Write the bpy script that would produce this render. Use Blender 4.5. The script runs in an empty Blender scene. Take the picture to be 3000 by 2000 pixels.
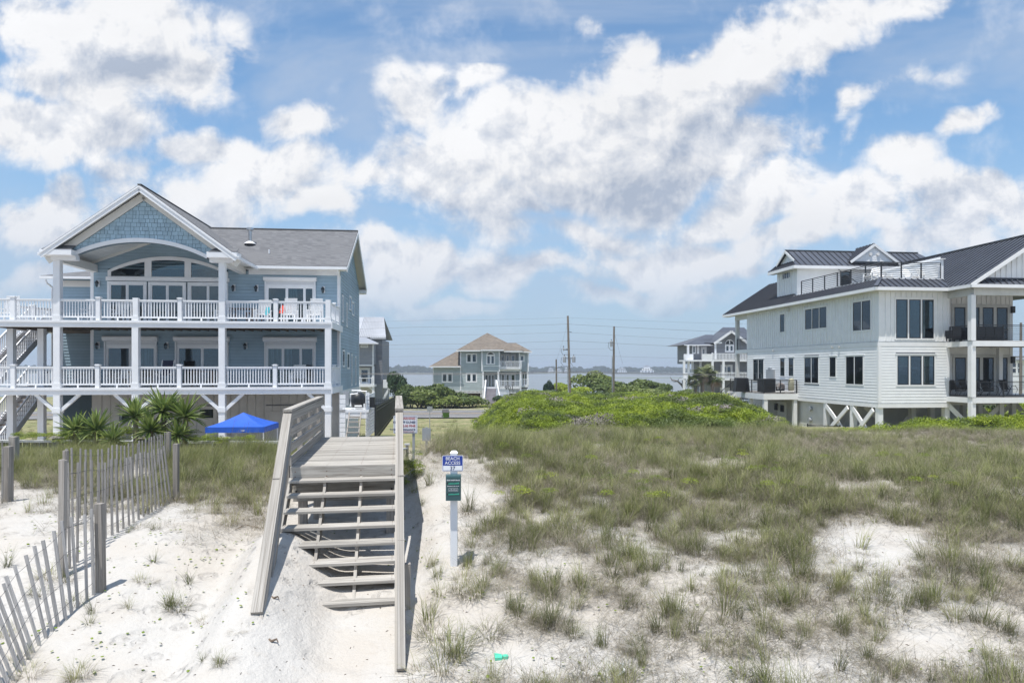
import bpy, bmesh, math, random
import numpy as np
from mathutils import Vector, Matrix, noise as mnoise

random.seed(7)
rng = np.random.default_rng(7)
SC = bpy.context.scene
COL = SC.collection
R = math.radians

# ------------------------------------------------------------------ camera
CZ = 9.0            # camera height above the sound's water
FOC = 2000.0        # focal length in pixels of the 3000 px wide photograph
HOR = 1078.0        # row of the horizon in the photograph
cam_d = bpy.data.cameras.new("camera")
cam = bpy.data.objects.new("camera", cam_d)
COL.objects.link(cam)
cam_d.sensor_width = 36.0
cam_d.lens = 24.0
cam_d.shift_y = (HOR - 1000.0) / 3000.0
cam_d.clip_start = 0.1
cam_d.clip_end = 20000.0
cam.location = (0, 0, CZ)
cam.rotation_euler = (R(90), 0, 0)
SC.camera = cam

# ------------------------------------------------------------------ colour management
SC.view_settings.view_transform = 'Standard'
SC.view_settings.look = 'None'
SC.view_settings.gamma = 1.0
SC.view_settings.exposure = 0.15
SC.view_settings.use_curve_mapping = False
SC.cycles.max_bounces = 6
SC.cycles.diffuse_bounces = 3
SC.cycles.glossy_bounces = 3
SC.cycles.transmission_bounces = 3
SC.cycles.transparent_max_bounces = 8
SC.cycles.volume_bounces = 0

# ------------------------------------------------------------------ sun
SUN_DIR = Vector((-0.135, -0.225, 0.965)).normalized()
sun_d = bpy.data.lights.new("sun", 'SUN')
sun_d.energy = 5.0
sun_d.angle = R(0.53)
sun_d.color = (1.0, 0.96, 0.90)
sun = bpy.data.objects.new("sun", sun_d)
COL.objects.link(sun)
sun.location = (0, 0, 60)
sun.rotation_euler = (-SUN_DIR).to_track_quat('-Z', 'Y').to_euler()
SUN_EL = math.asin(SUN_DIR.z)
SUN_ROT = math.atan2(SUN_DIR.x, SUN_DIR.y)
# ------------------------------------------------------------------ world: physical sky with procedural cumulus
SKY_STRENGTH = 0.125
class NT:
    """small node-tree writer"""
    def __init__(s, tree): s.t = tree; s.n = tree.nodes; s.l = tree.links
    def node(s, kind, **kw):
        n = s.n.new(kind)
        for k, v in kw.items(): setattr(n, k, v)
        return n
    def link(s, a, b): s.l.new(a, b)
    def put(s, sock, v):
        if isinstance(v, bpy.types.NodeSocket): s.l.new(v, sock)
        else: sock.default_value = v
    def math(s, op, a, b=0.0, c=0.0, clamp=False):
        n = s.n.new('ShaderNodeMath'); n.operation = op; n.use_clamp = clamp
        s.put(n.inputs[0], a); s.put(n.inputs[1], b); s.put(n.inputs[2], c)
        return n.outputs[0]
    def vmath(s, op, a, b=(0, 0, 0), scale=None):
        n = s.n.new('ShaderNodeVectorMath'); n.operation = op
        s.put(n.inputs[0], a)
        if b is not None: s.put(n.inputs[1], b)
        if scale is not None: s.put(n.inputs[3], scale)
        return n.outputs['Value'] if op in ('LENGTH', 'DOT_PRODUCT') else n.outputs['Vector']
    def noise(s, vec, scale, detail=4.0, rough=0.55, dist=0.0, dims='3D'):
        n = s.n.new('ShaderNodeTexNoise'); n.noise_dimensions = dims
        s.put(n.inputs['Vector'], vec); n.inputs['Scale'].default_value = scale
        n.inputs['Detail'].default_value = detail; n.inputs['Roughness'].default_value = rough
        n.inputs['Distortion'].default_value = dist
        return n.outputs['Fac'], n.outputs['Color']
    def ramp(s, fac, stops, interp='LINEAR'):
        n = s.n.new('ShaderNodeValToRGB'); cr = n.color_ramp; cr.interpolation = interp
        while len(cr.elements) < len(stops): cr.elements.new(0.5)
        for e, (p, c) in zip(cr.elements, stops):
            e.position = p; e.color = (c, c, c, 1) if isinstance(c, (int, float)) else (*c[:3], 1)
        s.put(n.inputs['Fac'], fac)
        return n.outputs['Color']
    def mix(s, fac, a, b, mode='MIX'):
        n = s.n.new('ShaderNodeMix'); n.data_type = 'RGBA'; n.blend_type = mode
        s.put(n.inputs[0], fac)
        s.put(n.inputs[6], a if isinstance(a, bpy.types.NodeSocket) else (*a[:3], 1))
        s.put(n.inputs[7], b if isinstance(b, bpy.types.NodeSocket) else (*b[:3], 1))
        return n.outputs[2]
    def smooth(s, x, lo, hi):
        n = s.n.new('ShaderNodeMapRange'); n.interpolation_type = 'SMOOTHSTEP'
        s.put(n.inputs['Value'], x); s.put(n.inputs['From Min'], lo); s.put(n.inputs['From Max'], hi)
        return n.outputs['Result']

# cumulus banks: (centre column, centre row, half width, half height, tilt in degrees, weight)
CLOUDS = [
    (360, 60, 330, 150, 0, 1.0), (520, 230, 260, 150, 10, 1.0), (330, 250, 260, 200, 0, 1.0), (90, 240, 160, 90, 0, .8), (60, 60, 170, 120, 0, .75), (250, 390, 300, 110, 0, 1.0), (60, 380, 200, 90, 0, .85),
    (640, 500, 150, 70, 8, 1.0), (860, 430, 85, 55, 45, .95), (820, 560, 190, 95, 0, 1.1), (940, 630, 130, 60, 0, .9), (600, 620, 260, 90, 0, .7), (420, 540, 200, 60, 0, .5),
    (60, 650, 130, 130, 0, 1.0), (250, 640, 80, 60, 0, .9),
    (1180, 290, 150, 110, 0, .95), (1390, 240, 70, 35, 25, .55), (1160, 420, 90, 90, 0, .6),
    (1330, 480, 230, 150, 20, 1.0), (1560, 430, 300, 170, 14, 1.25), (1850, 350, 380, 220, 22, 1.4), (2150, 230, 330, 170, 24, 1.2), (2430, 90, 260, 130, 28, 1.1), (2640, 0, 150, 80, 28, .8), (1790, 140, 150, 90, 35, .9), (2030, 120, 70, 40, 30, .6),
    (1700, 520, 380, 130, 0, 1.05), (1980, 500, 300, 130, 10, 1.1), (1450, 600, 200, 70, 0, .9), (1700, 660, 330, 80, 0, .75),
    (2560, 310, 150, 55, 35, .65), (2700, 520, 170, 85, 15, .9), (2900, 400, 140, 60, 30, .85), (2330, 490, 90, 45, 30, .42), (2500, 460, 90, 40, 45, .35), (2780, 225, 130, 40, 0, .28),
    (2190, 620, 190, 90, 10, .95), (2470, 650, 220, 70, 0, .9), (2850, 640, 230, 80, 0, .95), (2650, 700, 260, 60, 0, .6),
    (1270, 780, 230, 75, 0, 1.05), (1130, 850, 160, 50, 10, .8), (1560, 800, 280, 60, 0, .8), (2000, 740, 280, 80, 0, .95), (1850, 860, 260, 45, 0, .8),
    (1120, 720, 150, 55, 0, .7), (1330, 900, 200, 35, 0, .7), (60, 880, 200, 70, 0, .7), (1660, 60, 60, 30, 40, .4), (1100, 560, 120, 50, 0, .55), (2350, 700, 260, 60, 0, .8),
]
def cloud_group():
    g = bpy.data.node_groups.new('cumulus_banks', 'ShaderNodeTree')
    g.interface.new_socket('Vector', in_out='INPUT', socket_type='NodeSocketVector')
    g.interface.new_socket('Field', in_out='OUTPUT', socket_type='NodeSocketFloat')
    T = NT(g)
    gi = T.node('NodeGroupInput'); go = T.node('NodeGroupOutput')
    acc = None; vin = gi.outputs[0]
    for i_, (cx, cy, rx, ry, tilt, wt) in enumerate(CLOUDS):
        if i_ and i_ % 7 == 0: vin = T.vmath('ADD', gi.outputs[0], T.vmath('SCALE', (1, 1, 0), None, T.math('MULTIPLY', acc, 1e-7)))   # keeps the node stack small
        m = T.node('ShaderNodeMapping', vector_type='TEXTURE')
        m.inputs['Location'].default_value = ((cx - 1500) / FOC, (HOR - cy) / FOC, 0)
        m.inputs['Rotation'].default_value = (0, 0, R(tilt))
        m.inputs['Scale'].default_value = (rx / FOC * 1.25, ry / FOC * 1.25, 1)
        T.link(vin, m.inputs['Vector'])
        f = T.math('MULTIPLY_ADD', T.vmath('LENGTH', m.outputs[0]), -wt, wt)
        acc = f if acc is None else T.math('SMOOTH_MAX', acc, f, .18)
    T.link(T.math('MAXIMUM', acc, 0.0), go.inputs[0])
    return g
world = bpy.data.worlds.new("World")
SC.world = world
world.use_nodes = True
world.cycles.sampling_method = 'MANUAL'
world.cycles.sample_map_resolution = 512
WT = NT(world.node_tree)
WT.n.clear()
out = WT.node('ShaderNodeOutputWorld')
bg = WT.node('ShaderNodeBackground'); bg.inputs['Strength'].default_value = SKY_STRENGTH
sky = WT.node('ShaderNodeTexSky', sky_type='NISHITA')
sky.sun_disc = False
sky.sun_elevation = SUN_EL; sky.sun_rotation = SUN_ROT
sky.altitude = 10; sky.air_density = 1.0; sky.dust_density = 1.0; sky.ozone_density = 2.0
tc = WT.node('ShaderNodeTexCoord')
sep = WT.node('ShaderNodeSeparateXYZ'); WT.link(tc.outputs['Generated'], sep.inputs[0])
dx, dy, dz = sep.outputs
ay = WT.math('MAXIMUM', WT.math('ABSOLUTE', dy), .12)      # the same cloud country in front and behind
cmb = WT.node('ShaderNodeCombineXYZ')
WT.link(WT.math('DIVIDE', dx, ay), cmb.inputs[0]); WT.link(WT.math('DIVIDE', dz, ay), cmb.inputs[1])
cg = cloud_group()
P0 = cmb.outputs[0]
_, c1 = WT.noise(P0, 3.6, 3.0, .5, 0, '2D')
warp = WT.vmath('SCALE', WT.vmath('SUBTRACT', c1, (.5, .5, 0)), None, .20)
warp = WT.vmath('MULTIPLY', warp, (1, 1, 0))
def banks(vec):
    n = WT.node('ShaderNodeGroup'); n.node_tree = cg; WT.put(n.inputs[0], vec); return n.outputs[0]
nf, _ = WT.noise(P0, 11.0, 8.0, .60, .15, '2D')
nm, _ = WT.noise(WT.vmath('MULTIPLY', P0, (1.0, 1.8, 1.0)), 3.4, 5.0, .6, .3, '2D')
nf1, _ = WT.noise(WT.vmath('ADD', P0, (-.010, .022, 0)), 11.0, 5.0, .58, .15, '2D')
pw = WT.vmath('ADD', P0, warp)
b0 = banks(pw); b1 = banks(WT.vmath('ADD', pw, (-.02, .085, 0)))
# noise eats into the edges of a bank, hardly makes cloud where there is none
nn = WT.math('ADD', WT.math('MULTIPLY_ADD', nf, 1.15, -.575), WT.math('MULTIPLY_ADD', nm, .95, -.465))
amp = WT.math('MULTIPLY', WT.smooth(b0, -.10, .22), WT.math('SUBTRACT', 1.0, WT.math('MULTIPLY', WT.smooth(b0, .28, .75), .70)))
f0 = WT.math('MULTIPLY_ADD', nn, amp, WT.math('MULTIPLY_ADD', nn, .30, b0))
alpha = WT.math('POWER', WT.smooth(f0, .0, .56), .85)
relief = WT.math('MULTIPLY', WT.math('SUBTRACT', nf, nf1), 2.6)
up = WT.math('MULTIPLY_ADD', nn, .35, b1)
thick = WT.math('SUBTRACT', WT.math('MULTIPLY_ADD', WT.smooth(up, .02, 1.55), 1.0, WT.math('MULTIPLY_ADD', nf, -.75, .36)), relief, clamp=True)
CLOUD_LIT = (6.75, 6.8, 6.95); CLOUD_SHADE = (3.25, 3.75, 4.65)
ccol = WT.vmath('SCALE', WT.mix(thick, CLOUD_LIT, CLOUD_SHADE), None, WT.math('MULTIPLY_ADD', nm, .22, .89))
skyc = WT.mix(1.0, sky.outputs[0], (1.02, 1.22, 1.27), 'MULTIPLY')
# low down the air is milky: thin high veil plus distance haze
veil_n, _ = WT.noise(WT.vmath('MULTIPLY', cmb.outputs[0], (1.0, 3.0, 1.0)), 1.6, 5.0, .6, .6)
veil = WT.math('MULTIPLY', WT.smooth(veil_n, .38, .66), .55)
skyv = WT.mix(veil, skyc, (3.9, 4.5, 5.5))
low = WT.math('MULTIPLY', WT.smooth(dz, .34, .02), .80)
skyh = WT.mix(low, skyv, (3.0, 3.9, 5.25))
cc = WT.mix(WT.math('MULTIPLY', WT.smooth(dz, .28, .02), .55), ccol, (3.3, 4.0, 5.2))
a_low = WT.math('MULTIPLY', alpha, WT.math('MULTIPLY_ADD', WT.smooth(dz, .02, .15), .85, .15))
col = WT.mix(a_low, skyh, cc)
WT.link(col, bg.inputs['Color'])
WT.link(bg.outputs[0], out.inputs['Surface'])
# ------------------------------------------------------------------ materials
MATS = {}
def new_mat(name):
    m = bpy.data.materials.new(name); m.use_nodes = True
    T = NT(m.node_tree)
    b = next(n for n in T.n if n.type == 'BSDF_PRINCIPLED')
    return m, T, b
def paint(name, col, rough=.5, var=.06, scale=1.5, stretch=(1, 1, 1), obj_var=0.0, bump=0.0, bump_scale=40, metal=0.0, dirt=0.0, col2=None, spec=.5):
    """coated or plain surface: colour drifts a little in space, from piece to piece, with some dirt"""
    m, T, b = new_mat(name)
    geo = T.node('ShaderNodeNewGeometry'); pos = geo.outputs['Position']
    p = T.vmath('MULTIPLY', pos, stretch)
    f, _ = T.noise(p, scale, 4, .6)
    c2 = col2 or tuple(x * (1 - var * 2.2) for x in col)
    c1 = tuple(min(1, x * (1 + var)) for x in col)
    c = T.mix(T.smooth(f, .3, .7), c1, c2)
    if dirt:
        fd, _ = T.noise(T.vmath('MULTIPLY', pos, (1, 1, .35)), 2.2, 6, .7)
        c = T.mix(T.math('MULTIPLY', T.smooth(fd, .5, .8), dirt), c, (.22, .20, .16))
    if obj_var:
        oi = T.node('ShaderNodeObjectInfo')
        k = T.math('MULTIPLY_ADD', oi.outputs['Random'], obj_var * 2, 1 - obj_var)
        c = T.vmath('SCALE', c, None, k)
    T.put(b.inputs['Base Color'], c)
    b.inputs['Roughness'].default_value = rough; b.inputs['Metallic'].default_value = metal
    b.inputs['Specular IOR Level'].default_value = spec
    if bump:
        fb, _ = T.noise(p, bump_scale, 3, .6)
        bp = T.node('ShaderNodeBump'); bp.inputs['Strength'].default_value = bump; bp.inputs['Distance'].default_value = .02
        T.link(fb, bp.inputs['Height']); T.link(bp.outputs[0], b.inputs['Normal'])
    MATS[name] = m
    return m
def wood(name, light, dark, along, scale=1.0, rough=.85, local=True):
    """weathered board: grain runs along the piece's own long axis (0 x, 1 y, 2 z), or a world direction if not local"""
    m, T, b = new_mat(name)
    geo = T.node('ShaderNodeNewGeometry'); oi = T.node('ShaderNodeObjectInfo')
    off = T.vmath('SCALE', (7.3, 3.1, 5.7), None, T.math('MULTIPLY', oi.outputs['Random'], 9.0))
    st = [22 * scale] * 3; st[along] = 1.3 * scale
    src = geo.outputs['Position']
    if local:
        tcn = T.node('ShaderNodeTexCoord'); src = tcn.outputs['Object']; st = [5.0 * scale] * 3; st[along] = 1.6 * scale
    p = T.vmath('MULTIPLY', T.vmath('ADD', src, off), tuple(st))
    f, _ = T.noise(p, 1.0, 6, .68, .8)
    f2, _ = T.noise(T.vmath('ADD', geo.outputs['Position'], off), 3.0, 3, .6)
    c = T.mix(T.smooth(f, .36, .66), light, dark)
    c = T.mix(T.math('MULTIPLY', T.smooth(f2, .45, .75), .35), c, tuple(x * .72 for x in light))
    k = T.math('MULTIPLY_ADD', oi.outputs['Random'], .28, .86)
    c = T.vmath('SCALE', c, None, k)
    T.put(b.inputs['Base Color'], c)
    b.inputs['Roughness'].default_value = rough; b.inputs['Specular IOR Level'].default_value = .25
    bp = T.node('ShaderNodeBump'); bp.inputs['Strength'].default_value = .5; bp.inputs['Distance'].default_value = .006
    T.link(f, bp.inputs['Height']); T.link(bp.outputs[0], b.inputs['Normal'])
    MATS[name] = m
    return m
def glass(name, tint=(.05, .075, .085), mixf=.35, rough=.02):
    m, T, b = new_mat(name)
    T.n.remove(b)
    o = next(n for n in T.n if n.type == 'OUTPUT_MATERIAL')
    tr = T.node('ShaderNodeBsdfTransparent'); tr.inputs[0].default_value = (.62, .70, .70, 1)
    gl = T.node('ShaderNodeBsdfGlossy'); gl.inputs['Roughness'].default_value = rough
    gl.inputs['Color'].default_value = (.52, .62, .70, 1)
    fr = T.node('ShaderNodeFresnel'); fr.inputs[0].default_value = 1.6
    mx = T.node('ShaderNodeMixShader')
    T.link(T.math('MULTIPLY_ADD', fr.outputs[0], 1.0, mixf * .5, clamp=True), mx.inputs[0])
    T.link(tr.outputs[0], mx.inputs[1]); T.link(gl.outputs[0], mx.inputs[2])
    T.link(mx.outputs[0], o.inputs[0])
    MATS[name] = m
    return m
def leafy(name, cols, rough=.55, trans=.25, bright=.25, scale=.5):
    """foliage: colour differs from leaf clump to leaf clump and drifts over metres"""
    m, T, b = new_mat(name)
    oi = T.node('ShaderNodeObjectInfo'); geo = T.node('ShaderNodeNewGeometry')
    f, _ = T.noise(geo.outputs['Position'], scale, 3, .6)
    f2, _ = T.noise(geo.outputs['Position'], scale * 14, 2, .6)
    k = T.math('ADD', T.math('ADD', T.math('MULTIPLY', oi.outputs['Random'], .35), T.math('MULTIPLY', f, .55)), T.math('MULTIPLY', f2, .45))
    n = len(cols)
    c = T.ramp(T.math('MULTIPLY_ADD', k, 1.25, -.34), [((i + .5) / n, cc) for i, cc in enumerate(cols)])
    T.put(b.inputs['Base Color'], c)
    b.inputs['Roughness'].default_value = rough
    b.inputs['Specular IOR Level'].default_value = .3
    if trans:
        o = next(nn for nn in T.n if nn.type == 'OUTPUT_MATERIAL')
        tl = T.node('ShaderNodeBsdfTranslucent'); T.put(tl.inputs[0], T.vmath('SCALE', c, None, 1.3))
        mx = T.node('ShaderNodeMixShader'); mx.inputs[0].default_value = trans
        T.link(b.outputs[0], mx.inputs[1]); T.link(tl.outputs[0], mx.inputs[2]); T.link(mx.outputs[0], o.inputs[0])
    MATS[name] = m
    return m

# ------------------------------------------------------------------ object helpers
def tag(o, label=None, cat=None, group=None, kind=None):
    if label: o['label'] = label
    if cat: o['category'] = cat
    if group: o['group'] = group
    if kind: o['kind'] = kind
    return o

class Frame:
    """plan frame of a thing: origin on the ground plan, turned by th; heights are measured from the camera's level"""
    def __init__(s, X0, Y0, th=0.0):
        s.X0, s.Y0, s.th = X0, Y0, R(th); s.c, s.s = math.cos(R(th)), math.sin(R(th))
    def XY(s, u, v): return (s.X0 + u * s.c - v * s.s, s.Y0 + u * s.s + v * s.c)
    def u(s, px, v):
        r = (px - 1500) / FOC; X, Y = s.XY(0, v)
        return (r * Y - X) / (s.c - r * s.s)
    def v(s, px, u):
        r = (px - 1500) / FOC; X, Y = s.XY(u, 0)
        return (X - r * Y) / (s.s + r * s.c)
    def z(s, py, u, v): return (HOR - py) / FOC * s.XY(u, v)[1]

class Thing:
    """an Empty at the base of a thing; parts are given in its plan frame, heights from the camera's level"""
    def __init__(s, name, frame, zb, label, cat, group=None, u=0.0, v=0.0):
        X, Y = frame.XY(u, v)
        s.fr = frame; s.zb = zb; s.ou, s.ov = u, v
        s.o = bpy.data.objects.new(name, None); s.o.empty_display_size = .3
        COL.objects.link(s.o)
        s.o.location = (X, Y, CZ + zb); s.o.rotation_euler = (0, 0, frame.th)
        tag(s.o, label, cat, group)
    def off(s, p): return Vector((p[0] - s.ou, p[1] - s.ov, p[2] - s.zb))

def attach(o, th, parent=None):
    COL.objects.link(o)
    if parent is None: o.parent = th.o
    else:
        o.parent = parent
        o.matrix_parent_inverse = parent.matrix_basis.inverted()
    return o

def mesh_from(name, verts, faces, mat=None, smooth=False):
    me = bpy.data.meshes.new(name)
    me.from_pydata([tuple(v) for v in verts], [], faces)
    if mat is not None: me.materials.append(mat)
    if smooth: me.shade_smooth()
    me.update()
    return me
UNIT = {}
def unit_mesh(kind, mat):
    k = (kind, mat.name)
    if k in UNIT: return UNIT[k]
    if kind == 'box':
        v = [(x, y, z) for z in (-.5, .5) for y in (-.5, .5) for x in (-.5, .5)]
        f = [(0, 2, 3, 1), (4, 5, 7, 6), (0, 1, 5, 4), (2, 6, 7, 3), (0, 4, 6, 2), (1, 3, 7, 5)]
        me = mesh_from('unit_board', v, f, mat)
    elif kind == 'wedge':   # clapboard: thick at the bottom (local y is outward)
        v = [(-.5, -.5, -.5), (.5, -.5, -.5), (-.5, .5, -.5), (.5, .5, -.5), (-.5, -.5, .5), (.5, -.5, .5), (-.5, -.15, .5), (.5, -.15, .5)]
        f = [(0, 2, 3, 1), (4, 5, 7, 6), (0, 1, 5, 4), (2, 6, 7, 3), (0, 4, 6, 2), (1, 3, 7, 5)]
        me = mesh_from('unit_clapboard', v, f, mat)
    else:                   # round bar along z
        n = 12
        v = [(math.cos(2 * math.pi * i / n) / 2, math.sin(2 * math.pi * i / n) / 2, z) for z in (-.5, .5) for i in range(n)]
        f = [(i, (i + 1) % n, n + (i + 1) % n, n + i) for i in range(n)] + [tuple(range(n - 1, -1, -1)), tuple(range(n, 2 * n))]
        me = mesh_from('unit_round', v, f, mat, False)
    UNIT[k] = me
    return me
def basis(c, ax, ay, az):
    m = Matrix.Identity(4)
    for j, a in enumerate((ax, ay, az)):
        for i in range(3): m[i][j] = a[i]
    for i in range(3): m[i][3] = c[i]
    return m
def obox(th, name, mat, c, ax, ay, az, parent=None, kind='box', label=None):
    o = bpy.data.objects.new(name, unit_mesh(kind, mat))
    o.matrix_basis = basis(th.off(c), Vector(ax), Vector(ay), Vector(az))
    attach(o, th, parent)
    if label: o['label'] = label
    return o
def box(th, name, mat, u0, u1, v0, v1, z0, z1, parent=None, label=None):
    return obox(th, name, mat, ((u0 + u1) / 2, (v0 + v1) / 2, (z0 + z1) / 2), (u1 - u0, 0, 0), (0, v1 - v0, 0), (0, 0, z1 - z0), parent, label=label)
def bar(th, name, mat, p0, p1, w, h, parent=None, up=(0, 0, 1), kind='box', label=None):
    """a straight piece from p0 to p1, w across and h along 'up'"""
    p0, p1 = Vector(p0), Vector(p1); d = p1 - p0; L = d.length
    d.normalize(); up = Vector(up)
    if abs(d.dot(up)) > .999: up = Vector((0, 1, 0))
    side = d.cross(up).normalized(); up2 = side.cross(d).normalized()
    if kind == 'round': return obox(th, name, mat, (p0 + p1) / 2, side * w, up2 * h, d * L, parent, 'round', label)
    return obox(th, name, mat, (p0 + p1) / 2, d * L, side * w, up2 * h, parent, label=label)

class MB:
    """collects several shapes into ONE mesh part"""
    def __init__(s, th): s.th = th; s.v = []; s.f = []
    def add(s, verts, faces):
        n = len(s.v); s.v += [tuple(s.th.off(p)) for p in verts]; s.f += [tuple(n + i for i in f) for f in faces]
    def box(s, u0, u1, v0, v1, z0, z1):
        v = [(x, y, z) for z in (z0, z1) for y in (v0, v1) for x in (u0, u1)]
        s.add(v, [(0, 2, 3, 1), (4, 5, 7, 6), (0, 1, 5, 4), (2, 6, 7, 3), (0, 4, 6, 2), (1, 3, 7, 5)])
    def bar(s, p0, p1, w, h, up=(0, 0, 1)):
        p0, p1 = Vector(p0), Vector(p1); d = (p1 - p0).normalized(); up = Vector(up)
        if abs(d.dot(up)) > .999: up = Vector((0, 1, 0))
        a = d.cross(up).normalized() * w / 2; b = a.cross(d).normalized() * h / 2
        v = [p + i * a + j * b for p in (p0, p1) for j in (-1, 1) for i in (-1, 1)]
        s.add(v, [(0, 1, 3, 2), (4, 6, 7, 5), (0, 4, 5, 1), (2, 3, 7, 6), (0, 2, 6, 4), (1, 5, 7, 3)])
    def tube(s, pts, r, n=8, caps=True):
        pts = [Vector(p) for p in pts]; rs = r if isinstance(r, (list, tuple)) else [r] * len(pts)
        ring = []
        vs = []
        for i, p in enumerate(pts):
            d = (pts[min(i + 1, len(pts) - 1)] - pts[max(i - 1, 0)]).normalized()
            ref = Vector((0, 0, 1)) if abs(d.z) < .9 else Vector((1, 0, 0))
            a = d.cross(ref).normalized(); b = d.cross(a)
            for k in range(n):
                t = 2 * math.pi * k / n
                vs.append(p + (a * math.cos(t) + b * math.sin(t)) * rs[i])
        fs = [(i * n + k, i * n + (k + 1) % n, (i + 1) * n + (k + 1) % n, (i + 1) * n + k) for i in range(len(pts) - 1) for k in range(n)]
        if caps: fs += [tuple(range(n - 1, -1, -1)), tuple(range((len(pts) - 1) * n, len(pts) * n))]
        s.add(vs, fs)
    def slab(s, poly, n_vec, t):
        """polygon thickened by t along -n_vec"""
        n_vec = Vector(n_vec); k = len(poly)
        a = [Vector(p) for p in poly]; b = [p - n_vec * t for p in a]
        s.add(a + b, [tuple(range(k)), tuple(range(2 * k - 1, k - 1, -1))] + [(i, k + i, k + (i + 1) % k, (i + 1) % k) for i in range(k)])
    def build(s, name, mat, parent=None, smooth=False, label=None):
        o = bpy.data.objects.new(name, mesh_from(name, s.v, s.f, mat, smooth))
        attach(o, s.th, parent)
        if label: o['label'] = label
        return o

class Wall:
    """wall plane inside a thing: a runs along it, d outward from it, z up.  side: 'front' faces -v, 'right' +u, 'left' -u"""
    def __init__(s, th, side, const): s.th, s.side, s.k = th, side, const
    def P(s, a, d, z):
        if s.side == 'front': return (a, s.k - d, z)
        if s.side == 'right': return (s.k + d, a, z)
        if s.side == 'left': return (s.k - d, a, z)
    def dirs(s):
        return {'front': (Vector((1, 0, 0)), Vector((0, -1, 0))), 'right': (Vector((0, 1, 0)), Vector((1, 0, 0))), 'left': (Vector((0, 1, 0)), Vector((-1, 0, 0)))}[s.side]
    def box(s, name, mat, a0, a1, d0, d1, z0, z1, parent=None, kind='box', label=None):
        A, D = s.dirs()
        return obox(s.th, name, mat, s.P((a0 + a1) / 2, (d0 + d1) / 2, (z0 + z1) / 2), A * (a1 - a0), D * (d1 - d0), Vector((0, 0, z1 - z0)), parent, kind, label)
    def mbox(s, mb, a0, a1, d0, d1, z0, z1):
        p, q = s.P(a0, d0, z0), s.P(a1, d1, z1)
        mb.box(min(p[0], q[0]), max(p[0], q[0]), min(p[1], q[1]), max(p[1], q[1]), z0, z1)
    def siding(s, mat, a0, a1, z0, z1, step, holes=(), name='clapboard', thick=.030, parent=None, clip=None):
        """lap siding, each course its own boards; openings in holes (a0,a1,z0,z1)"""
        n = max(1, round((z1 - z0) / step)); st = (z1 - z0) / n
        for i in range(n):
            b, t = z0 + i * st, z0 + (i + 1) * st
            lo, hi = a0, a1
            if clip:
                lo, hi = clip((b + t) / 2)
                if hi - lo < .05: continue
            spans = [(lo, hi)]
            for (ha, hb, hc, hd) in holes:
                if hc < (b + t) / 2 < hd:
                    new = []
                    for (p, q) in spans:
                        if hb <= p or ha >= q: new.append((p, q)); continue
                        if ha > p: new.append((p, ha))
                        if hb < q: new.append((hb, q))
                    spans = new
            for (p, q) in spans:
                if q - p > .02: s.box(name, mat, p, q, .002, thick + .002, b + .004, t - .004, parent, 'wedge')
    def battens(s, mat, a0, a1, z0, z1, step, holes=(), name='batten', parent=None, w=.045, top=None):
        n = max(1, round((a1 - a0) / step)); st = (a1 - a0) / n
        for i in range(1, n):
            a = a0 + i * st
            spans = [(z0, top(a) if top else z1)]
            for (ha, hb, hc, hd) in holes:
                if ha < a < hb:
                    new = []
                    for (p, q) in spans:
                        if hd <= p or hc >= q: new.append((p, q)); continue
                        if hc > p: new.append((p, hc))
                        if hd < q: new.append((hd, q))
                    spans = new
            for (p, q) in spans:
                if q - p > .05: s.box(name, mat, a - w / 2, a + w / 2, .001, .046, p, q, parent)
    def window(s, a0, a1, z0, z1, n=1, trim=.09, trim_mat=None, sash_mat=None, glass_mat=None, sash=.045, mull=.07, blind=None, name='window', head=0.0, dark=None, blind_mat=None, trans_h=None):
        """trim frame with n glazed sashes; a0..z1 is the outside of the trim"""
        mb = MB(s.th)
        s.mbox(mb, a0, a1, .0, .045, z0, z0 + trim); s.mbox(mb, a0, a1, .0, .045, z1 - trim, z1)
        s.mbox(mb, a0, a0 + trim, 0, .045, z0 + trim, z1 - trim); s.mbox(mb, a1 - trim, a1, 0, .045, z0 + trim, z1 - trim)
        if head: s.mbox(mb, a0 - .05, a1 + .05, 0, .07, z1, z1 + head)
        w = (a1 - a0 - 2 * trim - (n - 1) * mull) / n
        for i in range(n - 1):
            x = a0 + trim + w * (i + 1) + mull * i
            s.mbox(mb, x, x + mull, 0, .045, z0 + trim, z1 - trim)
        W = mb.build(name, trim_mat)
        for i in range(n):
            x0 = a0 + trim + i * (w + mull); x1 = x0 + w
            b, t = z0 + trim, z1 - trim
            m2 = MB(s.th)
            s.mbox(m2, x0, x1, .0, .04, b, b + sash); s.mbox(m2, x0, x1, 0, .04, t - sash, t)
            s.mbox(m2, x0, x0 + sash, 0, .04, b + sash, t - sash); s.mbox(m2, x1 - sash, x1, 0, .04, b + sash, t - sash)
            if trans_h: s.mbox(m2, x0 + sash, x1 - sash, 0, .04, b + trans_h, b + trans_h + sash)
            m2.build('sash', sash_mat, W)
            s.box('pane', glass_mat, x0 + sash, x1 - sash, .022, .027, b + sash, t - sash, W)
            s.box('unlit_interior', dark or MATS['unlit_interior'], x0 + sash, x1 - sash, .001, .004, b + sash, t - sash, W)  # flat dark panel, the room's shade put into its colour
            if blind:
                bb = blind[i % len(blind)]
                if bb > 0: s.box('blind', blind_mat or MATS['blind'], x0 + sash, x1 - sash, .006, .010, t - sash - bb * (t - b - 2 * sash), t - sash, W)
        return W

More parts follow.
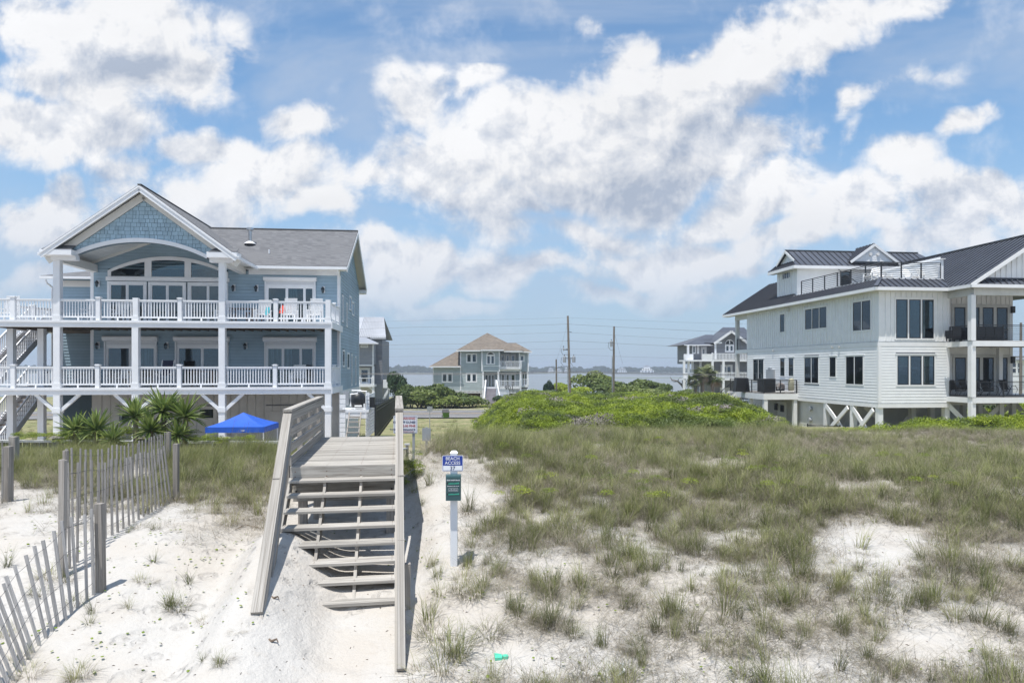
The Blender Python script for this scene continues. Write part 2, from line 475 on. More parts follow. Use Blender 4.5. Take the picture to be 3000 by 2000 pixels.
def polyclip(poly, n, c):
    """keep the part of a 2D polygon where n.p <= c"""
    out_ = []
    for i in range(len(poly)):
        p, q = poly[i], poly[(i + 1) % len(poly)]
        dp, dq = n[0] * p[0] + n[1] * p[1] - c, n[0] * q[0] + n[1] * q[1] - c
        if dp <= 0: out_.append(p)
        if dp * dq < 0:
            t = dp / (dp - dq); out_.append((p[0] + t * (q[0] - p[0]), p[1] + t * (q[1] - p[1])))
    return out_

def plain(name, verts, faces, mat, kind=None, smooth=False, loc=(0, 0, 0)):
    """a top-level mesh in world coordinates"""
    o = bpy.data.objects.new(name, mesh_from(name, verts, faces, mat, smooth)); COL.objects.link(o); o.location = loc
    if kind: o['kind'] = kind
    return o

# shared paints
paint('white_trim', (.80, .81, .83), .45, .02, dirt=.06)
paint('white_rail', (.82, .83, .85), .4, .015)
paint('blue_siding', (.30, .415, .50), .55, .05, .8, obj_var=.05, dirt=.05)
paint('blue_shingle', (.34, .48, .575), .6, .06, 2, obj_var=.09)
paint('blue_gap_shade', (.10, .15, .19), .7, .04)  # core darker than the siding, so shade is painted into the board gaps
paint('lap_gap_shade', (.22, .23, .25), .7, .04)  # dark grey that paints shadow lines between the white lap boards
paint('soffit', (.72, .71, .68), .6, .02)
paint('ceiling_white', (.62, .63, .62), .6, .03)
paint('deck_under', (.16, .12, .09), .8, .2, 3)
paint('unlit_interior', (.022, .028, .034), .9, .1)  # near-black colour stands in for the shade of unlit rooms
paint('blind', (.42, .46, .44), .8, .05, 6, (1, 1, .1))
paint('curtain', (.48, .52, .54), .8, .25, 9, (1, 1, .02))
paint('shutter_white', (.74, .75, .77), .5, .02)
paint('garage_wall', (.56, .55, .53), .7, .05, dirt=.15)
paint('black_metal', (.018, .019, .022), .4, .1)
paint('dark_metal', (.05, .05, .055), .45, .1)
paint('chrome', (.5, .52, .54), .3, .05, metal=.8)
paint('modern_white', (.82, .825, .825), .5, .02, obj_var=.012, dirt=.04)
paint('modern_trim', (.80, .80, .80), .45, .02)
paint('pvc_white', (.80, .80, .80), .35, .02)
paint('grey_box', (.33, .35, .37), .5, .05)
glass('window_glass', mixf=.16)
wood('deck_wood', (.47, .45, .415), (.24, .22, .195), 0)
wood('deck_wood_long', (.44, .415, .38), (.22, .20, .175), 0)
wood('post_wood', (.40, .37, .335), (.22, .20, .18), 0)
wood('picket_wood', (.36, .345, .33), (.19, .18, .175), 0, .7)
wood('bulkhead_wood', (.22, .215, .20), (.10, .095, .09), 2)
wood('cap_wood', (.50, .51, .51), (.32, .32, .32), 0)
wood('pole_wood', (.26, .22, .18), (.13, .11, .09), 2, .6, local=False)
# ------------------------------------------------------------------ terrain
def smoothstep(x, a, b):
    t = np.clip((x - a) / (b - a), 0, 1); return t * t * (3 - 2 * t)
def vnoise(x, y, seed=0):
    """value noise on arrays"""
    xi, yi = np.floor(x).astype(np.int64), np.floor(y).astype(np.int64)
    xf, yf = x - xi, y - yi
    def h(a, b):
        n = (a * 374761393 + b * 668265263 + seed * 1274126177) & 0xffffffff
        n = ((n ^ (n >> 13)) * 1274126177) & 0xffffffff
        return ((n ^ (n >> 16)) & 0xffff) / 65535.0
    sx, sy = xf * xf * (3 - 2 * xf), yf * yf * (3 - 2 * yf)
    a = h(xi, yi) * (1 - sx) + h(xi + 1, yi) * sx
    b = h(xi, yi + 1) * (1 - sx) + h(xi + 1, yi + 1) * sx
    return a * (1 - sy) + b * sy
def fbm(x, y, seed=0, oct=4):
    s, a, t = 0, 1.0, 0
    for i in range(oct):
        s = s + a * vnoise(x * 2 ** i, y * 2 ** i, seed + i); t += a; a *= .5
    return s / t
# heights (from the camera's level) along three lines that run inland, by distance
PROF_Y = np.array([-260, -60, -20, 3, 7, 8.5, 10, 13, 17, 20, 22.5, 24.5, 27, 30, 34, 45, 60, 100, 150, 175, 230.])
PROF_L = np.array([-11, -9.2, -5.5, -3.6, -3.12, -2.85, -2.52, -2.42, -2.40, -2.58, -2.95, -4.0, -4.1, -4.1, -4.1, -4.4, -5.2, -5.3, -6.2, -9.2, -12.])
PROF_M = np.array([-11, -9.2, -5.5, -3.7, -3.30, -3.08, -2.85, -2.50, -2.65, -2.95, -3.3, -3.6, -4.0, -4.2, -4.4, -4.9, -5.2, -5.3, -6.2, -9.2, -12.])
PROF_S = np.array([-11, -9.2, -5.5, -3.6, -3.25, -3.00, -2.70, -2.25, -1.97, -2.02, -2.4, -3.0, -3.6, -4.0, -4.3, -4.9, -5.2, -5.3, -6.2, -9.2, -12.])
PROF_R = np.array([-11, -9.2, -5.5, -3.6, -3.15, -2.90, -2.66, -2.34, -2.16, -2.12, -2.14, -2.2, -2.4, -2.7, -3.1, -3.9, -5.1, -5.3, -6.2, -9.2, -12.])
PROF_X = np.array([-600, -9, -5.8, -3.5, -2.3, -.3, 2.0, 600.])
WK_O = np.array([-2.73, 11.1]); WK_TH = R(9.5)
WK_D = np.array([-math.sin(WK_TH), math.cos(WK_TH)]); WK_R = np.array([math.cos(WK_TH), math.sin(WK_TH)])
def zprof(X, Y):
    X = np.asarray(X, float); Y = np.asarray(Y, float)
    L, M, S, Rr = (np.interp(Y, PROF_Y, p) for p in (PROF_L, PROF_M, PROF_S, PROF_R))
    t1 = smoothstep(X, -5.2, -3.4); e2 = np.interp(Y, [11.5, 15], [-1.9, -2.75]); t2 = smoothstep(X - e2, 0.0, .95); t3 = smoothstep(X, -.6, 2.2)
    z = L * (1 - t1) + M * t1
    z = z * (1 - t2) + S * t2
    return z * (1 - t3) + Rr * t3
def height(X, Y):
    X = np.asarray(X, float); Y = np.asarray(Y, float)
    z = zprof(X, Y)
    near = smoothstep(Y, 60, 40) * smoothstep(Y, -20, 3)
    dune = smoothstep(X, .5, 3) * smoothstep(Y, 36, 24)
    z = z + near * (.10 * (fbm(X * .55, Y * .55, 3) - .5) + .035 * (fbm(X * 2.1, Y * 2.1, 9) - .5) + .014 * (fbm(X * 6.5, Y * 6.5, 5, 3) - .5))
    z = z + dune * .45 * (fbm(X * .16 + 4, Y * .16, 21, 3) - .5) * smoothstep(Y, 6, 14)
    z = z - .22 * smoothstep(X / np.maximum(Y, 1), .38, .46) * smoothstep(Y, 13, 19) * smoothstep(Y, 40, 30)
    # sand drifted over the left half of the beach steps, scooped out on the right
    s = (X - WK_O[0]) * WK_D[0] + (Y - WK_O[1]) * WK_D[1]; t = (X - WK_O[0]) * WK_R[0] + (Y - WK_O[1]) * WK_R[1]
    zl = np.interp(s, [-6, -4, -3.2, -2.6, -2.0, -1.5, -1.1, -.7, 0, .6], [-3.5, -3.02, -2.79, -2.66, -2.55, -2.42, -2.36, -2.44, -2.55, -2.6])
    zm = np.interp(s, [-6, -4, -3.2, -2.6, -2.30, -2.2, -2.0, -1.7, -1.3, 0, .6], [-3.6, -3.38, -3.26, -3.20, -3.18, -3.12, -3.02, -2.95, -2.90, -2.85, -2.8])
    zr = np.interp(s, [-6, -4, -3.2, -2.6, -2.30, -2.2, -2.0, -1.4, 0, .6], [-3.5, -3.28, -3.22, -3.17, -3.15, -3.09, -3.0, -2.96, -2.85, -2.75])
    zs = np.where(t < .15, zl + (zm - zl) * smoothstep(t, -.80, .15), zm + (zr - zm) * smoothstep(t, .15, .85))
    w = smoothstep(t, -1.55, -.95) * smoothstep(t, 1.5, .95) * smoothstep(s, -7, -4) * smoothstep(s, 1.5, .4)
    z = z * (1 - w) + zs * w
    # flat lots round the houses are flat, the bed of the sound falls away
    return z
def ground_z(X, Y): return CZ + float(height(X, Y))

def axis(breaks):
    out_ = []
    for (a, b, st) in breaks:
        n = max(1, int(round((b - a) / st))); out_ += list(np.linspace(a, b, n, endpoint=False))
    return np.array(out_ + [breaks[-1][1]])
gx = axis([(-900, -120, 60), (-120, -40, 8), (-40, -14, 1.0), (-14, -7.5, .2), (-7.5, 4.0, .075), (4.0, 10, .15), (10, 34, .5), (34, 90, 4), (90, 900, 60)])
gy = axis([(-260, -60, 20), (-60, 3, 3), (3, 6.4, .3), (6.4, 13.5, .075), (13.5, 25, .15), (25, 40, .6), (40, 90, 3), (90, 230, 8)])
GX, GY = np.meshgrid(gx, gy)
GZ = height(GX, GY) + CZ
nv = GX.size
me = bpy.data.meshes.new('dune_sand')
me.vertices.add(nv)
me.vertices.foreach_set('co', np.stack([GX, GY, GZ], -1).ravel())
ny, nx = GX.shape
ii = (np.arange(ny - 1)[:, None] * nx + np.arange(nx - 1)[None, :]).ravel()
quads = np.stack([ii, ii + 1, ii + nx + 1, ii + nx], -1)
me.loops.add(quads.size); me.polygons.add(len(quads))
me.loops.foreach_set('vertex_index', quads.ravel())
me.polygons.foreach_set('loop_start', np.arange(len(quads)) * 4)
me.update(calc_edges=True); me.shade_smooth()

m, T, b = new_mat('sand')
geo = T.node('ShaderNodeNewGeometry'); P = geo.outputs['Position']
n1, _ = T.noise(P, .55, 4, .6); n2, _ = T.noise(P, 7, 5, .65); n3, _ = T.noise(P, 90, 3, .6)
c = T.mix(T.smooth(n1, .35, .65), (.50, .482, .455), (.475, .44, .395))
c = T.mix(T.math('MULTIPLY', T.smooth(n2, .52, .75), .35), c, (.42, .375, .32))
c = T.mix(T.math('MULTIPLY', T.smooth(n3, .6, .8), .25), c, (.34, .30, .26))
# inland: mown verge, bare lots and undergrowth
sx = T.node('ShaderNodeSeparateXYZ'); T.link(P, sx.inputs[0])
ng, _ = T.noise(P, .8, 5, .6)
gr = T.mix(T.smooth(ng, .40, .62), (.13, .17, .045), (.30, .27, .14))
gr = T.mix(T.math('MULTIPLY', T.smooth(n2, .45, .7), .35), gr, (.40, .35, .24))
wob = T.math('MULTIPLY_ADD', n1, 6.0, -3.0)
inland = T.smooth(T.math('ADD', sx.outputs[1], wob), 30.0, 37.0)
c = T.mix(inland, c, gr)
# litter of dead blades where the dune grass stands thick
dn, _ = T.noise(P, .9, 4, .62); d2, _ = T.noise(T.vmath('MULTIPLY', P, (18, 60, 18)), 1.0, 4, .7)
thick_ = T.math('MULTIPLY', T.smooth(T.math('MULTIPLY_ADD', dn, 6.0, T.math('MULTIPLY', sx.outputs[1], 1.0)), 14.5, 18.5), T.smooth(d2, .42, .6))
c = T.mix(T.math('MULTIPLY', thick_, .65), c, (.27, .235, .17))
T.put(b.inputs['Base Color'], c); b.inputs['Roughness'].default_value = .95; b.inputs['Specular IOR Level'].default_value = .1
hh = T.math('ADD', T.math('MULTIPLY', n2, 1.0), T.math('MULTIPLY', n3, .12))
nb, _ = T.noise(P, 22, 4, .6)
hh = T.math('ADD', hh, T.math('MULTIPLY', nb, .35))
vo = T.node('ShaderNodeTexVoronoi'); vo.feature = 'SMOOTH_F1'; vo.inputs['Scale'].default_value = 3.4; vo.inputs['Smoothness'].default_value = .35; vo.inputs['Randomness'].default_value = 1.0
T.link(T.vmath('ADD', P, T.vmath('SCALE', (1, 1, 0), None, T.math('MULTIPLY', n2, .25))), vo.inputs['Vector'])
fp, _ = T.noise(P, .7, 2, .5)
dim = T.math('MULTIPLY', T.smooth(vo.outputs['Distance'], .10, .42), T.smooth(fp, .42, .60))
hh = T.math('ADD', hh, T.math('MULTIPLY', dim, 1.1))
bp = T.node('ShaderNodeBump'); bp.inputs['Strength'].default_value = .75; bp.inputs['Distance'].default_value = .05
T.link(hh, bp.inputs['Height']); T.link(bp.outputs[0], b.inputs['Normal'])
me.materials.append(m)
g = bpy.data.objects.new('dune_ground', me); COL.objects.link(g); g['kind'] = 'structure'

# water of the sound, and the ocean behind the camera (same sheet level)
m, T, b = new_mat('water')
geo = T.node('ShaderNodeNewGeometry'); P = geo.outputs['Position']
n1, _ = T.noise(T.vmath('MULTIPLY', P, (.25, 1, 1)), .35, 6, .65); n2, _ = T.noise(T.vmath('MULTIPLY', P, (.3, 1, 1)), .02, 4, .6)
T.put(b.inputs['Base Color'], T.mix(T.smooth(n2, .35, .65), (.13, .155, .17), (.17, .185, .19)))
b.inputs['Roughness'].default_value = .28
bp = T.node('ShaderNodeBump'); bp.inputs['Strength'].default_value = 1.0; bp.inputs['Distance'].default_value = .5
T.link(n1, bp.inputs['Height']); T.link(bp.outputs[0], b.inputs['Normal'])
plain('sound_water', [(-3100, 120, 0), (3100, 120, 0), (3100, 2250, 0), (-3100, 2250, 0)], [(0, 1, 2, 3)], m, 'structure')
plain('ocean_water', [(-3100, -2900, .02), (3100, -2900, .02), (3100, -48, .02), (-3100, -48, .02)], [(0, 1, 2, 3)], m, 'structure')

# far shore: low land across the sound
paint('far_land', (.10, .12, .07), .95, .2, .01)
fx = np.linspace(-3000, 3000, 121)
vs = []; fs = []
for i, x in enumerate(fx):
    yy = 1200 + 35 * math.sin(x * .004) + 20 * math.sin(x * .011 + 1) - (60 if x < 0 else 0)
    vs += [(x, yy, -.3), (x, yy + 6, .7), (x, yy + 900, 3.5)]
for i in range(len(fx) - 1):
    a = i * 3; fs += [(a, a + 3, a + 4, a + 1), (a + 1, a + 4, a + 5, a + 2)]
plain('far_shore_land', vs, fs, MATS['far_land'], 'structure')
paint('marsh', (.16, .20, .07), .9, .2, .05)
vs = [(110 + 75 * math.cos(t) * (1 + .15 * math.sin(3 * t)), 640 + 16 * math.sin(t), .05) for t in np.linspace(0, 2 * math.pi, 24, endpoint=False)]
plain('marsh_islet', vs, [tuple(range(24))], MATS['marsh'], 'structure')

# road: asphalt sheet, edge lines, double yellow centre line (runs like the houses' fronts)
RF = Frame(0, 77.5, 3.0)
def strip(name, mat, w0, w1, x0, x1, dz, kind='structure'):
    pts = []
    for x in np.linspace(x0, x1, 40):
        for w in (w0, w1):
            X, Y = RF.XY(x, w); pts.append((X, Y, CZ - 5.12 + dz))
    fs_ = [(2 * i, 2 * i + 2, 2 * i + 3, 2 * i + 1) for i in range(39)]
    return plain(name, pts, fs_, mat, kind)
paint('asphalt', (.17, .165, .165), .9, .08, .7, bump=.3)
paint('line_white', (.68, .68, .66), .7, .08, 3)
paint('line_yellow', (.65, .38, .05), .7, .08, 3)
paint('gravel_path', (.52, .46, .38), .95, .15, 2)
strip('road', MATS['asphalt'], -6.4, 6.4, -300, 300, 0)
strip('road_edge_line', MATS['line_white'], -5.0, -4.85, -300, 300, .004)
strip('road_edge_line', MATS['line_white'], 4.85, 5.0, -300, 300, .004)
strip('road_centre_line', MATS['line_yellow'], -.22, -.10, -300, 300, .004)
strip('road_centre_line', MATS['line_yellow'], .10, .22, -300, 300, .004)
strip('road_kerb', MATS['line_white'], 6.4, 6.65, -300, 300, .12)
# ------------------------------------------------------------------ asphalt shingle roof material (courses too fine to pick apart)
def shingle_mat(name, c1, c2, c3, row=.14):
    m, T, b = new_mat(name)
    geo = T.node('ShaderNodeNewGeometry')
    tc_ = T.node('ShaderNodeTexCoord'); P = tc_.outputs['Object']
    s = T.node('ShaderNodeSeparateXYZ'); T.link(P, s.inputs[0])
    # course number from height; the butts of each course are offset
    r = T.math('DIVIDE', s.outputs[2], row * .5)
    ri = T.math('FLOOR', r)
    along = T.math('ADD', s.outputs[0], s.outputs[1])
    cv = T.node('ShaderNodeCombineXYZ')
    T.link(T.math('FLOOR', T.math('MULTIPLY', T.math('ADD', along, T.math('MULTIPLY', ri, .137)), 4.2)), cv.inputs[0]); T.link(ri, cv.inputs[1])
    wn = T.node('ShaderNodeTexWhiteNoise'); wn.noise_dimensions = '2D'; T.link(cv.outputs[0], wn.inputs['Vector'])
    f, _ = T.noise(geo.outputs['Position'], .8, 4, .6); g2, _ = T.noise(geo.outputs['Position'], 30, 3, .6)
    c = T.mix(wn.outputs['Value'], c1, c2)
    c = T.mix(T.smooth(f, .45, .75), c, c3)
    c = T.mix(T.math('MULTIPLY', T.smooth(g2, .4, .7), .4), c, tuple(x * .6 for x in c1))
    T.put(b.inputs['Base Color'], c); b.inputs['Roughness'].default_value = .92; b.inputs['Specular IOR Level'].default_value = .2
    fr = T.math('FRACT', r)
    bp = T.node('ShaderNodeBump'); bp.inputs['Strength'].default_value = .8; bp.inputs['Distance'].default_value = .02
    T.link(T.math('ADD', T.math('SUBTRACT', 1.0, fr), T.math('MULTIPLY', wn.outputs['Value'], .4)), bp.inputs['Height']); T.link(bp.outputs[0], b.inputs['Normal'])
    MATS[name] = m
shingle_mat('grey_roof', (.185, .187, .195), (.125, .127, .135), (.165, .166, .172))
shingle_mat('brown_roof', (.235, .20, .165), (.13, .11, .092), (.19, .165, .14))
# ------------------------------------------------------------------ LEFT HOUSE (blue, two decks)
FL = Frame(-8.34, 31.0, 6.0)
HL = Thing('beach_house', FL, -4.1, 'blue beach house with arched porch gable, grey shingle roof and two white railed decks', 'house', u=-6, v=5)
M = MATS
VW = 3.2                         # main front wall
UC = .05; UL = -11.70            # right and left corner of the main block
ZU, ZLO = 2.09, -.86             # upper / lower deck floors
U = lambda px, v=VW: FL.u(px, v)
Zf = lambda py, v=VW, u=-5: FL.z(py, u, v)

# walls (solid core, faces carry the siding)
mb = MB(HL)
prof_eave, prof_ridge = 4.98, 7.62
mb.box(UL, UC, VW, VW + 8.0, -1.15, 4.86)
mb.build('wall', M['blue_gap_shade'])
mb = MB(HL)   # gable end core right side
mb.slab([(UC, VW, 4.86), (UC, VW + 8, 4.86), (UC, VW + 4, 7.2)], (1, 0, 0), .2)
mb.build('gable_wall', M['blue_gap_shade'])
mb = MB(HL)
mb.slab([(UL + .2, VW, 4.86), (UL + .2, VW + 8, 4.86), (UL + .2, VW + 4, 7.2)], (1, 0, 0), .2)
mb.build('gable_wall', M['blue_gap_shade'])
# left recessed wing
WV = VW + 3.3; WU0, WU1 = FL.u(160, WV), UL
mb = MB(HL); mb.box(WU0, WU1, WV, WV + 5, -3.9, 4.75); wing = mb.build('side_wing', M['blue_gap_shade'])
# ground storey (vertical boards)
mb = MB(HL); mb.box(UL, UC - .02, VW + .05, VW + 8.0, -4.1, -1.15); gw = mb.build('garage_wall', M['garage_wall'])

F = Wall(HL, 'front', VW); Fg = Wall(HL, 'front', VW + .05); Fw = Wall(HL, 'front', WV); S = Wall(HL, 'right', UC)
# openings on the front wall
arch0, arch1 = U(317), U(669)
zdoor_top = Zf(828); zsill = Zf(817)
dr0, dr1 = U(777), U(926)
hu = [(arch0, arch1, ZU, zsill + .8), (dr0, dr1, ZU, Zf(810))]
low = [(U(308), U(462)), (U(515), U(671)), (U(776), U(926))]
zhl = Zf(985)
hl = [(a, b, ZLO, zhl) for a, b in low]
STEP = .158
ceil_z = lambda u: 5.13 + .38 * (3.6 - abs(u + 8.1))
Wc = lambda z: (UL + .12, UC - .12)
F.siding(M['blue_siding'], UL + .12, UC - .12, -1.13, 1.80, STEP, hl)
F.siding(M['blue_siding'], UL + .12, UC - .12, 1.80, 4.80, STEP, hu)
# gable part above the arch window under the vaulted porch ceiling
def vclip(z):
    h = 3.6 - (z - 5.13) / .38 if z > 5.13 else 3.6
    return (-8.1 - h, -8.1 + h)
mb = MB(HL); mb.slab([(UL, VW - .001, 4.80), (-4.4, VW - .001, 4.80), (-4.4, VW - .001, 5.0), (-8.1, VW - .001, 6.6), (UL, VW - .001, 5.0)], (0, -1, 0), .06)
mb.build('upper_wall', M['blue_gap_shade'])
F.siding(M['blue_siding'], UL, -4.4, 4.82, 6.5, STEP, [], clip=vclip)
Fw.siding(M['blue_siding'], WU0 + .1, WU1, -1.13, 4.70, STEP)
def side_clip(z):
    if z < 4.86: return (VW + .1, VW + 7.95)
    h = 4 * (1 - (z - 4.86) / 2.36); return (VW + 4 - h, VW + 4 + h)
side_holes = [(VW + .6, VW + 1.1, 2.35, 3.75), (VW + 2.2, VW + 2.65, 2.2, 3.5), (VW + 3.4, VW + 4.3, 3.2, 4.0), (VW + 4.6, VW + 5.5, 3.0, 3.8),
              (VW + .8, VW + 1.6, .05, .95), (VW + 2.5, VW + 3.5, -.05, .85), (VW + 4.2, VW + 4.7, -1.0, .8), (VW + 6.0, VW + 6.5, -1.0, .7)]
S.siding(M['blue_siding'], VW + .12, VW + 7.95, -1.13, 7.1, STEP * 1.05, side_holes, clip=side_clip)
for (a, b, c, d) in side_holes:
    S.window(a, b, c, d, 1, .06, M['white_trim'], M['white_trim'], M['window_glass'], .035)
# corner boards
for a0, a1, zz0, zz1 in ((UC - .12, UC + .03, -1.15, 4.62), (UL - .03, UL + .12, -1.15, 5.0)):
    F.box('corner_board', M['white_trim'], a0, a1, 0, .035, zz0, zz1)
S.box('corner_board', M['white_trim'], VW, VW + .12, 0, .03, -1.15, 4.62)
S.box('corner_board', M['white_trim'], VW + 7.9, VW + 8.02, 0, .03, -1.15, 4.7)
Fw.box('corner_board', M['white_trim'], WU0 - .02, WU0 + .11, 0, .035, -1.15, 4.4)
F.box('frieze_board', M['white_trim'], -4.35, UC + .02, .0, .05, 4.62, 4.86)
Fw.box('frieze_board', M['soffit'], WU0, WU1, 0, .05, 4.28, 4.6)
S.box('skirt_board', M['white_trim'], VW, VW + 8.0, -.002, .03, -1.30, -1.13)
S.box('lower_side_panel', M['white_trim'], VW + .05, VW + 8.0, -.06, -.01, -4.1, -1.30)

# ground storey boards, doors and small windows
gholes = [(U(345, 3.25), U(385, 3.25), Zf(1238), Zf(1205)), (U(575, 3.25), U(636, 3.25), -2.62, -1.75), (U(780, 3.25), U(862, 3.25), -4.1, -2.15)]
Fg.battens(M['garage_wall'], UL + .05, UC - .1, -4.1, -1.2, .40, gholes, w=.03)
Fg.window(gholes[1][0], gholes[1][1], -2.62, -1.85, 1, .14, M['garage_wall'], M['garage_wall'], M['window_glass'], .03)
Fg.window(gholes[0][0], gholes[0][1], gholes[0][2], gholes[0][3], 1, .05, M['garage_wall'], M['garage_wall'], M['window_glass'], .03)
mbd = MB(HL); a, b, c, d = gholes[2]
Fg.mbox(mbd, a, b, 0, .04, d - .15, d); Fg.mbox(mbd, a, a + .12, 0, .04, c, d - .15); Fg.mbox(mbd, b - .12, b, 0, .04, c, d - .15); Fg.mbox(mbd, a + .12, b - .12, 0, .02, c, d - .15)
mbd.build('garage_door', M['garage_wall'])
for px0, px1 in ((780, 870), (588, 636), (340, 372)):
    Fg.box('flashing', M['dark_metal'], U(px0, 3.25), U(px1, 3.25), 0, .08, -1.86, -1.83)

# upper arched window wall: three sashes under a segmental arch
def arch_pts(a0, a1, zb, zt, n=28):
    """points along a segmental arch from a0 to a1, springing zb, crown zt"""
    w = (a1 - a0) / 2; h = zt - zb; r = (w * w + h * h) / (2 * h); cz = zt - r; cx = (a0 + a1) / 2
    return [(x, cz + math.sqrt(max(0, r * r - (x - cx) ** 2))) for x in np.linspace(a0, a1, n)]
zs_in = Zf(816); zsp = Zf(798); ztop = Zf(755)
outer = arch_pts(arch0, arch1, zsp, ztop); inner = arch_pts(arch0 + .15, arch1 - .15, zsp - .02, ztop - .14)
mb = MB(HL)
for i in range(len(outer) - 1):
    (x0, z0), (x1, z1) = outer[i], outer[i + 1]; (p0, q0), (p1, q1) = inner[i], inner[i + 1]
    vv = [F.P(x0, .07, z0), F.P(x1, .07, z1), F.P(p1, .07, q1), F.P(p0, .07, q0)]; ww = [F.P(x0, 0, z0), F.P(x1, 0, z1), F.P(p1, 0, q1), F.P(p0, 0, q0)]
    mb.add(vv + ww, [(0, 1, 2, 3), (0, 4, 5, 1), (3, 2, 6, 7), (4, 7, 6, 5)])
F.mbox(mb, arch0, arch0 + .15, 0, .07, zs_in, zsp); F.mbox(mb, arch1 - .15, arch1, 0, .07, zs_in, zsp)
m1a, m1b, m2a, m2b = U(425), U(445), U(542), U(561)
def arch_z(x, pts):
    return float(np.interp(x, [p[0] for p in pts], [p[1] for p in pts]))
for (ma, mbb) in ((m1a, m1b), (m2a, m2b)):
    F.mbox(mb, ma, mbb, 0, .065, zs_in, arch_z((ma + mbb) / 2, inner) + .02)
F.mbox(mb, arch0 - .06, arch1 + .06, 0, .13, Zf(827), zs_in)
AW = mb.build('arched_window', M['white_trim'])
for (pa, pb) in ((arch0 + .15, m1a), (m1b, m2a), (m2b, arch1 - .15)):
    xs = np.linspace(pa, pb, 10)
    top = [(x, arch_z(x, inner)) for x in xs]
    for nm, d, mt, t in (('pane', .03, M['window_glass'], .004), ('unlit_interior', .006, M['unlit_interior'], .004)):
        poly = [F.P(pa, d, zs_in), F.P(pb, d, zs_in)] + [F.P(x, d, z) for x, z in reversed(top)]
        q = MB(HL); q.slab(poly, (0, -1, 0), t); q.build(nm, mt, AW)
    q = MB(HL)      # thin inner sash
    for i in range(9):
        (x0, z0), (x1, z1) = top[i], top[i + 1]
        q.add([F.P(x0, .05, z0), F.P(x1, .05, z1), F.P(x1, .05, z1 - .04), F.P(x0, .05, z0 - .04)], [(0, 1, 2, 3)])
    F.mbox(q, pa, pb, .03, .05, zs_in, zs_in + .04); q.build('sash', M['white_trim'], AW)

def sliding_door(wall, a0, a1, zb, zt, splits, hdr=None, curtain=None, bz=None, name='sliding_door', shutter_rails=False):
    """white framed sliding door with glass leaves; splits = fractions of glass leaves"""
    mb = MB(HL)
    t = .11
    wall.mbox(mb, a0, a0 + t, 0, .08, zb, zt); wall.mbox(mb, a1 - t, a1, 0, .08, zb, zt); wall.mbox(mb, a0 + t, a1 - t, 0, .08, zt - t, zt)
    D = mb.build(name, M['white_trim'])
    w = a1 - a0 - 2 * t
    for i, (f0, f1) in enumerate(splits):
        x0, x1 = a0 + t + f0 * w, a0 + t + f1 * w
        q = MB(HL); s = .06; dd = .05 if i % 2 == 0 else .035
        wall.mbox(q, x0, x1, .0, dd, zb, zb + .1); wall.mbox(q, x0, x1, .0, dd, zt - t - s, zt - t)
        wall.mbox(q, x0, x0 + s, .0, dd, zb + .1, zt - t - s); wall.mbox(q, x1 - s, x1, .0, dd, zb + .1, zt - t - s)
        q.build('door_leaf', M['white_trim'], D)
        wall.box('pane', M['window_glass'], x0 + s, x1 - s, .02, .024, zb + .1, zt - t - s, D)
        wall.box('unlit_interior', M['unlit_interior'], x0 + s, x1 - s, .001, .004, zb + .1, zt - t - s, D)
        if curtain and i in curtain: wall.box('curtain', M['curtain'], x0 + s, x0 + s + (x1 - x0 - 2 * s) * curtain[i], .006, .01, zb + .1, zt - t - s, D)
    if hdr:
        hz0, hz1 = hdr
        q = MB(HL); p = [(0, hz0), (.10, hz0 + .0), (.22, hz0 + .05), (.26, hz0 + .14), (.26, hz1 - .04), (.22, hz1), (0, hz1)]
        k = len(p); vv = [wall.P(a0 - .05, d, z) for d, z in p] + [wall.P(a1 + .05, d, z) for d, z in p]
        q.add(vv, [tuple(range(k)), tuple(range(2 * k - 1, k - 1, -1))] + [(i, k + i, k + (i + 1) % k, (i + 1) % k) for i in range(k)])
        q.build('shutter_box', M['shutter_white'], D)
        n = 3
        for i in range(n):
            zz = zt + (hz0 - zt) * i / n
            wall.box('shutter_slat', M['shutter_white'], a0 + .03, a1 - .03, .05, .075 + .008 * (i % 2), zz + .005, zt + (hz0 - zt) * (i + 1) / n - .005, D)
        for x in (a0, a1 - .07): wall.box('shutter_rail', M['shutter_white'], x, x + .07, .08, .14, zb, hz0, D)
    return D
zt3 = Zf(829)
for (pa, pb) in ((316, 431), (436, 546), (551, 669)):
    sliding_door(F, U(pa), U(pb), ZU, zt3, [(0, .5), (.5, 1)])
sliding_door(F, dr0, dr1, ZU, Zf(833), [(0, .42), (.42, .80), (.80, 1)], (Zf(822), Zf(811)), {1: .6})
sliding_door(F, low[0][0], low[0][1], ZLO, Zf(1011), [(0, .48), (.48, 1)], (Zf(1001), Zf(986)), {1: 1.0})
sliding_door(F, low[1][0], low[1][1], ZLO, Zf(1011), [(0, .5), (.5, 1)], (Zf(1001), Zf(986)))
sliding_door(F, low[2][0], low[2][1], ZLO, Zf(1011), [(0, .34), (.34, .72), (.72, 1)], (Zf(1001), Zf(986)), {0: 1.0, 1: .5})

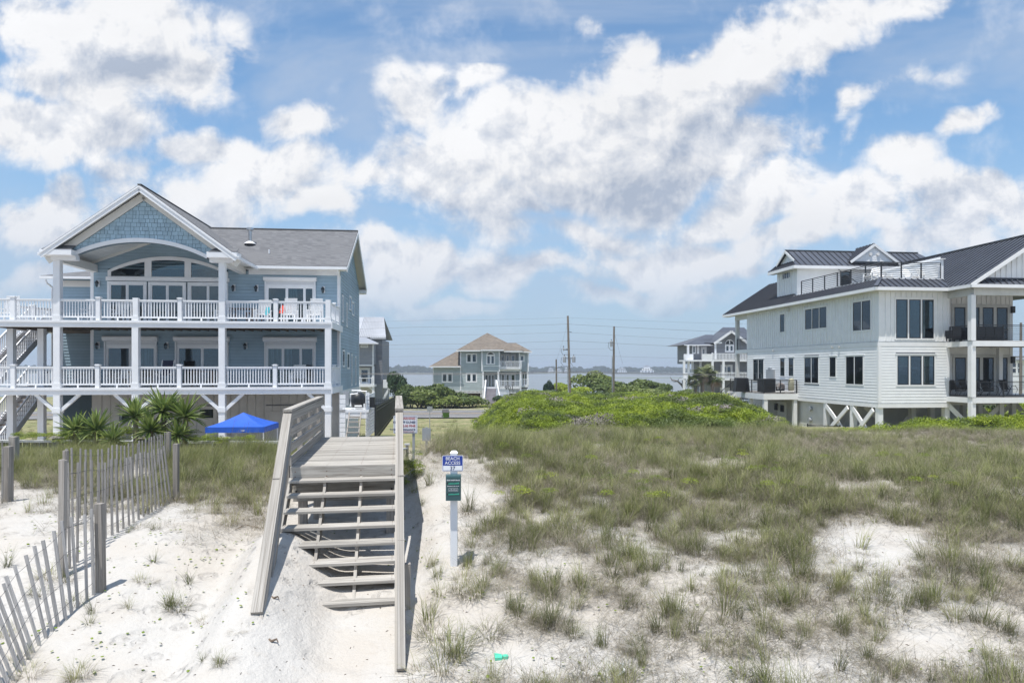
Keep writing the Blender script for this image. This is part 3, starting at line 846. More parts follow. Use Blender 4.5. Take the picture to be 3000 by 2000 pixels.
# wall lanterns
def lantern(a, z, stain=False):
    q = MB(HL); F.mbox(q, a - .055, a + .055, .0, .05, z + .02, z + .34)
    for k in range(5):
        t0 = math.pi * k / 5; t1 = math.pi * (k + 1) / 5
    B = q.build('wall_lantern', M['white_trim'])
    q = MB(HL); c = F.P(a - .03, .16, z + .15)
    q.tube([(c[0], c[1], z + .26), (c[0], c[1], z + .30), (c[0], c[1], z + .20), (c[0], c[1], z + .17)], [.02, .03, .085, .09], 10)
    q.tube([F.P(a - .03, .03, z + .24), F.P(a - .03, .10, z + .30), F.P(a - .03, .16, z + .28)], .018, 6)
    q.build('lamp_hood', M['black_metal'], B)
    q = MB(HL); q.tube([(c[0], c[1], z + .17), (c[0], c[1], z + .05), (c[0], c[1], z)], [.055, .055, .03], 10); q.build('lamp_glass', M['window_glass'], B)
    q = MB(HL)
    for zz in (z + .12, z + .06): q.tube([(c[0] + .062 * math.cos(t), c[1] + .062 * math.sin(t), zz) for t in np.linspace(0, 2 * math.pi, 11)], .008, 5, False)
    for t in np.linspace(0, 2 * math.pi, 6, endpoint=False): q.tube([(c[0] + .062 * math.cos(t), c[1] + .062 * math.sin(t), z + .17), (c[0] + .03 * math.cos(t), c[1] + .03 * math.sin(t), z - .01)], .007, 4)
    q.build('lamp_cage', M['black_metal'], B)
for px, py in ((290, 846), (687, 854), (754, 854), (949, 856)): lantern(U(px), Zf(py))
for px, py in ((290, 1023), (491, 1023), (722, 1023)): lantern(U(px), Zf(py))
# conduit lines from lantern to shutter
for pa, pb, py in ((295, 310, 1013), (496, 516, 1013), (728, 776, 1013), (760, 778, 838)):
    F.box('conduit', M['white_trim'], U(pa), U(pb), .0, .02, Zf(py) - .012, Zf(py) + .012)

# decks
def deck(u0, u1, v0, v1, ztop, name):
    mb = MB(HL); mb.box(u0, u1, v0, v1, ztop - .05, ztop); D = mb.build(name, M['white_trim'])
    mb = MB(HL)
    mb.box(u0, u1, v0 + .18, v1, ztop - .09, ztop - .052)
    for u in np.arange(u0 + .2, u1, .42): mb.box(u, u + .045, v0 + .2, v1, ztop - .28, ztop - .09)
    o = mb.build('joist', M['deck_under'], D); o['kind'] = 'stuff'
    box(HL, 'fascia_board', M['white_trim'], u0, u1, v0 - .02, v0 + .02, ztop - .10, ztop - .0, D)
    box(HL, 'beam', M['white_trim'], u0, u1, v0 + .02, v0 + .16, ztop - .30, ztop - .10, D)
    return D
U0 = FL.u(-70, 0)
DU = deck(U0, .16, -.16, VW, ZU, 'upper_deck')
DL = deck(U0, .16, -.16, VW, ZLO, 'lower_deck')
for D, zz in ((DU, ZU), (DL, ZLO)):
    box(HL, 'fascia_board', M['white_trim'], .161, .20, -.18, VW - .02, zz - .30, zz, D)
# rear run of the decks on the far left
mb = MB(HL); mb.box(U0, FL.u(20, 3.2), VW, VW + 3.5, ZU - .25, ZU); mb.build('upper_deck_return', M['white_trim'])
box(HL, 'deck_extension', M['deck_under'], -14.55, UL, VW + .01, WV, ZU - .27, ZU - .05); box(HL, 'deck_extension', M['deck_under'], -14.55, UL, VW + .01, WV, ZLO - .27, ZLO - .05)
posts_u = [FL.u(170, 0), FL.u(399, 0), FL.u(652, 0), 0.0]
def post(u, v, z0, z1, w=.27, name='deck_post', foot=True):
    mb = MB(HL); h = w / 2
    mb.box(u - h, u + h, v - h, v + h, z0, z1)
    if foot:
        for zz in foot: mb.box(u - h - .03, u + h + .03, v - h - .03, v + h + .03, zz, zz + .2)
    return mb.build(name, M['white_trim'])
for i, u in enumerate(posts_u):
    post(u, 0, -4.2, ZLO - .30, .27, foot=[-1.95])
    post(u, 0, ZLO, ZU - .30, .27, foot=[ZLO])
    if i in (0, 2): post(u, 0, ZU, 4.78, .27, foot=[ZU])
    else: post(u, 0, ZU, ZU + 1.0, .22, 'rail_post', foot=[ZU])
    for sg in (-1, 1):
        if i == 3 and sg == 1: continue
        bar(HL, 'knee_brace', M['white_trim'], (u + sg * .12, 0, -1.86), (u + sg * .90, 0, ZLO - .28), .12, .14)
post(FL.u(170, 0), .02, -4.2, ZLO - .3, .26, foot=None) if False else None
# railings with square balusters
def railing(u0, u1, v0, v1, z, parent, n_sp=.117, caps=(), h=.93):
    p0, p1 = Vector((u0, v0, 0)), Vector((u1, v1, 0)); L = (p1 - p0).length
    mb = MB(HL)
    mb.bar((u0, v0, z + h - .03), (u1, v1, z + h - .03), .10, .05); mb.bar((u0, v0, z + h - .08), (u1, v1, z + h - .08), .05, .06)
    mb.bar((u0, v0, z + .15), (u1, v1, z + .15), .05, .07)
    Rr = mb.build('railing', M['white_rail'])
    n = max(2, int(L / n_sp))
    for i in range(1, n):
        p = p0.lerp(p1, i / n); box(HL, 'baluster', M['white_rail'], p.x - .019, p.x + .019, p.y - .019, p.y + .019, z + .18, z + h - .10, Rr)
    for k in (.5,) if L < 2.6 else (.33, .67):
        p = p0.lerp(p1, k); box(HL, 'foot_block', M['white_rail'], p.x - .03, p.x + .03, p.y - .03, p.y + .03, z, z + .12, Rr)
    return Rr
def newel(u, v, z, w=.15):
    mb = MB(HL); h = w / 2
    mb.box(u - h, u + h, v - h, v + h, z, z + .98); mb.box(u - h - .03, u + h + .03, v - h - .03, v + h + .03, z + .98, z + 1.01); mb.box(u - h, u + h, v - h, v + h, z + 1.01, z + 1.03)
    mb.build('newel_post', M['white_rail'])
for z, pxs in ((ZU, [-60, 40, (170), 289, (401), 528, (652), 808, (962)]), (ZLO, [-60, 40, (170), 287, (399), 526, (652), 806, (962)])):
    us = [FL.u(p, 0) for p in pxs]; us[-1] = 0.0
    for i in range(len(us) - 1): railing(us[i] + .12, us[i + 1] - .12, 0, 0, z, None)
    for p, u in zip(pxs, us):
        if p in (40, 289, 287, 528, 526, 808, 806, -60): newel(u, 0, z, .17)
    railing(.02, .02, .14, VW - .1, z, None, .14); newel(.02, 1.6, z, .14); newel(.02, VW - .12, z, .12)
# rear railings far left (seen through the front ones), upper level
railing(FL.u(40, 3.4), FL.u(158, 5.2), 3.4, 5.2, ZU, None, .15)
newel(FL.u(95, 4.2), 4.2, ZU, .2)

# porch gable
VG = -.52
pk = (FL.u(408, VG), FL.z(540, FL.u(408, VG), VG)); el = (FL.u(121, VG), 5.06); er = (FL.u(690, VG), 5.06)
gs = (pk[1] - el[1]) / (pk[0] - el[0])      # roof slope
gz = lambda u: pk[1] - gs * abs(u - pk[0])
# roof slabs of the porch gable: run back into the main roof
for sg, e in ((-1, el), (1, er)):
    vback_low = VW + .2 if sg > 0 else VW + 3.0
    n = Vector((sg * gs, 0, 1)).normalized()
    ue = pk[0] + sg * (abs(e[0] - pk[0]) + .06)
    zz = gz(ue)
    q = MB(HL); q.slab([(pk[0], VG, pk[1]), (ue, VG, zz), (ue, vback_low, zz), (pk[0], VW + 6.2, pk[1])][::sg], n, .05)
    q.build('roof', M['grey_roof'], label='porch gable roof slope')
    # under-roof deck and rake boards
    q = MB(HL); q.slab([(pk[0], VG + .02, pk[1] - .07), (ue - sg * .03, VG + .02, zz - .07 + .0), (ue - sg * .03, vback_low, zz - .07), (pk[0], VW + 3, pk[1] - .07)][::sg], n, .04)
    q.build('soffit', M['soffit'])
    bar(HL, 'rake_board', M['white_trim'], (pk[0], VG - .02, pk[1] - .19), (ue, VG - .02, zz - .19), .045, .23, up=n)
    bar(HL, 'rake_trim', M['white_trim'], (pk[0], VG - .055, pk[1] - .10), (ue, VG - .055, zz - .10), .03, .07, up=n)
    # gutter along the porch side eave
    bar(HL, 'gutter', M['white_trim'], (ue + sg * .03, VG, zz - .12), (ue + sg * .03, VW - .35 if sg > 0 else VW + 2.4, zz - .12), .13, .13)
    # boxed eave return with its little shingled lid
    ui = pk[0] + sg * (abs(e[0] - pk[0]) - 1.22)
    lo, hi = (ue, ui) if sg < 0 else (ui, ue)
    q = MB(HL); q.box(lo, hi, VG - .03, .12, 4.86, 5.10); q.box(lo + (.0 if sg > 0 else .25), hi - (.25 if sg > 0 else 0), -.18, .16, 4.70, 4.86); q.build('eave_return', M['white_trim'])
    q = MB(HL); q.slab([(lo + .08, VG - .04, 5.11), (hi - .0, VG - .04, 5.11), (hi - .05, -.06, 5.36), (lo + .22, -.06, 5.36)], (0, -.5, .85), .03)
    q.build('return_roof', M['grey_roof'])
    # porch side beam over the deck and pale soffit strip
    ub = -11.53 if sg < 0 else -4.62
    q = MB(HL); q.box(ub - .14, ub + .14, .14, VW - .04, 4.62, 4.98); q.box(min(ub, ue), max(ub, ue) , .16, VW - .06, 4.94, 4.97); q.build('porch_beam', M['soffit'])
# ridge cap
bar(HL, 'ridge_cap', M['grey_roof'], (pk[0], VG, pk[1] + .0), (pk[0], VW + 6.2, pk[1] + .0), .16, .05)
# shingled gable wall with the arch cut out of it
a0, a1 = FL.u(212, 0), FL.u(608, 0)
arc_o = arch_pts(a0, a1, FL.z(744, -8, 0), FL.z(698, -8, 0), 34); arc_i = [(x, z - .19) for x, z in arc_o]
VS = -.02
inner_z = lambda u: gz(u) - .36
mb = MB(HL)      # backing, in vertical strips between arch and roof
zb0 = 4.9
us = list(np.linspace(el[0] + .35, er[0] - .35, 60))
for i in range(59):
    x0, x1 = us[i], us[i + 1]
    lo0 = arch_z(x0, arc_i) if a0 < x0 < a1 else zb0; lo1 = arch_z(x1, arc_i) if a0 < x1 < a1 else zb0
    h0, h1 = inner_z(x0) + .2, inner_z(x1) + .2
    if h0 > lo0 and h1 > lo1: mb.slab([(x0, VS, lo0), (x1, VS, lo1), (x1, VS, h1), (x0, VS, h0)], (0, -1, 0), .22)
GW = mb.build('porch_gable', M['blue_gap_shade'])
row_h = .178; z = 4.98; r = 0; rg = random.Random(5)
while z < pk[1] - .3:
    x = el[0] + .3 - rg.random() * .2
    while x < er[0]:
        w = rg.choice((.13, .17, .2, .24, .28)); dzb = rg.uniform(-.006, .006)
        poly = [(x + .008, z + .010 + dzb), (x + w - .008, z + .010 + dzb), (x + w - .008, z + row_h - .002), (x + .008, z + row_h - .002)]
        nrm = math.hypot(gs, 1)
        for sg in (-1, 1):     # keep inside the rakes
            poly = polyclip(poly, (sg * gs, 1), pk[1] - .60 + sg * gs * pk[0]) if poly else poly
        cx = x + w / 2
        if poly and a0 - .1 < cx < a1 + .1:
            sl = (arch_z(cx + .05, arc_o) - arch_z(cx - .05, arc_o)) / .1
            poly = polyclip(poly, (sl, -1), -(arch_z(cx, arc_o) - sl * cx) + .03) if poly else poly
        if poly and (cx < a0 - .1 or cx > a1 + .1) and z < 5.3: poly = None
        if poly and len(poly) > 2 and (max(p[1] for p in poly) - min(p[1] for p in poly)) > .03:
            k = len(poly); t = rg.uniform(.014, .022)
            vv = [(p[0], VS - .001 - (t if p[1] < z + row_h * .5 else t * .45), p[1]) for p in poly] + [(p[0], VS - .001, p[1]) for p in poly]
            q = MB(HL); q.add(vv, [tuple(range(k))] + [(i, k + i, k + (i + 1) % k, (i + 1) % k) for i in range(k)])
            q.build('shingle', M['blue_shingle'], GW)
        x += w
    z += row_h; r += 1
for sg in (-1, 1):
    e_ = el if sg < 0 else er; n = Vector((sg * gs, 0, 1)).normalized()
    bar(HL, 'gable_frieze', M['soffit'], (pk[0], VS - .05, pk[1] - .40), (e_[0], VS - .05, gz(e_[0]) - .40), .05, .30, up=n)
# arch band
mb = MB(HL)
for i in range(len(arc_o) - 1):
    (x0, z0), (x1, z1) = arc_o[i], arc_o[i + 1]
    mb.add([(x0, VS - .06, z0), (x1, VS - .06, z1), (x1, VS - .06, z1 - .18), (x0, VS - .06, z0 - .18),
            (x0, VS + .26, z0), (x1, VS + .26, z1), (x1, VS + .26, z1 - .18), (x0, VS + .26, z0 - .18)],
           [(0, 1, 2, 3), (0, 4, 5, 1), (3, 2, 6, 7), (4, 7, 6, 5)])
mb.build('arch_band', M['white_trim'])
# vaulted porch ceiling in narrow boards
for sg in (-1, 1):
    nb_ = 15
    for i in range(nb_):
        ua, ub = -8.1 + sg * 3.55 * i / nb_, -8.1 + sg * (3.55 * (i + 1) / nb_ - .012)
        za, zb_ = ceil_z(ua), ceil_z(ub)
        q = MB(HL); q.slab([(ua, .26, za), (ub, .26, zb_), (ub, VW - .03, zb_), (ua, VW - .03, za)][::sg], (0, 0, 1), .02)
        q.build('ceiling_board', M['ceiling_white'])
    q = MB(HL); q.bar((-8.1, VW - .06, ceil_z(-8.1) - .08), (-8.1 + sg * 3.55, VW - .06, ceil_z(-8.1 + 3.55) - .08), .04, .12); q.build('ceiling_trim', M['soffit'])

# main roof: gable with its ridge along the front
ev, rv, bv = VW - .52, VW + 4.0, VW + 8.52; ez, rz = 5.02, 7.66
Urt = UC + .42
for (va, za, vb, zb_, sgn) in ((ev, ez, rv, rz, 1), (bv, ez, rv, rz, -1)):
    n = Vector((0, -(rz - ez) / (rv - ev) * sgn, 1)).normalized()
    q = MB(HL)
    q.slab([(UL - .3 if sgn < 0 else -5.6, va, za), (Urt, va, za), (Urt, vb, zb_), (UL - .3 if sgn < 0 else -9.0, vb, zb_)][::sgn], n, .05)
    q.build('roof', M['grey_roof'])
    q = MB(HL); q.slab([(-4.6 if sgn > 0 else UL, va + .02, za - .065), (Urt - .02, va + .02 * sgn, za - .065), (Urt - .02, vb, zb_ - .065), (-4.6, vb, zb_ - .065)][::sgn], n, .04)
    q.build('soffit', M['soffit'])
    bar(HL, 'rake_board', M['white_trim'], (Urt, va, za - .19), (Urt, vb, zb_ - .19), .045, .22, up=n)
box(HL, 'gutter', M['white_trim'], -4.0, Urt + .02, ev - .12, ev + .0, ez - .17, ez - .04)
box(HL, 'soffit_board', M['soffit'], -4.4, Urt - .05, ev + .0, VW, 4.845, 4.865)
box(HL, 'rear_fascia', M['white_trim'], UL - .3, Urt, bv, bv + .04, ez - .25, ez - .03)
box(HL, 'rear_eave_return', M['white_trim'], UC, Urt, bv - .5, bv, ez - .42, ez - .2)
bar(HL, 'ridge_cap', M['grey_roof'], (-9, rv, rz + .01), (Urt, rv, rz + .01), .2, .05)
# small wing roof on the left
q = MB(HL); wu0 = WU0 - .45
q.slab([(wu0, WV - .45, 4.80), (WU1 + .2, WV - .45, 4.80), (WU1 + .2, WV + 1.6, 5.35), (wu0 + 1.4, WV + 1.6, 5.35)], (0, -.25, .97), .05)
q.build('roof', M['grey_roof'], label='low roof over the side wing')
box(HL, 'gutter', M['white_trim'], wu0, WU1 + .1, WV - .55, WV - .43, 4.64, 4.77)
mb = MB(HL); mb.tube([(wu0 + .25, WV - .45, 4.6), (wu0 + .28, WV - .4, 4.42), (WU0 - .08, WV - .1, 4.25), (WU0 - .08, WV - .08, 4.1), (WU0 - .08, WV - .08, -1.0)], .045, 8)
mb.build('downspout', M['white_trim'])
mb = MB(HL); mb.tube([(UC - .03, ev - .05, ez - .15), (UC - .01, VW - .12, 4.6), (UC + .0, VW - .09, 4.4), (UC + .0, VW - .09, -3.9)], .045, 8)
mb.build('downspout', M['white_trim'])
# flue, vent pipe and satellite bits on the roof
fu = FL.u(728, VW + 1.6); fv = VW + 1.9; fz = ez + (fv - ev) * (rz - ez) / (rv - ev)
mb = MB(HL); mb.tube([(fu, fv, fz + .02), (fu, fv, fz + .06), (fu, fv, fz + .16)], [.3, .28, .12], 14); mb.build('flue_flashing', M['white_trim'])
mb = MB(HL); mb.tube([(fu, fv, fz + .1), (fu, fv, fz + .72)], .085, 12); mb.tube([(fu, fv, fz + .70), (fu, fv, fz + .74), (fu, fv, fz + .76), (fu, fv, fz + .86), (fu, fv, fz + .88)], [.09, .16, .17, .17, .12], 14)
mb.build('flue_pipe', M['chrome'])
mb = MB(HL); fu2 = FL.u(787, VW + .7); fv2 = VW + .8; fz2 = ez + (fv2 - ev) * (rz - ez) / (rv - ev); mb.tube([(fu2, fv2, fz2), (fu2, fv2, fz2 + .22)], .04, 8); mb.build('vent_pipe', M['white_trim'])
# tall white posts and two stacked flights of stairs on the left end
for px in (34, 123):
    u = FL.u(px, 1.5); post(u, 1.5, -4.2, ZLO - .3, .26, 'stair_post', None); post(u, 1.5, ZLO, ZU - .3, .26, 'stair_post', None)
def flight(ua, ub, v0, zb_, zt, nst=16, run=.27):
    rise = (zt - zb_) / nst
    q = MB(HL)
    for u in (ua, ub - .05):
        q.bar((u, v0, zb_ + .02), (u, v0 + nst * run, zt + .02), .05, .30)
    St = q.build('stair', M['white_trim'])
    for i in range(nst):
        v = v0 + i * run; z = zb_ + i * rise
        box(HL, 'riser', M['white_trim'], ua + .03, ub - .06, v + .24, v + .26, z + .0, z + rise - .02, St)
        box(HL, 'tread', M['deck_under'], ua + .03, ub - .06, v - .04 + run, v + 2 * run, z + rise - .04, z + rise, St)
    for u in (ua - .05, ub + .0):
        q = MB(HL); q.bar((u, v0, zb_ + .95), (u, v0 + nst * run, zt + .95), .07, .06); q.bar((u, v0, zb_ + .22), (u, v0 + nst * run, zt + .22), .05, .05)
        Rr = q.build('stair_rail', M['white_rail'])
        for k in range(1, 30):
            v = v0 + nst * run * k / 30; z = zb_ + (zt - zb_) * k / 30
            box(HL, 'baluster', M['white_rail'], u - .018, u + .018, v - .018, v + .018, z + .22, z + .95, Rr)
    return St
fu0 = -15.75
flight(fu0, fu0 + 1.0, 1.2, ZLO, ZU)
flight(fu0, fu0 + 1.0, 1.2, -4.1, ZLO)
# ------------------------------------------------------------------ RIGHT HOUSE (white, dark standing seam roofs, roof terrace)
paint('seam_metal', (.105, .113, .135), .42, .08, .6, metal=.35, obj_var=.08)
paint('seam_rib', (.045, .048, .058), .4, .05, metal=.5)
paint('sash_black', (.012, .013, .016), .4, .1)
paint('porch_floor', (.20, .19, .18), .7, .1)
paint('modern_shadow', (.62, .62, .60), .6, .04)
FR = Frame(23.1, 43.0, 6.0)
ZBR = -4.9
HR = Thing('modern_house', FR, ZBR, 'white modern house on piles with black standing seam roofs and a roof terrace', 'house', u=5, v=9)
MW = M['modern_white']
HV = 18.6                                   # depth of the side wall
FV = 0.0
PR = 4.75                                   # right end of the forward front wall
ZM, ZE, ZBOT = 1.68, 4.84, -2.20
zS = lambda py, v: FR.z(py, 0, v)           # heights on the side wall
RV = lambda px, u=0.0: FR.v(px, u)
SW = Wall(HR, 'left', 0.0); FW = Wall(HR, 'front', 0.0); BW = Wall(HR, 'front', 1.6)
mb = MB(HR)
mb.add([(0, 0, ZBOT - .25), (PR, 0, ZBOT - .25), (PR, 1.6, ZBOT - .25), (10.6, 1.6, ZBOT - .25), (10.6, HV, ZBOT - .25), (0, HV, ZBOT - .25)] +
       [(0, 0, ZE), (PR, 0, ZE), (PR, 1.6, ZE), (10.6, 1.6, ZE), (10.6, HV, ZE), (0, HV, ZE)],
       [(5, 4, 3, 2, 1, 0), (6, 7, 8, 9, 10, 11)] + [(i, (i + 1) % 6, 6 + (i + 1) % 6, 6 + i) for i in range(6)])
mb.build('wall', MW)
mb = MB(HR); mb.box(-.0015, 1, .0, HV, ZBOT, ZM - .3); mb.box(0, PR, -.0015, 1, ZBOT, ZM - .3); mb.build('lap_shade_sheet', M['lap_gap_shade'])  # dark sheet added behind the lap boards to paint shade into their gaps
# side windows: (left px, right px, top row, bottom row, sashes, blinds)
def sw(px0, px1, py_t, py_b, n, blind=None):
    v1, v0 = RV(px0), RV(px1); vm = (v0 + v1) / 2
    return (v0 - .06, v1 + .06, zS(py_b, vm) - .08, zS(py_t, vm) + .08, n, blind)
up = [sw(2286.5, 2299.5, 921, 972, 1), sw(2360, 2423, 903, 962, 3), sw(2500, 2552, 883, 967, 2)]
lo = [sw(2208, 2238, 1053, 1115, 2, [.9, .0]), sw(2287, 2300, 1050, 1101, 1, [.5]), sw(2312, 2326, 1049, 1101, 1, [.2]), sw(2358, 2399, 1047, 1121, 2, [.9, .9]),
      sw(2432, 2450, 1046, 1103, 1, [.3]), sw(2480, 2530, 1044, 1125, 2, [.35, .35])]
for w_ in up + lo:
    SW.window(w_[0], w_[1], w_[2], w_[3], w_[4], .08, M['modern_trim'], M['sash_black'], M['window_glass'], .05, .08, blind=w_[5], head=.05)
fu_ = [(FR.u(2620, 0), FR.u(2738, 0), FR.z(995, 2, 0), FR.z(873, 2, 0), 3, [0, 0, 0]), (FR.u(2624, 0), FR.u(2740, 0), FR.z(1131, 2, 0), FR.z(1038, 2, 0), 3, [.38, .0, .35])]
for w_ in fu_:
    FW.window(w_[0], w_[1], w_[2], w_[3], w_[4], .09, M['modern_trim'], M['sash_black'], M['window_glass'], .055, .10, blind=w_[5], head=.05)
hs_lo = [(w[0], w[1], w[2], w[3] + .05) for w in lo]; hs_up = [(w[0], w[1], w[2], w[3] + .05) for w in up]
SW.siding(MW, .12, HV - .12, ZBOT, ZM - .30, .187, hs_lo, name='lap_board', thick=.020)
FW.siding(MW, .16, PR - .12, ZBOT, ZM - .30, .187, [(w[0], w[1], w[2], w[3] + .05) for w in fu_[1:]], name='lap_board', thick=.020)
SW.battens(MW, .1, HV - .1, ZM + .05, ZE, .36, hs_up); FW.battens(MW, .1, PR - .05, ZM + .05, ZE, .36, [(w[0], w[1], w[2], w[3] + .05) for w in fu_[:1]])
for W_, a0_, a1_ in ((SW, 0, HV), (FW, 0, PR)):
    W_.box('belt_board', M['modern_trim'], a0_, a1_, 0, .03, ZM - .30, ZM - .01)
    W_.box('belt_flashing', M['grey_box'], a0_, a1_, 0, .04, ZM - .008, ZM + .012)
    W_.box('skirt_board', M['modern_trim'], a0_ - .02, a1_, -.01, .035, ZBOT - .30, ZBOT - .01)
    W_.box('skirt_flashing', M['grey_box'], a0_, a1_, 0, .045, ZBOT - .008, ZBOT + .01)
SW.box('corner_board', M['modern_trim'], -.03, .12, .0, .034, ZBOT, ZM - .31); FW.box('corner_board', M['modern_trim'], .0, .16, .0, .034, ZBOT, ZM - .31)
FW.box('corner_board', M['modern_trim'], PR - .12, PR + .03, .0, .034, ZBOT - .2, ZE)
for px, py in ((2267, 1026), (2440, 1016), (2461, 1015)):
    v = RV(px); SW.box('dryer_vent', M['modern_shadow'], v - .08, v + .08, .03, .12, zS(py, v) - .07, zS(py, v) + .07)
v = RV(2310); SW.box('junction_box', M['modern_shadow'], v - .25, v + .05, .03, .12, zS(912, v), zS(900, v))

# ---- standing seam roofs
def seam_roof(name, poly, ndown, step, up_dir, label=None, rib_h=.05, parent=None):
    """metal sheet on a planar polygon, one raised seam every step; seams follow the fall line (up_dir)"""
    P3 = [Vector(p) for p in poly]
    n = (P3[1] - P3[0]).cross(P3[2] - P3[0]).normalized()
    if n.z < 0: n = -n; P3.reverse()
    q = MB(HR); q.slab(P3, n, .05); Rf = q.build(name, M['seam_metal'], label=label)
    upv = Vector(up_dir); upv = (upv - n * upv.dot(n)).normalized(); ac = n.cross(upv).normalized()
    o = P3[0]
    p2 = [((p - o).dot(ac), (p - o).dot(upv)) for p in P3]
    x0, x1 = min(p[0] for p in p2), max(p[0] for p in p2)
    k = int((x1 - x0) / step)
    for i in range(k + 1):
        x = x0 + (x1 - x0 - k * step) / 2 + i * step
        x = min(max(x, x0 + .02), x1 - .02)
        ys = []
        for j in range(len(p2)):
            a, b = p2[j], p2[(j + 1) % len(p2)]
            if (a[0] - x) * (b[0] - x) < 0: ys.append(a[1] + (x - a[0]) / (b[0] - a[0]) * (b[1] - a[1]))
        if len(ys) >= 2 and max(ys) - min(ys) > .05:
            y0_, y1_ = min(ys), max(ys)
            c0 = o + ac * x + upv * y0_ + n * (rib_h / 2); c1 = o + ac * x + upv * y1_ + n * (rib_h / 2)
            bar(HR, 'seam', M['seam_rib'], c0, c1, .045, rib_h, Rf, up=n)
    return Rf
OV = .6; EZ = 5.06
# main rear gable roof, left slope, then the low skirt round the terrace
rU, rZ = 4.06, 8.05; sl = (rZ - EZ) / (rU + OV)
tv = 11.3
skz = EZ + sl * 1.0
seam_roof('main_roof', [(-OV, HV + 3.9, EZ), (-OV, tv, EZ), (.42, tv, EZ + sl * (OV + .42)), (rU, tv + 3.3, rZ), (rU, HV + 3.9, rZ)], 0, .42, (1, 0, sl))
seam_roof('main_roof', [(2 * rU + OV, HV + 3.9, EZ), (2 * rU + OV, tv, EZ), (rU, tv, rZ), (rU, HV + 3.9, rZ)], 0, .6, (-1, 0, sl), label='far slope of the rear roof')
seam_roof('skirt_roof', [(-OV, tv, EZ), (-OV, -OV, EZ), (.42, .42, skz), (.42, tv, skz)], 0, .42, (1, 0, sl))
vx = PR - .45
seam_roof('skirt_roof', [(-OV, -OV, EZ), (vx, -OV, EZ), (PR, .42, skz), (.42, .42, skz)], 0, .42, (0, 1, sl))
bar(HR, 'hip_cap', M['seam_metal'], (-OV, -OV, EZ + .05), (.42, .42, skz + .05), .22, .05)
# eaves: fascia and soffit
def eave(u0, v0, u1, v1, z=EZ, name='fascia', h=.2):
    bar(HR, name, M['modern_trim'], (u0, v0, z - h / 2 - .02), (u1, v1, z - h / 2 - .02), .04, h)
eave(-OV, -OV - .02, -OV, HV + 3.9); eave(-OV, -OV, vx, -OV)
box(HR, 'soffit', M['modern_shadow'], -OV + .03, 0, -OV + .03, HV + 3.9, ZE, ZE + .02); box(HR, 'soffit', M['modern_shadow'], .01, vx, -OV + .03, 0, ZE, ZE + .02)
bar(HR, 'rake_board', M['modern_trim'], (-OV, HV + 3.92, EZ - .1), (rU, HV + 3.92, rZ - .1), .04, .2)
# terrace floor, parapet cap and railing
TZ = skz + .02
box(HR, 'terrace_floor', M['modern_shadow'], .45, PR + .1, .45, 15, TZ - .25, TZ - .05)
box(HR, 'terrace_kerb', M['modern_trim'], .43, .52, .43, tv + .1, TZ - .3, TZ + .02); box(HR, 'terrace_kerb', M['modern_trim'], .53, PR, .43, .52, TZ - .3, TZ + .02)
def cable_rail(p0, p1, z, posts, h=1.02, n=7, th=HR, mat='black_metal', first=True):
    p0, p1 = Vector((*p0, 0)), Vector((*p1, 0))
    q = MB(th); q.bar((p0.x, p0.y, z + h), (p1.x, p1.y, z + h), .06, .05); Rr = q.build('metal_railing', M[mat])
    for i in range(posts + 1):
        p = p0.lerp(p1, i / posts)
        box(th, 'rail_post', M[mat], p.x - .032, p.x + .032, p.y - .032, p.y + .032, z, z + h, Rr)
    for i in range(n):
        zz = z + h * (i + .7) / (n + .5); bar(th, 'rail_bar', M[mat], (p0.x, p0.y, zz), (p1.x, p1.y, zz), .026, .026, Rr)
    return Rr
vfar = RV(2348, .5)
cable_rail((.5, vfar), (.5, .5), TZ, 6); cable_rail((.52, .5), (PR - .15, .5), TZ, 3)
# cheek wall between terrace and wing roof
mb = MB(HR); wz = 7.0; mb.slab([(PR, .45, TZ - .3), (PR, .45, wz), (PR, 7.6, wz + .0), (PR, 7.6, TZ - .3)], (1, 0, 0), .16); mb.build('terrace_wall', M['modern_trim'])
CW = Wall(HR, 'left', PR - .16)
for i in range(9): CW.box('lap_board', MW, .5, 7.5, .002, .03, TZ + .0 + i * .16, TZ + .155 + i * .16, kind='wedge')
box(HR, 'wall_cap', M['modern_trim'], PR - .22, PR + .08, .36, 7.7, wz, wz + .04)
# stair tower on the roof
TU0, TU1, TV0, TV1, TZE = .8, 12.8, 11.35, 14.6, 8.0
mb = MB(HR); mb.box(TU0, TU1, TV0, TV1, 5.0, TZE + .1); mb.build('tower_wall', MW)
TF = Wall(HR, 'front', TV0); TS = Wall(HR, 'left', TU0)
TS.battens(MW, TV0 + .05, TV1 - .05, 5.6, TZE, .4); 
TF.siding(MW, TU0 + .1, TU1, 5.5, TZE, .187, [(FR.u(2455, TV0), FR.u(2497, TV0), 5.4, 7.8)], name='lap_board', thick=.02)
TS.window(TV0 + 1.0, TV0 + 2.3, FR.z(818, TU0, TV0 + 1.6), FR.z(797, TU0, TV0 + 1.6), 1, .07, M['modern_trim'], M['sash_black'], M['window_glass'], .04)
a, b = FR.u(2457, TV0), FR.u(2495, TV0)
TF.window(a, b, TZ - .05, FR.z(790, 4, TV0), 1, .1, M['modern_trim'], M['sash_black'], M['window_glass'], .11)
TO = .55; te = TZE + .12; rv_, rz_ = (TV0 + TV1) / 2, 9.62; ts = (rz_ - te) / (rv_ - TV0 + TO)
gl = TU0 - TO + .75
pe = (TU0 - .1, )
seam_roof('tower_roof', [(TU0 - TO, TV0 - TO, te), (TU1 + TO, TV0 - TO, te), (TU1 - .5, rv_, rz_), (TU0 - .15, rv_, rz_), (TU0 - .15, TV0 - TO + .75, te + ts * .75)], 0, .5, (0, 1, ts))
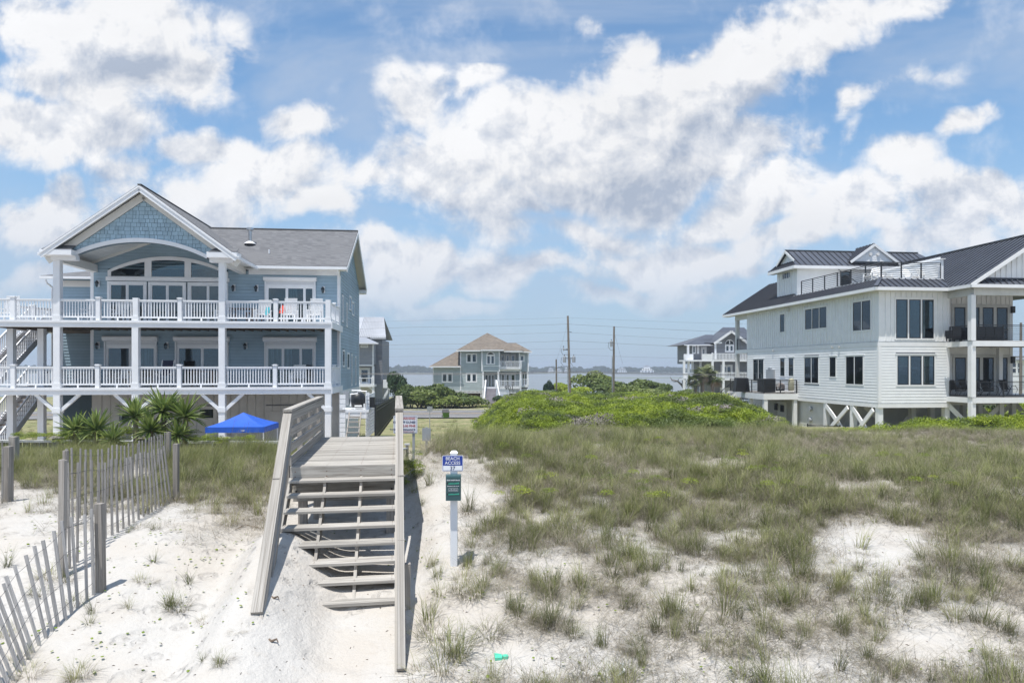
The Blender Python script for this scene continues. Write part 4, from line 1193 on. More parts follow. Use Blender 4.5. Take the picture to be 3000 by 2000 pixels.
seam_roof('tower_roof', [(TU0 - TO, TV1 + TO, te), (TU1 + TO, TV1 + TO, te), (TU1 - .5, rv_, rz_), (TU0 - .15, rv_, rz_), (TU0 - .15, TV1 + TO - .75, te + ts * .75)], 0, .5, (0, -1, ts), label='back slope of the tower roof')
seam_roof('tower_roof', [(TU0 - TO, TV0 - TO, te), (TU0 - TO, TV1 + TO, te), (TU0 - .15 + .25, TV1 + TO - .75, te + ts * .75), (TU0 - .15 + .25, TV0 - TO + .75, te + ts * .75)], 0, .4, (1, 0, ts * 1.2), label='short skirt below the tower gable')
zz0 = te + ts * .75
mb = MB(HR); mb.slab([(TU0 + .1, TV0 - TO + .8, zz0 - .05), (TU0 + .1, TV1 + TO - .8, zz0 - .05), (TU0 + .1, rv_, rz_ - .12)], (-1, 0, 0), .1); mb.build('tower_gable', MW)
TG = Wall(HR, 'left', TU0 + .1)
def tgc(z):
    h = (rz_ - .15 - z) / ts; return (rv_ - h, rv_ + h)
TG.siding(MW, 0, 0, zz0, rz_ - .2, .18, clip=tgc, name='lap_board', thick=.02)
for sg in (-1, 1):
    bar(HR, 'rake_board', M['modern_trim'], (TU0 - .17, rv_ + sg * (rv_ - TV0 + TO - .72), zz0 - .08), (TU0 - .17, rv_, rz_ - .10), .04, .18)
for (p, q_) in (((TU0 - TO, TV0 - TO), (TU1 + TO, TV0 - TO)), ((TU0 - TO, TV0 - TO), (TU0 - TO, TV1 + TO))): eave(*p, *q_, z=te, h=.24)
box(HR, 'soffit', M['modern_shadow'], TU0 - TO + .03, TU1, TV0 - TO + .03, TV0, TZE - .1, TZE - .08); box(HR, 'soffit', M['modern_shadow'], TU0 - TO + .03, TU0, TV0, TV1 + TO, TZE - .1, TZE - .08)
bar(HR, 'ridge_cap', M['seam_metal'], (TU0 - .15, rv_, rz_ + .04), (TU1 - .5, rv_, rz_ + .04), .2, .05)
# front dormer gable on the tower
du, dz, dv = FR.u(2563, TV0 - .4), 9.98, TV0 - .38; dl, dr_ = FR.u(2492, dv), FR.u(2641, dv); dbz = 8.55; ds = (dz - dbz) / (du - dl)
for sg, e in ((-1, dl), (1, dr_)):
    zb_e = dz - ds * abs(e - du)
    back = lambda z: rv_ - (rz_ - z) / ts
    seam_roof('dormer_roof', [(du, dv, dz), (e, dv, zb_e), (e, max(back(zb_e), dv + .05), zb_e), (du, rv_ + .4, dz)], 0, .42, (-sg, 0, ds))
    bar(HR, 'rake_board', M['modern_trim'], (e, dv - .02, zb_e - .12), (du, dv - .02, dz - .12), .04, .2)
mb = MB(HR); mb.slab([(dl + .15, dv + .12, dbz - .1), (dr_ - .15, dv + .12, dbz - .1), (du, dv + .12, dz - .14)], (0, -1, 0), .1); mb.build('dormer_gable', MW)
DG = Wall(HR, 'front', dv + .12)
def dgc(z):
    h = (dz - .16 - z) / ds; return (du - h, du + h)
DG.siding(MW, 0, 0, dbz + .0, dz - .25, .18, clip=dgc, name='lap_board', thick=.02)
for s_ in (-.32, .32):
    c = (du + s_, dv + .05, 9.12); mb = MB(HR); mb.tube([(c[0], c[1] + .06, c[2]), (c[0], c[1] - .05, c[2])], [.13, .13], 14); mb.build('gable_vent', M['soffit'])
bar(HR, 'pent_flashing', M['seam_rib'], (dl + .3, dv + .0, dbz - .12), (dr_ - .3, dv + .0, dbz - .12), .12, .14)

# wing with the ocean-facing gable over the porch
wu, wz_, we = 9.5, 8.4, 4.2; wsl = (wz_ - EZ) / (wu - we); gv = -2.06 - .45
seam_roof('wing_roof', [(we, gv, EZ), (we, -OV - .02, EZ), (PR + .02, .45, EZ + wsl * (PR + .02 - we)), (PR + .02, 11.9, EZ + wsl * (PR + .02 - we)), (wu, 11.9, wz_), (wu, gv, wz_)], 0, .42, (1, 0, wsl))
seam_roof('wing_roof', [(2 * wu - we, gv, EZ), (2 * wu - we, 11.9, EZ), (wu, 11.9, wz_), (wu, gv, wz_)], 0, .6, (-1, 0, wsl), label='far slope of the wing roof')
bar(HR, 'ridge_cap', M['seam_metal'], (wu, gv, wz_ + .05), (wu, 11.9, wz_ + .05), .22, .06)
for sg in (-1, 1): bar(HR, 'rake_board', M['modern_trim'], (wu + sg * (wu - we), gv - .02, EZ - .10), (wu, gv - .02, wz_ - .10), .04, .22)
mb = MB(HR); mb.slab([(we + .3, gv + .4, 5.1), (2 * wu - we - .3, gv + .4, 5.1), (wu, gv + .4, wz_ - .15)], (0, -1, 0), .15); mb.build('wing_gable', MW)
GWl = Wall(HR, 'front', gv + .4)
GWl.battens(MW, we + .5, 14, 5.1, 8, .36, top=lambda a: wz_ - .2 - wsl * abs(a - wu))
seam_roof('pent_roof', [(we + .25, gv - .02, EZ), (15, gv - .02, EZ), (15, gv + .40, EZ + .34), (we + .65, gv + .40, EZ + .34)], 0, .42, (0, 1, .7))
eave(we, gv - .03, 15, gv - .03); eave(we, gv, we, -OV)
box(HR, 'pent_flashing', M['seam_rib'], we + .6, 15, gv + .33, gv + .39, EZ + .33, EZ + .43)
# porch beams, posts, floors, ceiling
PV = -2.06; PU = FR.u(2847, PV); PL = PR + .02
pz0 = 4.30
box(HR, 'porch_beam', M['modern_shadow'], PL - .1, 15, PV - .1, PV + .12, 4.42, ZE + .1)
box(HR, 'porch_beam', M['modern_shadow'], PL - .12, PL + .1, PV + .13, .02, 4.42, ZE + .1)
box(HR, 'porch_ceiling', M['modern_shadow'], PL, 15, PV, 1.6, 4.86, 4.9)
for zt in (ZM, -1.76):
    box(HR, 'porch_floor', M['porch_floor'], PL + .02, 15, PV - .12, 1.6, zt - .03, zt)
    box(HR, 'porch_fascia', M['modern_trim'], PL - .15, 15, PV - .16, PV - .12, zt - .36, zt - .031)
    box(HR, 'porch_fascia', M['modern_trim'], PL - .19, PL - .15, PV - .16, .0, zt - .36, zt - .031)
    box(HR, 'porch_underside', M['deck_under'], PL - .1, 15, PV - .1, 1.6, zt - .3, zt - .28)
def rpost(px, v, z0, z1, w=.30, nm='porch_post'):
    u = FR.u(px, v); box(HR, nm, M['modern_trim'], u - w / 2, u + w / 2, v - w / 2, v + w / 2, z0, z1); return u
up0 = rpost(2847, PV + .05, ZM, 4.44); rpost(2847, PV + .05, -1.76, ZM - .36); rpost(2847, PV + .05, ZBR, -2.1)
rpost(2928, 1.0, -1.76, ZM - .36, .26)
cable_rail((PL + .02, -.05), (PL + .02, PV - .05), ZM, 1, .93, 7); cable_rail((PL + .06, PV - .05), (14, PV - .05), ZM, 5, .93, 7)
cable_rail((PL + .02, -.05), (PL + .02, PV - .05), -1.76, 1, .93, 7); cable_rail((PL + .06, PV - .05), (14, PV - .05), -1.76, 5, .93, 7)
# rear wall of the porch: glazed doors
bz = lambda py: FR.z(py, 7.5, 1.6)
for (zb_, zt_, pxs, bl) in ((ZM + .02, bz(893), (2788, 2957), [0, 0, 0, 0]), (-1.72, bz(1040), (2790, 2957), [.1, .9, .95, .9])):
    BW.window(FR.u(pxs[0], 1.6), FR.u(pxs[1], 1.6), zb_, zt_, 4, .16, M['modern_shadow'], M['sash_black'], M['window_glass'], .07, .22, blind=bl, head=.05)
BW.battens(MW, PR + .1, 10.5, bz(890), 4.86, .36); BW.siding(MW, FR.u(2958, 1.6), 10.5, -1.72, ZM - .4, .187, name='lap_board', thick=.02)
BW.box('corner_board', M['modern_trim'], 10.4, 10.62, .0, .04, ZBOT, ZE)
for zz in (FR.z(907, 9.6, 1.6), FR.z(1054, 9.6, 1.6)):
    q = MB(HR); a = FR.u(2963, 1.6); BW.mbox(q, a - .1, a + .1, .02, .22, zz - .22, zz + .22); q.build('wall_lantern', M['black_metal'])
# piles and cross braces under the house
def brace(p0, p1, w=.09, h=.28, nm='cross_brace', mat=None): bar(HR, nm, mat or M['modern_trim'], p0, p1, w, h, up=(0, 0, 1))
side_p = [RV(2415), RV(2493), .22]
for v in side_p: box(HR, 'pile', M['modern_trim'], .02, .34, v - .16, v + .16, ZBR - .2, ZBOT - .3)
zt_, zb2 = ZBOT - .45, -4.75
for i in range(2):
    va, vb = side_p[i] - .2, side_p[i + 1] + .2
    brace((.0, va, zt_), (.0, vb, zb2)); brace((-.1, vb, zt_), (-.1, va, zb2))
for px, v in ((2672, 3.2), (2728, 3.2), (2770, .25)):
    rpost(px, v, ZBR - .2, ZBOT - .3, .32, 'pile')
brace((1.2, 3.2, zt_), (3.8, 3.2, zb2), mat=M['modern_shadow']); brace((5.2, 3.3, zt_), (3.0, 3.3, zb2), mat=M['modern_shadow'])
for px, v in ((2822, 3.0), (2868, 2.0), (2930, .3), (2966, 1.6), (3030, PV)):
    rpost(px, v, ZBR - .2, -2.1, .30, 'pile')
uA, uB = FR.u(2775, .1), FR.u(2930, .3)
brace((uA, .1, -2.3), (FR.u(2900, -1.0), -1.0, -4.9)); brace((FR.u(2820, 1.0), 1.0, -4.8), (uB, .25, -2.4))
brace((FR.u(2858, 2.2), 2.2, -2.3), (FR.u(2960, 1.5), 1.5, -4.7), mat=M['modern_shadow']); brace((FR.u(2868, 2.2), 2.2, -4.2), (FR.u(2965, 1.6), 1.6, -2.4), mat=M['modern_shadow'])
brace((FR.u(2968, 1.6), 1.6, -2.2), (FR.u(3040, .8), .8, -4.0), mat=M['modern_shadow'])
# enclosed rooms below, garage doors
mb = MB(HR); v0_, v1_ = RV(2345), HV - .4
mb.box(.25, 7.5, v0_, v1_, ZBR - .2, ZBOT - .3); mb.build('ground_room', M['garage_wall'])
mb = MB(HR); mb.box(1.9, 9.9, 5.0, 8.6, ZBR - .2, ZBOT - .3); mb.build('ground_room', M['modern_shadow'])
GRW = Wall(HR, 'left', .25)
GRW.siding(M['modern_shadow'], RV(2412, .25), RV(2345, .25), ZBR, ZBOT - .32, .2, name='lap_board', thick=.02)
mb = MB(HR); mb.box(.26, 3, RV(2412, .25), v0_, ZBR - .2, ZBOT - .31); mb.build('ground_room', M['modern_shadow'])
dv0, dv1 = RV(2304, .25), RV(2279, .25)
GRW.box('storage_door', M['modern_trim'], dv0, dv1, .0, .05, ZBR + .1, -2.75); 
GRW.box('door_window', M['unlit_interior'], dv0 + .3, dv0 + .9, .05, .06, -3.55, -3.0)
q = MB(HR); a = RV(2278, .25); GRW.mbox(q, a - .12, a + .12, .02, .25, -3.45, -2.9); q.build('wall_lantern', M['black_metal'])
for px, py in ((2378, 1197), (2376, 1229)):
    a = RV(px, .22); q = MB(HR); q.tube([(.22, a, FR.z(py, .2, a)), (.02, a, FR.z(py, .2, a))], [.16, .16], 12); q.build('wall_vent', M['grey_box'])
# side service deck with stairs, rear porch
v9 = RV(2338); dw = 2.75; vd2 = v9 + 6.2; dkz = -1.92
box(HR, 'service_deck', M['porch_floor'], -dw, -.05, v9, vd2, dkz - .06, dkz); box(HR, 'deck_fascia', M['modern_trim'], -dw - .04, 0, v9 - .05, v9 - .001, dkz - .5, dkz - .06)
box(HR, 'deck_fascia', M['modern_trim'], -dw - .05, -dw - .001, v9, vd2 + .05, dkz - .5, dkz - .06)
cable_rail((-dw + .03, v9 + .04), (-.1, v9 + .04), dkz, 2, 1.0, 9); cable_rail((-dw + .03, v9 + .1), (-dw + .03, vd2), dkz, 3, 1.0, 9)
for u_, v_ in ((-dw + .15, v9 + .12), (-dw + .15, v9 + 2.6), (-dw + .15, v9 + 4.6), (-dw + .15, vd2 - .1), (-.2, v9 + .15)):
    box(HR, 'deck_pile', M['modern_trim'], u_ - .14, u_ + .14, v_ - .14, v_ + .14, ZBR - .2, dkz - .5)
# stairs going down to the left from the deck's far end
s0 = (-dw, vd2 - .6)
for vv_ in (vd2 - 1.2, vd2 - .05): bar(HR, 'stair_stringer', M['modern_trim'], (-dw, vv_, dkz - .15), (-dw - 3.9, vv_, ZBR - .1), .06, .3)
for i in range(15):
    f = (i + 1) / 16; uu = -dw - 3.9 * f; zz = dkz + (ZBR - dkz) * f
    box(HR, 'stair_tread', M['deck_wood'], uu - .15, uu + .15, vd2 - 1.18, vd2 - .07, zz - .04, zz)
q = MB(HR); q.bar((-dw, vd2 - 1.25, dkz + 1.0), (-dw - 3.9, vd2 - 1.25, ZBR + 1.0), .05, .05)
for k in range(1, 9): q.bar((-dw, vd2 - 1.25, dkz + 1.0 * k / 9), (-dw - 3.9, vd2 - 1.25, ZBR + 1.0 * k / 9), .02, .02)
for f in (0, .33, .66, 1): q.bar((-dw - 3.9 * f, vd2 - 1.25, dkz + (ZBR - dkz) * f), (-dw - 3.9 * f, vd2 - 1.25, dkz + (ZBR - dkz) * f + 1.0), .05, .05)
q.build('stair_railing', M['black_metal'])
# rear porch
vp = RV(2156)
for z0_, z1_ in ((ZBR, -2.3), (-1.9, ZM - .35), (ZM, ZE - .35)): box(HR, 'rear_porch_post', M['modern_shadow'], -.0, .3, vp - .15, vp + .15, z0_, z1_)
box(HR, 'rear_porch_floor', M['modern_trim'], 0, 9, HV, vp + .2, ZM - .35, ZM); box(HR, 'rear_porch_beam', M['modern_shadow'], 0, .25, HV, vp + .2, ZE - .4, ZE)
box(HR, 'rear_porch_floor', M['modern_trim'], 0, 9, HV, vp + .2, dkz - .35, dkz)
cable_rail((.05, HV), (.05, vp - .15), ZM, 1, 1.0, 8)
# ------------------------------------------------------------------ houses across the road
paint('sage_siding', (.41, .47, .485), .6, .04, obj_var=.03)
paint('grey_siding', (.20, .21, .235), .6, .04, obj_var=.04)
paint('grey_siding_pale', (.27, .285, .31), .6, .04, obj_var=.04)
paint('pale_metal', (.40, .42, .46), .4, .05, .4, metal=.3)
paint('porch_grey', (.30, .28, .30), .7, .08)
def rail_run(th, u0, u1, v0, v1, z, h=.95, sp=.16, mat='white_rail', posts=True, bal_w=.05):
    q = MB(th); q.bar((u0, v0, z + h), (u1, v1, z + h), .10, .09); q.bar((u0, v0, z + .1), (u1, v1, z + .1), .07, .07)
    Rr = q.build('railing', M[mat]); L = math.hypot(u1 - u0, v1 - v0); n = max(2, int(L / sp))
    for i in range(n + 1):
        f = i / n; u, v = u0 + (u1 - u0) * f, v0 + (v1 - v0) * f; w = bal_w if 0 < i < n else .16
        box(th, 'baluster' if 0 < i < n else 'rail_post', M[mat], u - w / 2, u + w / 2, v - w / 2, v + w / 2, z, z + h + (0 if 0 < i < n else .15), Rr)
def hip(th, name, mat, u0, u1, v0, v1, z0, ru0, ru1, rv, rz):
    """four-sided roof from eaves to a ridge"""
    q = MB(th)
    q.add([(u0, v0, z0), (u1, v0, z0), (u1, v1, z0), (u0, v1, z0), (ru0, rv, rz), (ru1, rv, rz)], [(0, 1, 5, 4), (1, 2, 5), (2, 3, 4, 5), (3, 0, 4), (3, 2, 1, 0)])
    o = q.build(name, mat)
    return o
# ---- sage green house, centre
FC = Frame(-4.68, 104.0, 0.0)       # u=0 at column 1410
HC = Thing('sage_house', FC, -5.2, 'pale sage two storey house with brown hipped roof and broad front steps', 'house', u=0, v=6)
cu = lambda px, v=0: FC.u(px, v)
cz = lambda py, v=0: (HOR - py) / FOC * (104 + v)
SG = M['sage_siding']; TW = M['white_trim']
CFW = Wall(HC, 'front', 0.0); CBay = Wall(HC, 'front', -1.0); CRec = Wall(HC, 'front', 2.2)
mb = MB(HC); mb.box(cu(1268), cu(1350), .0, 9, cz(1144), cz(1074)); mb.build('wing_wall', SG)
mb = MB(HC); mb.box(cu(1349), cu(1413), -.02, 10, cz(1144), cz(1028)); mb.build('main_wall', SG)
mb = MB(HC); mb.box(cu(1413), cu(1463), -1.0, 10, cz(1089), cz(1027)); mb.box(cu(1413), cu(1548), 2.2, 10, cz(1137), cz(1089)); mb.build('bay_wall', SG)
mb = MB(HC); mb.box(cu(1463.3), cu(1521), 2.2, 9.9, cz(1089), cz(1029)); mb.box(cu(1521), cu(1549), .3, 10.1, cz(1088), cz(1030)); mb.build('east_wall', SG)
h_w = [(1294, 1327, 1092, 1120), (1365, 1398, 1092, 1120), (1365.5, 1398, 1035, 1063)]
H_ = [(cu(a), cu(b), cz(d), cz(c)) for a, b, c, d in h_w]
CFW.siding(SG, cu(1268), cu(1413), cz(1144), cz(1075), .23, H_[:2], thick=.04)
CFW.siding(SG, cu(1349), cu(1413), cz(1075), cz(1029), .23, H_[2:], thick=.04)
for w_ in H_: CFW.window(*w_, 2, .14, TW, TW, M['window_glass'], .06, .2, blind=[.9, .9])
arch_ = (cu(1425), cu(1451), cz(1068), cz(1040))
CBay.siding(SG, cu(1414), cu(1463), cz(1087), cz(1028), .23, [(cu(1425), cu(1451), cz(1068), cz(1030))], thick=.04)
CBay.window(*arch_, 2, .14, TW, TW, M['window_glass'], .05, .16)
q = MB(HC); ap = arch_pts(arch_[0], arch_[1], arch_[3], cz(1030), 12); q.slab([CBay.P(x, .08, z) for x, z in ap], (0, -1, 0), .08); AR = q.build('arch_frame', TW)
q = MB(HC); ap = arch_pts(arch_[0] + .18, arch_[1] - .18, arch_[3] + .08, cz(1030) - .16, 12); q.slab([CBay.P(x, .10, z) for x, z in ap], (0, -1, 0), .015); q.build('arch_pane', M['unlit_interior'], AR)
CRec.siding(SG, cu(1464, 2.2), cu(1520, 2.2), cz(1089, 2.2), cz(1030, 2.2), .23, [(cu(1466, 2.2), cu(1512, 2.2), -9, cz(1037, 2.2))], thick=.04)
q = MB(HC); E_ = Wall(HC, 'front', .3); E_.siding(SG, cu(1521), cu(1549), cz(1088), cz(1031), .23, [(cu(1523), cu(1536), cz(1058), cz(1040))], thick=.04)
E_.window(cu(1522), cu(1537), cz(1059), cz(1039), 1, .15, TW, TW, M['window_glass'], .06)
for a, b in ((1467, 1480), (1481, 1494), (1495, 1511)):
    CRec.window(cu(a, 2.2), cu(b, 2.2), cz(1080, 2.2), cz(1037, 2.2), 1, .18, TW, TW, M['window_glass'], .08)
    CRec.window(cu(a, 2.2), cu(b, 2.2), cz(1136, 2.2), cz(1094, 2.2), 1, .16, TW, TW, M['window_glass'], .06)
CRec.window(cu(1420, 2.2), cu(1450, 2.2), cz(1136, 2.2), cz(1095, 2.2), 3, .16, TW, TW, M['window_glass'], .06, .18)
CRec.window(cu(1528, 2.2), cu(1546, 2.2), cz(1136, 2.2), cz(1090, 2.2), 2, .14, TW, TW, M['window_glass'], .06)
for px in (1349.5, 1413, 1463.5, 1521.5, 1547.5):
    d = .06 if px not in (1413, 1463.5) else 1.06; zt = cz(1029); zb_ = cz(1143) if px < 1400 else cz(1088)
    CFW.box('corner_board', TW, cu(px) - .09, cu(px) + .09, .0 if d < 1 else 1.0, d, zb_, zt)
CFW.box('corner_board', TW, cu(1268), cu(1270.5), 0, .05, cz(1144), cz(1075))
# roofs
zE = cz(1027)
hip(HC, 'main_roof', M['brown_roof'], cu(1336), cu(1533), -.7, 11, zE, cu(1427, 5), cu(1428, 5), 5.2, cz(975, 5.2))
hip(HC, 'bay_roof', M['brown_roof'], cu(1408), cu(1475), -1.6, 4, cz(1024.5), cu(1436), cu(1438), 3.2, cz(1004, 3.2))
hip(HC, 'east_roof', M['brown_roof'], cu(1496), cu(1559), -.3, 9, cz(1030), cu(1490, 3), cu(1512, 3), 3.2, cz(1004.5, 3.2))
hip(HC, 'wing_roof', M['brown_roof'], cu(1258), cu(1350.5), -.6, 9.6, cz(1073), cu(1336, 5), cu(1349, 5), 4.5, cz(1030, 4.5))
for a, b, py, v in ((1336, 1474, 1026, -.72), (1408, 1476, 1024.5, -1.62), (1476, 1531, 1028, -.72), (1496, 1559, 1030, -.32), (1258, 1350, 1073, -.62)):
    if a == 1336: b = 1408
    box(HC, 'gutter', TW, cu(a, v), cu(b, v), v - .1, v, cz(py, v) - .16, cz(py, v) + .02)
mb = MB(HC); mb.box(cu(1258), cu(1336), -.55, .0, cz(1076), cz(1074.2)); mb.build('wing_soffit', TW)
# balcony, porch, steps
box(HC, 'balcony_floor', TW, cu(1463.5), cu(1528), -1.0, 2.2, cz(1081), cz(1077)); box(HC, 'balcony_beam', TW, cu(1463.6), cu(1527), -.6, 2.2, cz(1087), cz(1081.2))
rail_run(HC, cu(1465), cu(1526), -.95, -.95, cz(1077))
box(HC, 'porch_floor', TW, cu(1413), cu(1527), -1.05, 2.2, cz(1138), cz(1133)); box(HC, 'porch_floor', TW, cu(1528), cu(1549), .0, 2.2, cz(1134), cz(1129))
rail_run(HC, cu(1463), cu(1523), -1.0, -1.0, cz(1133)); rail_run(HC, cu(1528), cu(1548), .05, .05, cz(1129))
rail_run(HC, cu(1418), cu(1424.5), -1.0, -1.0, cz(1133)); rail_run(HC, cu(1452), cu(1459), -1.0, -1.0, cz(1133))
for px, v in ((1415, -.9), (1460, -.9), (1525, -.9), (1546, .15)):
    for z0_, z1_ in ((cz(1133), cz(1089)), (-5.3, cz(1138))):
        box(HC, 'porch_post', TW, cu(px, v) - .13, cu(px, v) + .13, v - .13, v + .13, z0_, z1_)
for i in range(14):
    f0 = i / 14; z = cz(1137) + (-5.15 - cz(1137)) * f0; v = -1.1 - 3.6 * f0
    box(HC, 'step', M['porch_grey'], cu(1425), cu(1454) , v - .28, v + .02, z - .22, z)
for px in (1424, 1455):
    bar(HC, 'stair_handrail', TW, (cu(px), -1.1, cz(1114)), (cu(px) + (.6 if px > 1440 else -.1), -4.7, cz(1163)), .14, .22)
    for f in (0, .5, 1): box(HC, 'stair_post', TW, cu(px) + (.6 if px > 1440 else -.1) * f - .09, cu(px) + (.6 if px > 1440 else -.1) * f + .09, -1.2 - 3.5 * f, -1.0 - 3.5 * f, cz(1137) + (-5.2 - cz(1137)) * f, cz(1114) + (cz(1163) - cz(1114)) * f)
# lattice skirts and the open ground storey
def lattice(wall, a0, a1, z0, z1, nm='lattice'):
    q = MB(HC); wall.mbox(q, a0, a1, 0, .05, z0, z0 + .06); wall.mbox(q, a0, a1, 0, .05, z1 - .06, z1)
    for x in np.arange(a0, a1, .2): wall.mbox(q, x, x + .11, 0, .04, z0 + .06, z1 - .06)
    o = q.build(nm, TW); o['kind'] = 'stuff'
lattice(CFW, cu(1300), cu(1412), cz(1151), cz(1144)); LP_ = Wall(HC, 'front', -.9); lattice(LP_, cu(1463), cu(1521), cz(1151), cz(1139)); lattice(Wall(HC, 'front', .2), cu(1528), cu(1546), cz(1150), cz(1138))
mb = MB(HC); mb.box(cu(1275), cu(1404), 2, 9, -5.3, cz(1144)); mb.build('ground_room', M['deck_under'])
for px in (1410, 1412.8): box(HC, 'pile', TW, cu(px) - .12, cu(px) + .12, 0, .3, -5.3, cz(1138))
mb = MB(HC); mb.box(cu(1492), cu(1548), 3, 9, -5.3, cz(1139)); mb.build('ground_room', M['porch_grey'])
mb = MB(HC); mb.box(cu(1530), cu(1545), .4, 3, -5.3, cz(1151)); mb.build('stair_wall', SG)
def text_obj(body, size, mat, th=None, loc=(0, 0, 0), name='lettering', parent=None, align='CENTER', rot=None, extrude=.002, bold=0.0):
    """flat lettering turned into mesh, facing -v (towards the camera)"""
    cu_ = bpy.data.curves.new(name, 'FONT'); cu_.body = body; cu_.size = size; cu_.align_x = align; cu_.align_y = 'CENTER'; cu_.extrude = extrude; cu_.offset = bold
    cu_.resolution_u = 3
    tmp = bpy.data.objects.new(name, cu_)
    COL.objects.link(tmp); dg = bpy.context.evaluated_depsgraph_get(); me_ = bpy.data.meshes.new_from_object(tmp.evaluated_get(dg))
    COL.objects.unlink(tmp); bpy.data.objects.remove(tmp)
    me_.materials.clear(); me_.materials.append(mat); me_.name = name
    o = bpy.data.objects.new(name, me_)
    m_ = Matrix.Rotation(math.pi / 2, 4, 'X')
    m_.translation = th.off(loc)
    o.matrix_basis = m_
    return attach(o, th, parent)
text_obj('901', .95, M['dark_metal'], HC, (cu(1492, -1.1), -1.1, cz(1135.5)), 'house_number')

# ---- grey house on the left with pale metal roofs
FG = Frame(-21.9, 96.0, 4.0)
HG = Thing('grey_metal_roof_house', FG, -5.2, 'slate grey house with pale metal roofs showing past the blue house', 'house', u=-3, v=5)
gu = lambda px, v=0: FG.u(px, v); gz_ = lambda py, v=0, u=0: FG.z(py, u, v)
GS = M['grey_siding']; GFW = Wall(HG, 'front', 0); GB = Wall(HG, 'front', 2.5)
mb = MB(HG); mb.box(gu(1005), gu(1094), 0, 9, gz_(1068), gz_(1008)); mb.box(gu(1005), gu(1086), 2.5, 9, gz_(1126), gz_(1068)); mb.build('front_wall', M['grey_siding_pale'])
mb = MB(HG); mb.box(gu(1005), gu(1120, 3), 3, 12, gz_(1126), gz_(992)); mb.build('rear_wall', GS)
mb = MB(HG); mb.box(gu(1096, 3), gu(1120.5, 3), 2.9, 12, -5.3, gz_(1126)); mb.build('lower_wall', M['grey_siding_pale'])
GFW.siding(M['grey_siding_pale'], gu(1040), gu(1091), gz_(1068), gz_(1010), .23, thick=.04)
Wall(HG, 'front', 3.0).siding(GS, gu(1097, 3), gu(1120, 3), gz_(1125), gz_(993), .23, thick=.04)
GFW.box('corner_board', TW, gu(1091), gu(1095), 0, .06, gz_(1068), gz_(1009)); GFW.box('belt_board', TW, gu(1040), gu(1095), -.02, .07, gz_(1072), gz_(1068))
GFW.window(gu(1056), gu(1079), gz_(1018), gz_(1009.5), 1, .12, TW, TW, M['window_glass'], .05)
q = MB(HG); q.slab([(gu(1000), -.9, gz_(1005)), (gu(1110), -.9, gz_(1005)), (gu(1040), 4, gz_(975)), (gu(1000), 4, gz_(975))], (0, -.4, .9), .12); q.build('lower_roof', M['pale_metal'])
box(HG, 'gutter', TW, gu(1000), gu(1111), -1.0, -.88, gz_(1008), gz_(1004.5))
q = MB(HG); v0_, v1_ = 2.4, 7.0
q.slab([(gu(990), v0_, gz_(988, v0_)), (gu(1131, v0_), v0_, gz_(988, v0_)), (gu(1125, v1_), v1_, gz_(929, v1_)), (gu(990), v1_, gz_(929, v1_))], (0, -.7, .7), .15); UR = q.build('upper_roof', M['pale_metal'])
for k in range(16):
    f = k / 15; p0 = Vector((gu(1042) + (gu(1130, v0_) - gu(1042)) * f, v0_, gz_(988, v0_))); p1 = Vector((gu(1046) + (gu(1124, v1_) - gu(1046)) * f, v1_, gz_(929, v1_)))
    bar(HG, 'seam', M['pale_metal'], p0 + Vector((0, -.03, .06)), p1 + Vector((0, -.03, .06)), .06, .08, UR)
q = MB(HG); q.slab([(gu(990), 11.6, gz_(988, v0_)), (gu(1131, v0_), 11.6, gz_(988, v0_)), (gu(1125, v1_), v1_, gz_(929, v1_)), (gu(990), v1_, gz_(929, v1_))], (0, .7, .7), .1); q.build('upper_roof', M['pale_metal'], label='far slope of the pale metal roof')
box(HG, 'fascia', TW, gu(1078), gu(1131, 2.4), 2.28, 2.4, gz_(990), gz_(988))
GB.window(gu(1052, 2.5), gu(1084, 2.5), gz_(1126), gz_(1077), 1, .22, TW, M['white_trim'], M['window_glass'], .1)
box(HG, 'balcony', TW, gu(1030), gu(1097), -.1, 2.5, gz_(1133), gz_(1126)); rail_run(HG, gu(1044), gu(1090), 0, 0, gz_(1126), .9, .7)
for px in (1053, 1093): box(HG, 'post', TW, gu(px) - .15, gu(px) + .15, 0, .3, -5.3, gz_(1133))
box(HG, 'post', TW, gu(1093) - .15, gu(1093) + .15, 0, .3, gz_(1126), gz_(1072)); box(HG, 'rail_post', TW, gu(1053) - .12, gu(1053) + .12, 0, .25, gz_(1126), gz_(1104))
bar(HG, 'brace', TW, (gu(1079), .15, gz_(1133)), (gu(1092), .15, gz_(1143)), .12, .16)
box(HG, 'ground_wall', M['soffit'], gu(1020), gu(1090), 2.6, 6, -5.3, gz_(1133))
box(HG, 'white_stair_box', TW, gu(1122, 3), gu(1145, 3), 3.0, 5.0, gz_(1138), gz_(1113))
for k in range(4): box(HG, 'slat', TW, gu(1145.5, 3), gu(1152, 3), 3.0, 3.1, gz_(1135 - 6 * k), gz_(1132 - 6 * k))
for k in (0, 1): bar(HG, 'stair_stringer', TW, (gu(1141, 3) , 3 + k * 1.4, gz_(1138)), (gu(1122, 3), 3 + k * 1.4, gz_(1172)), .1, .3)
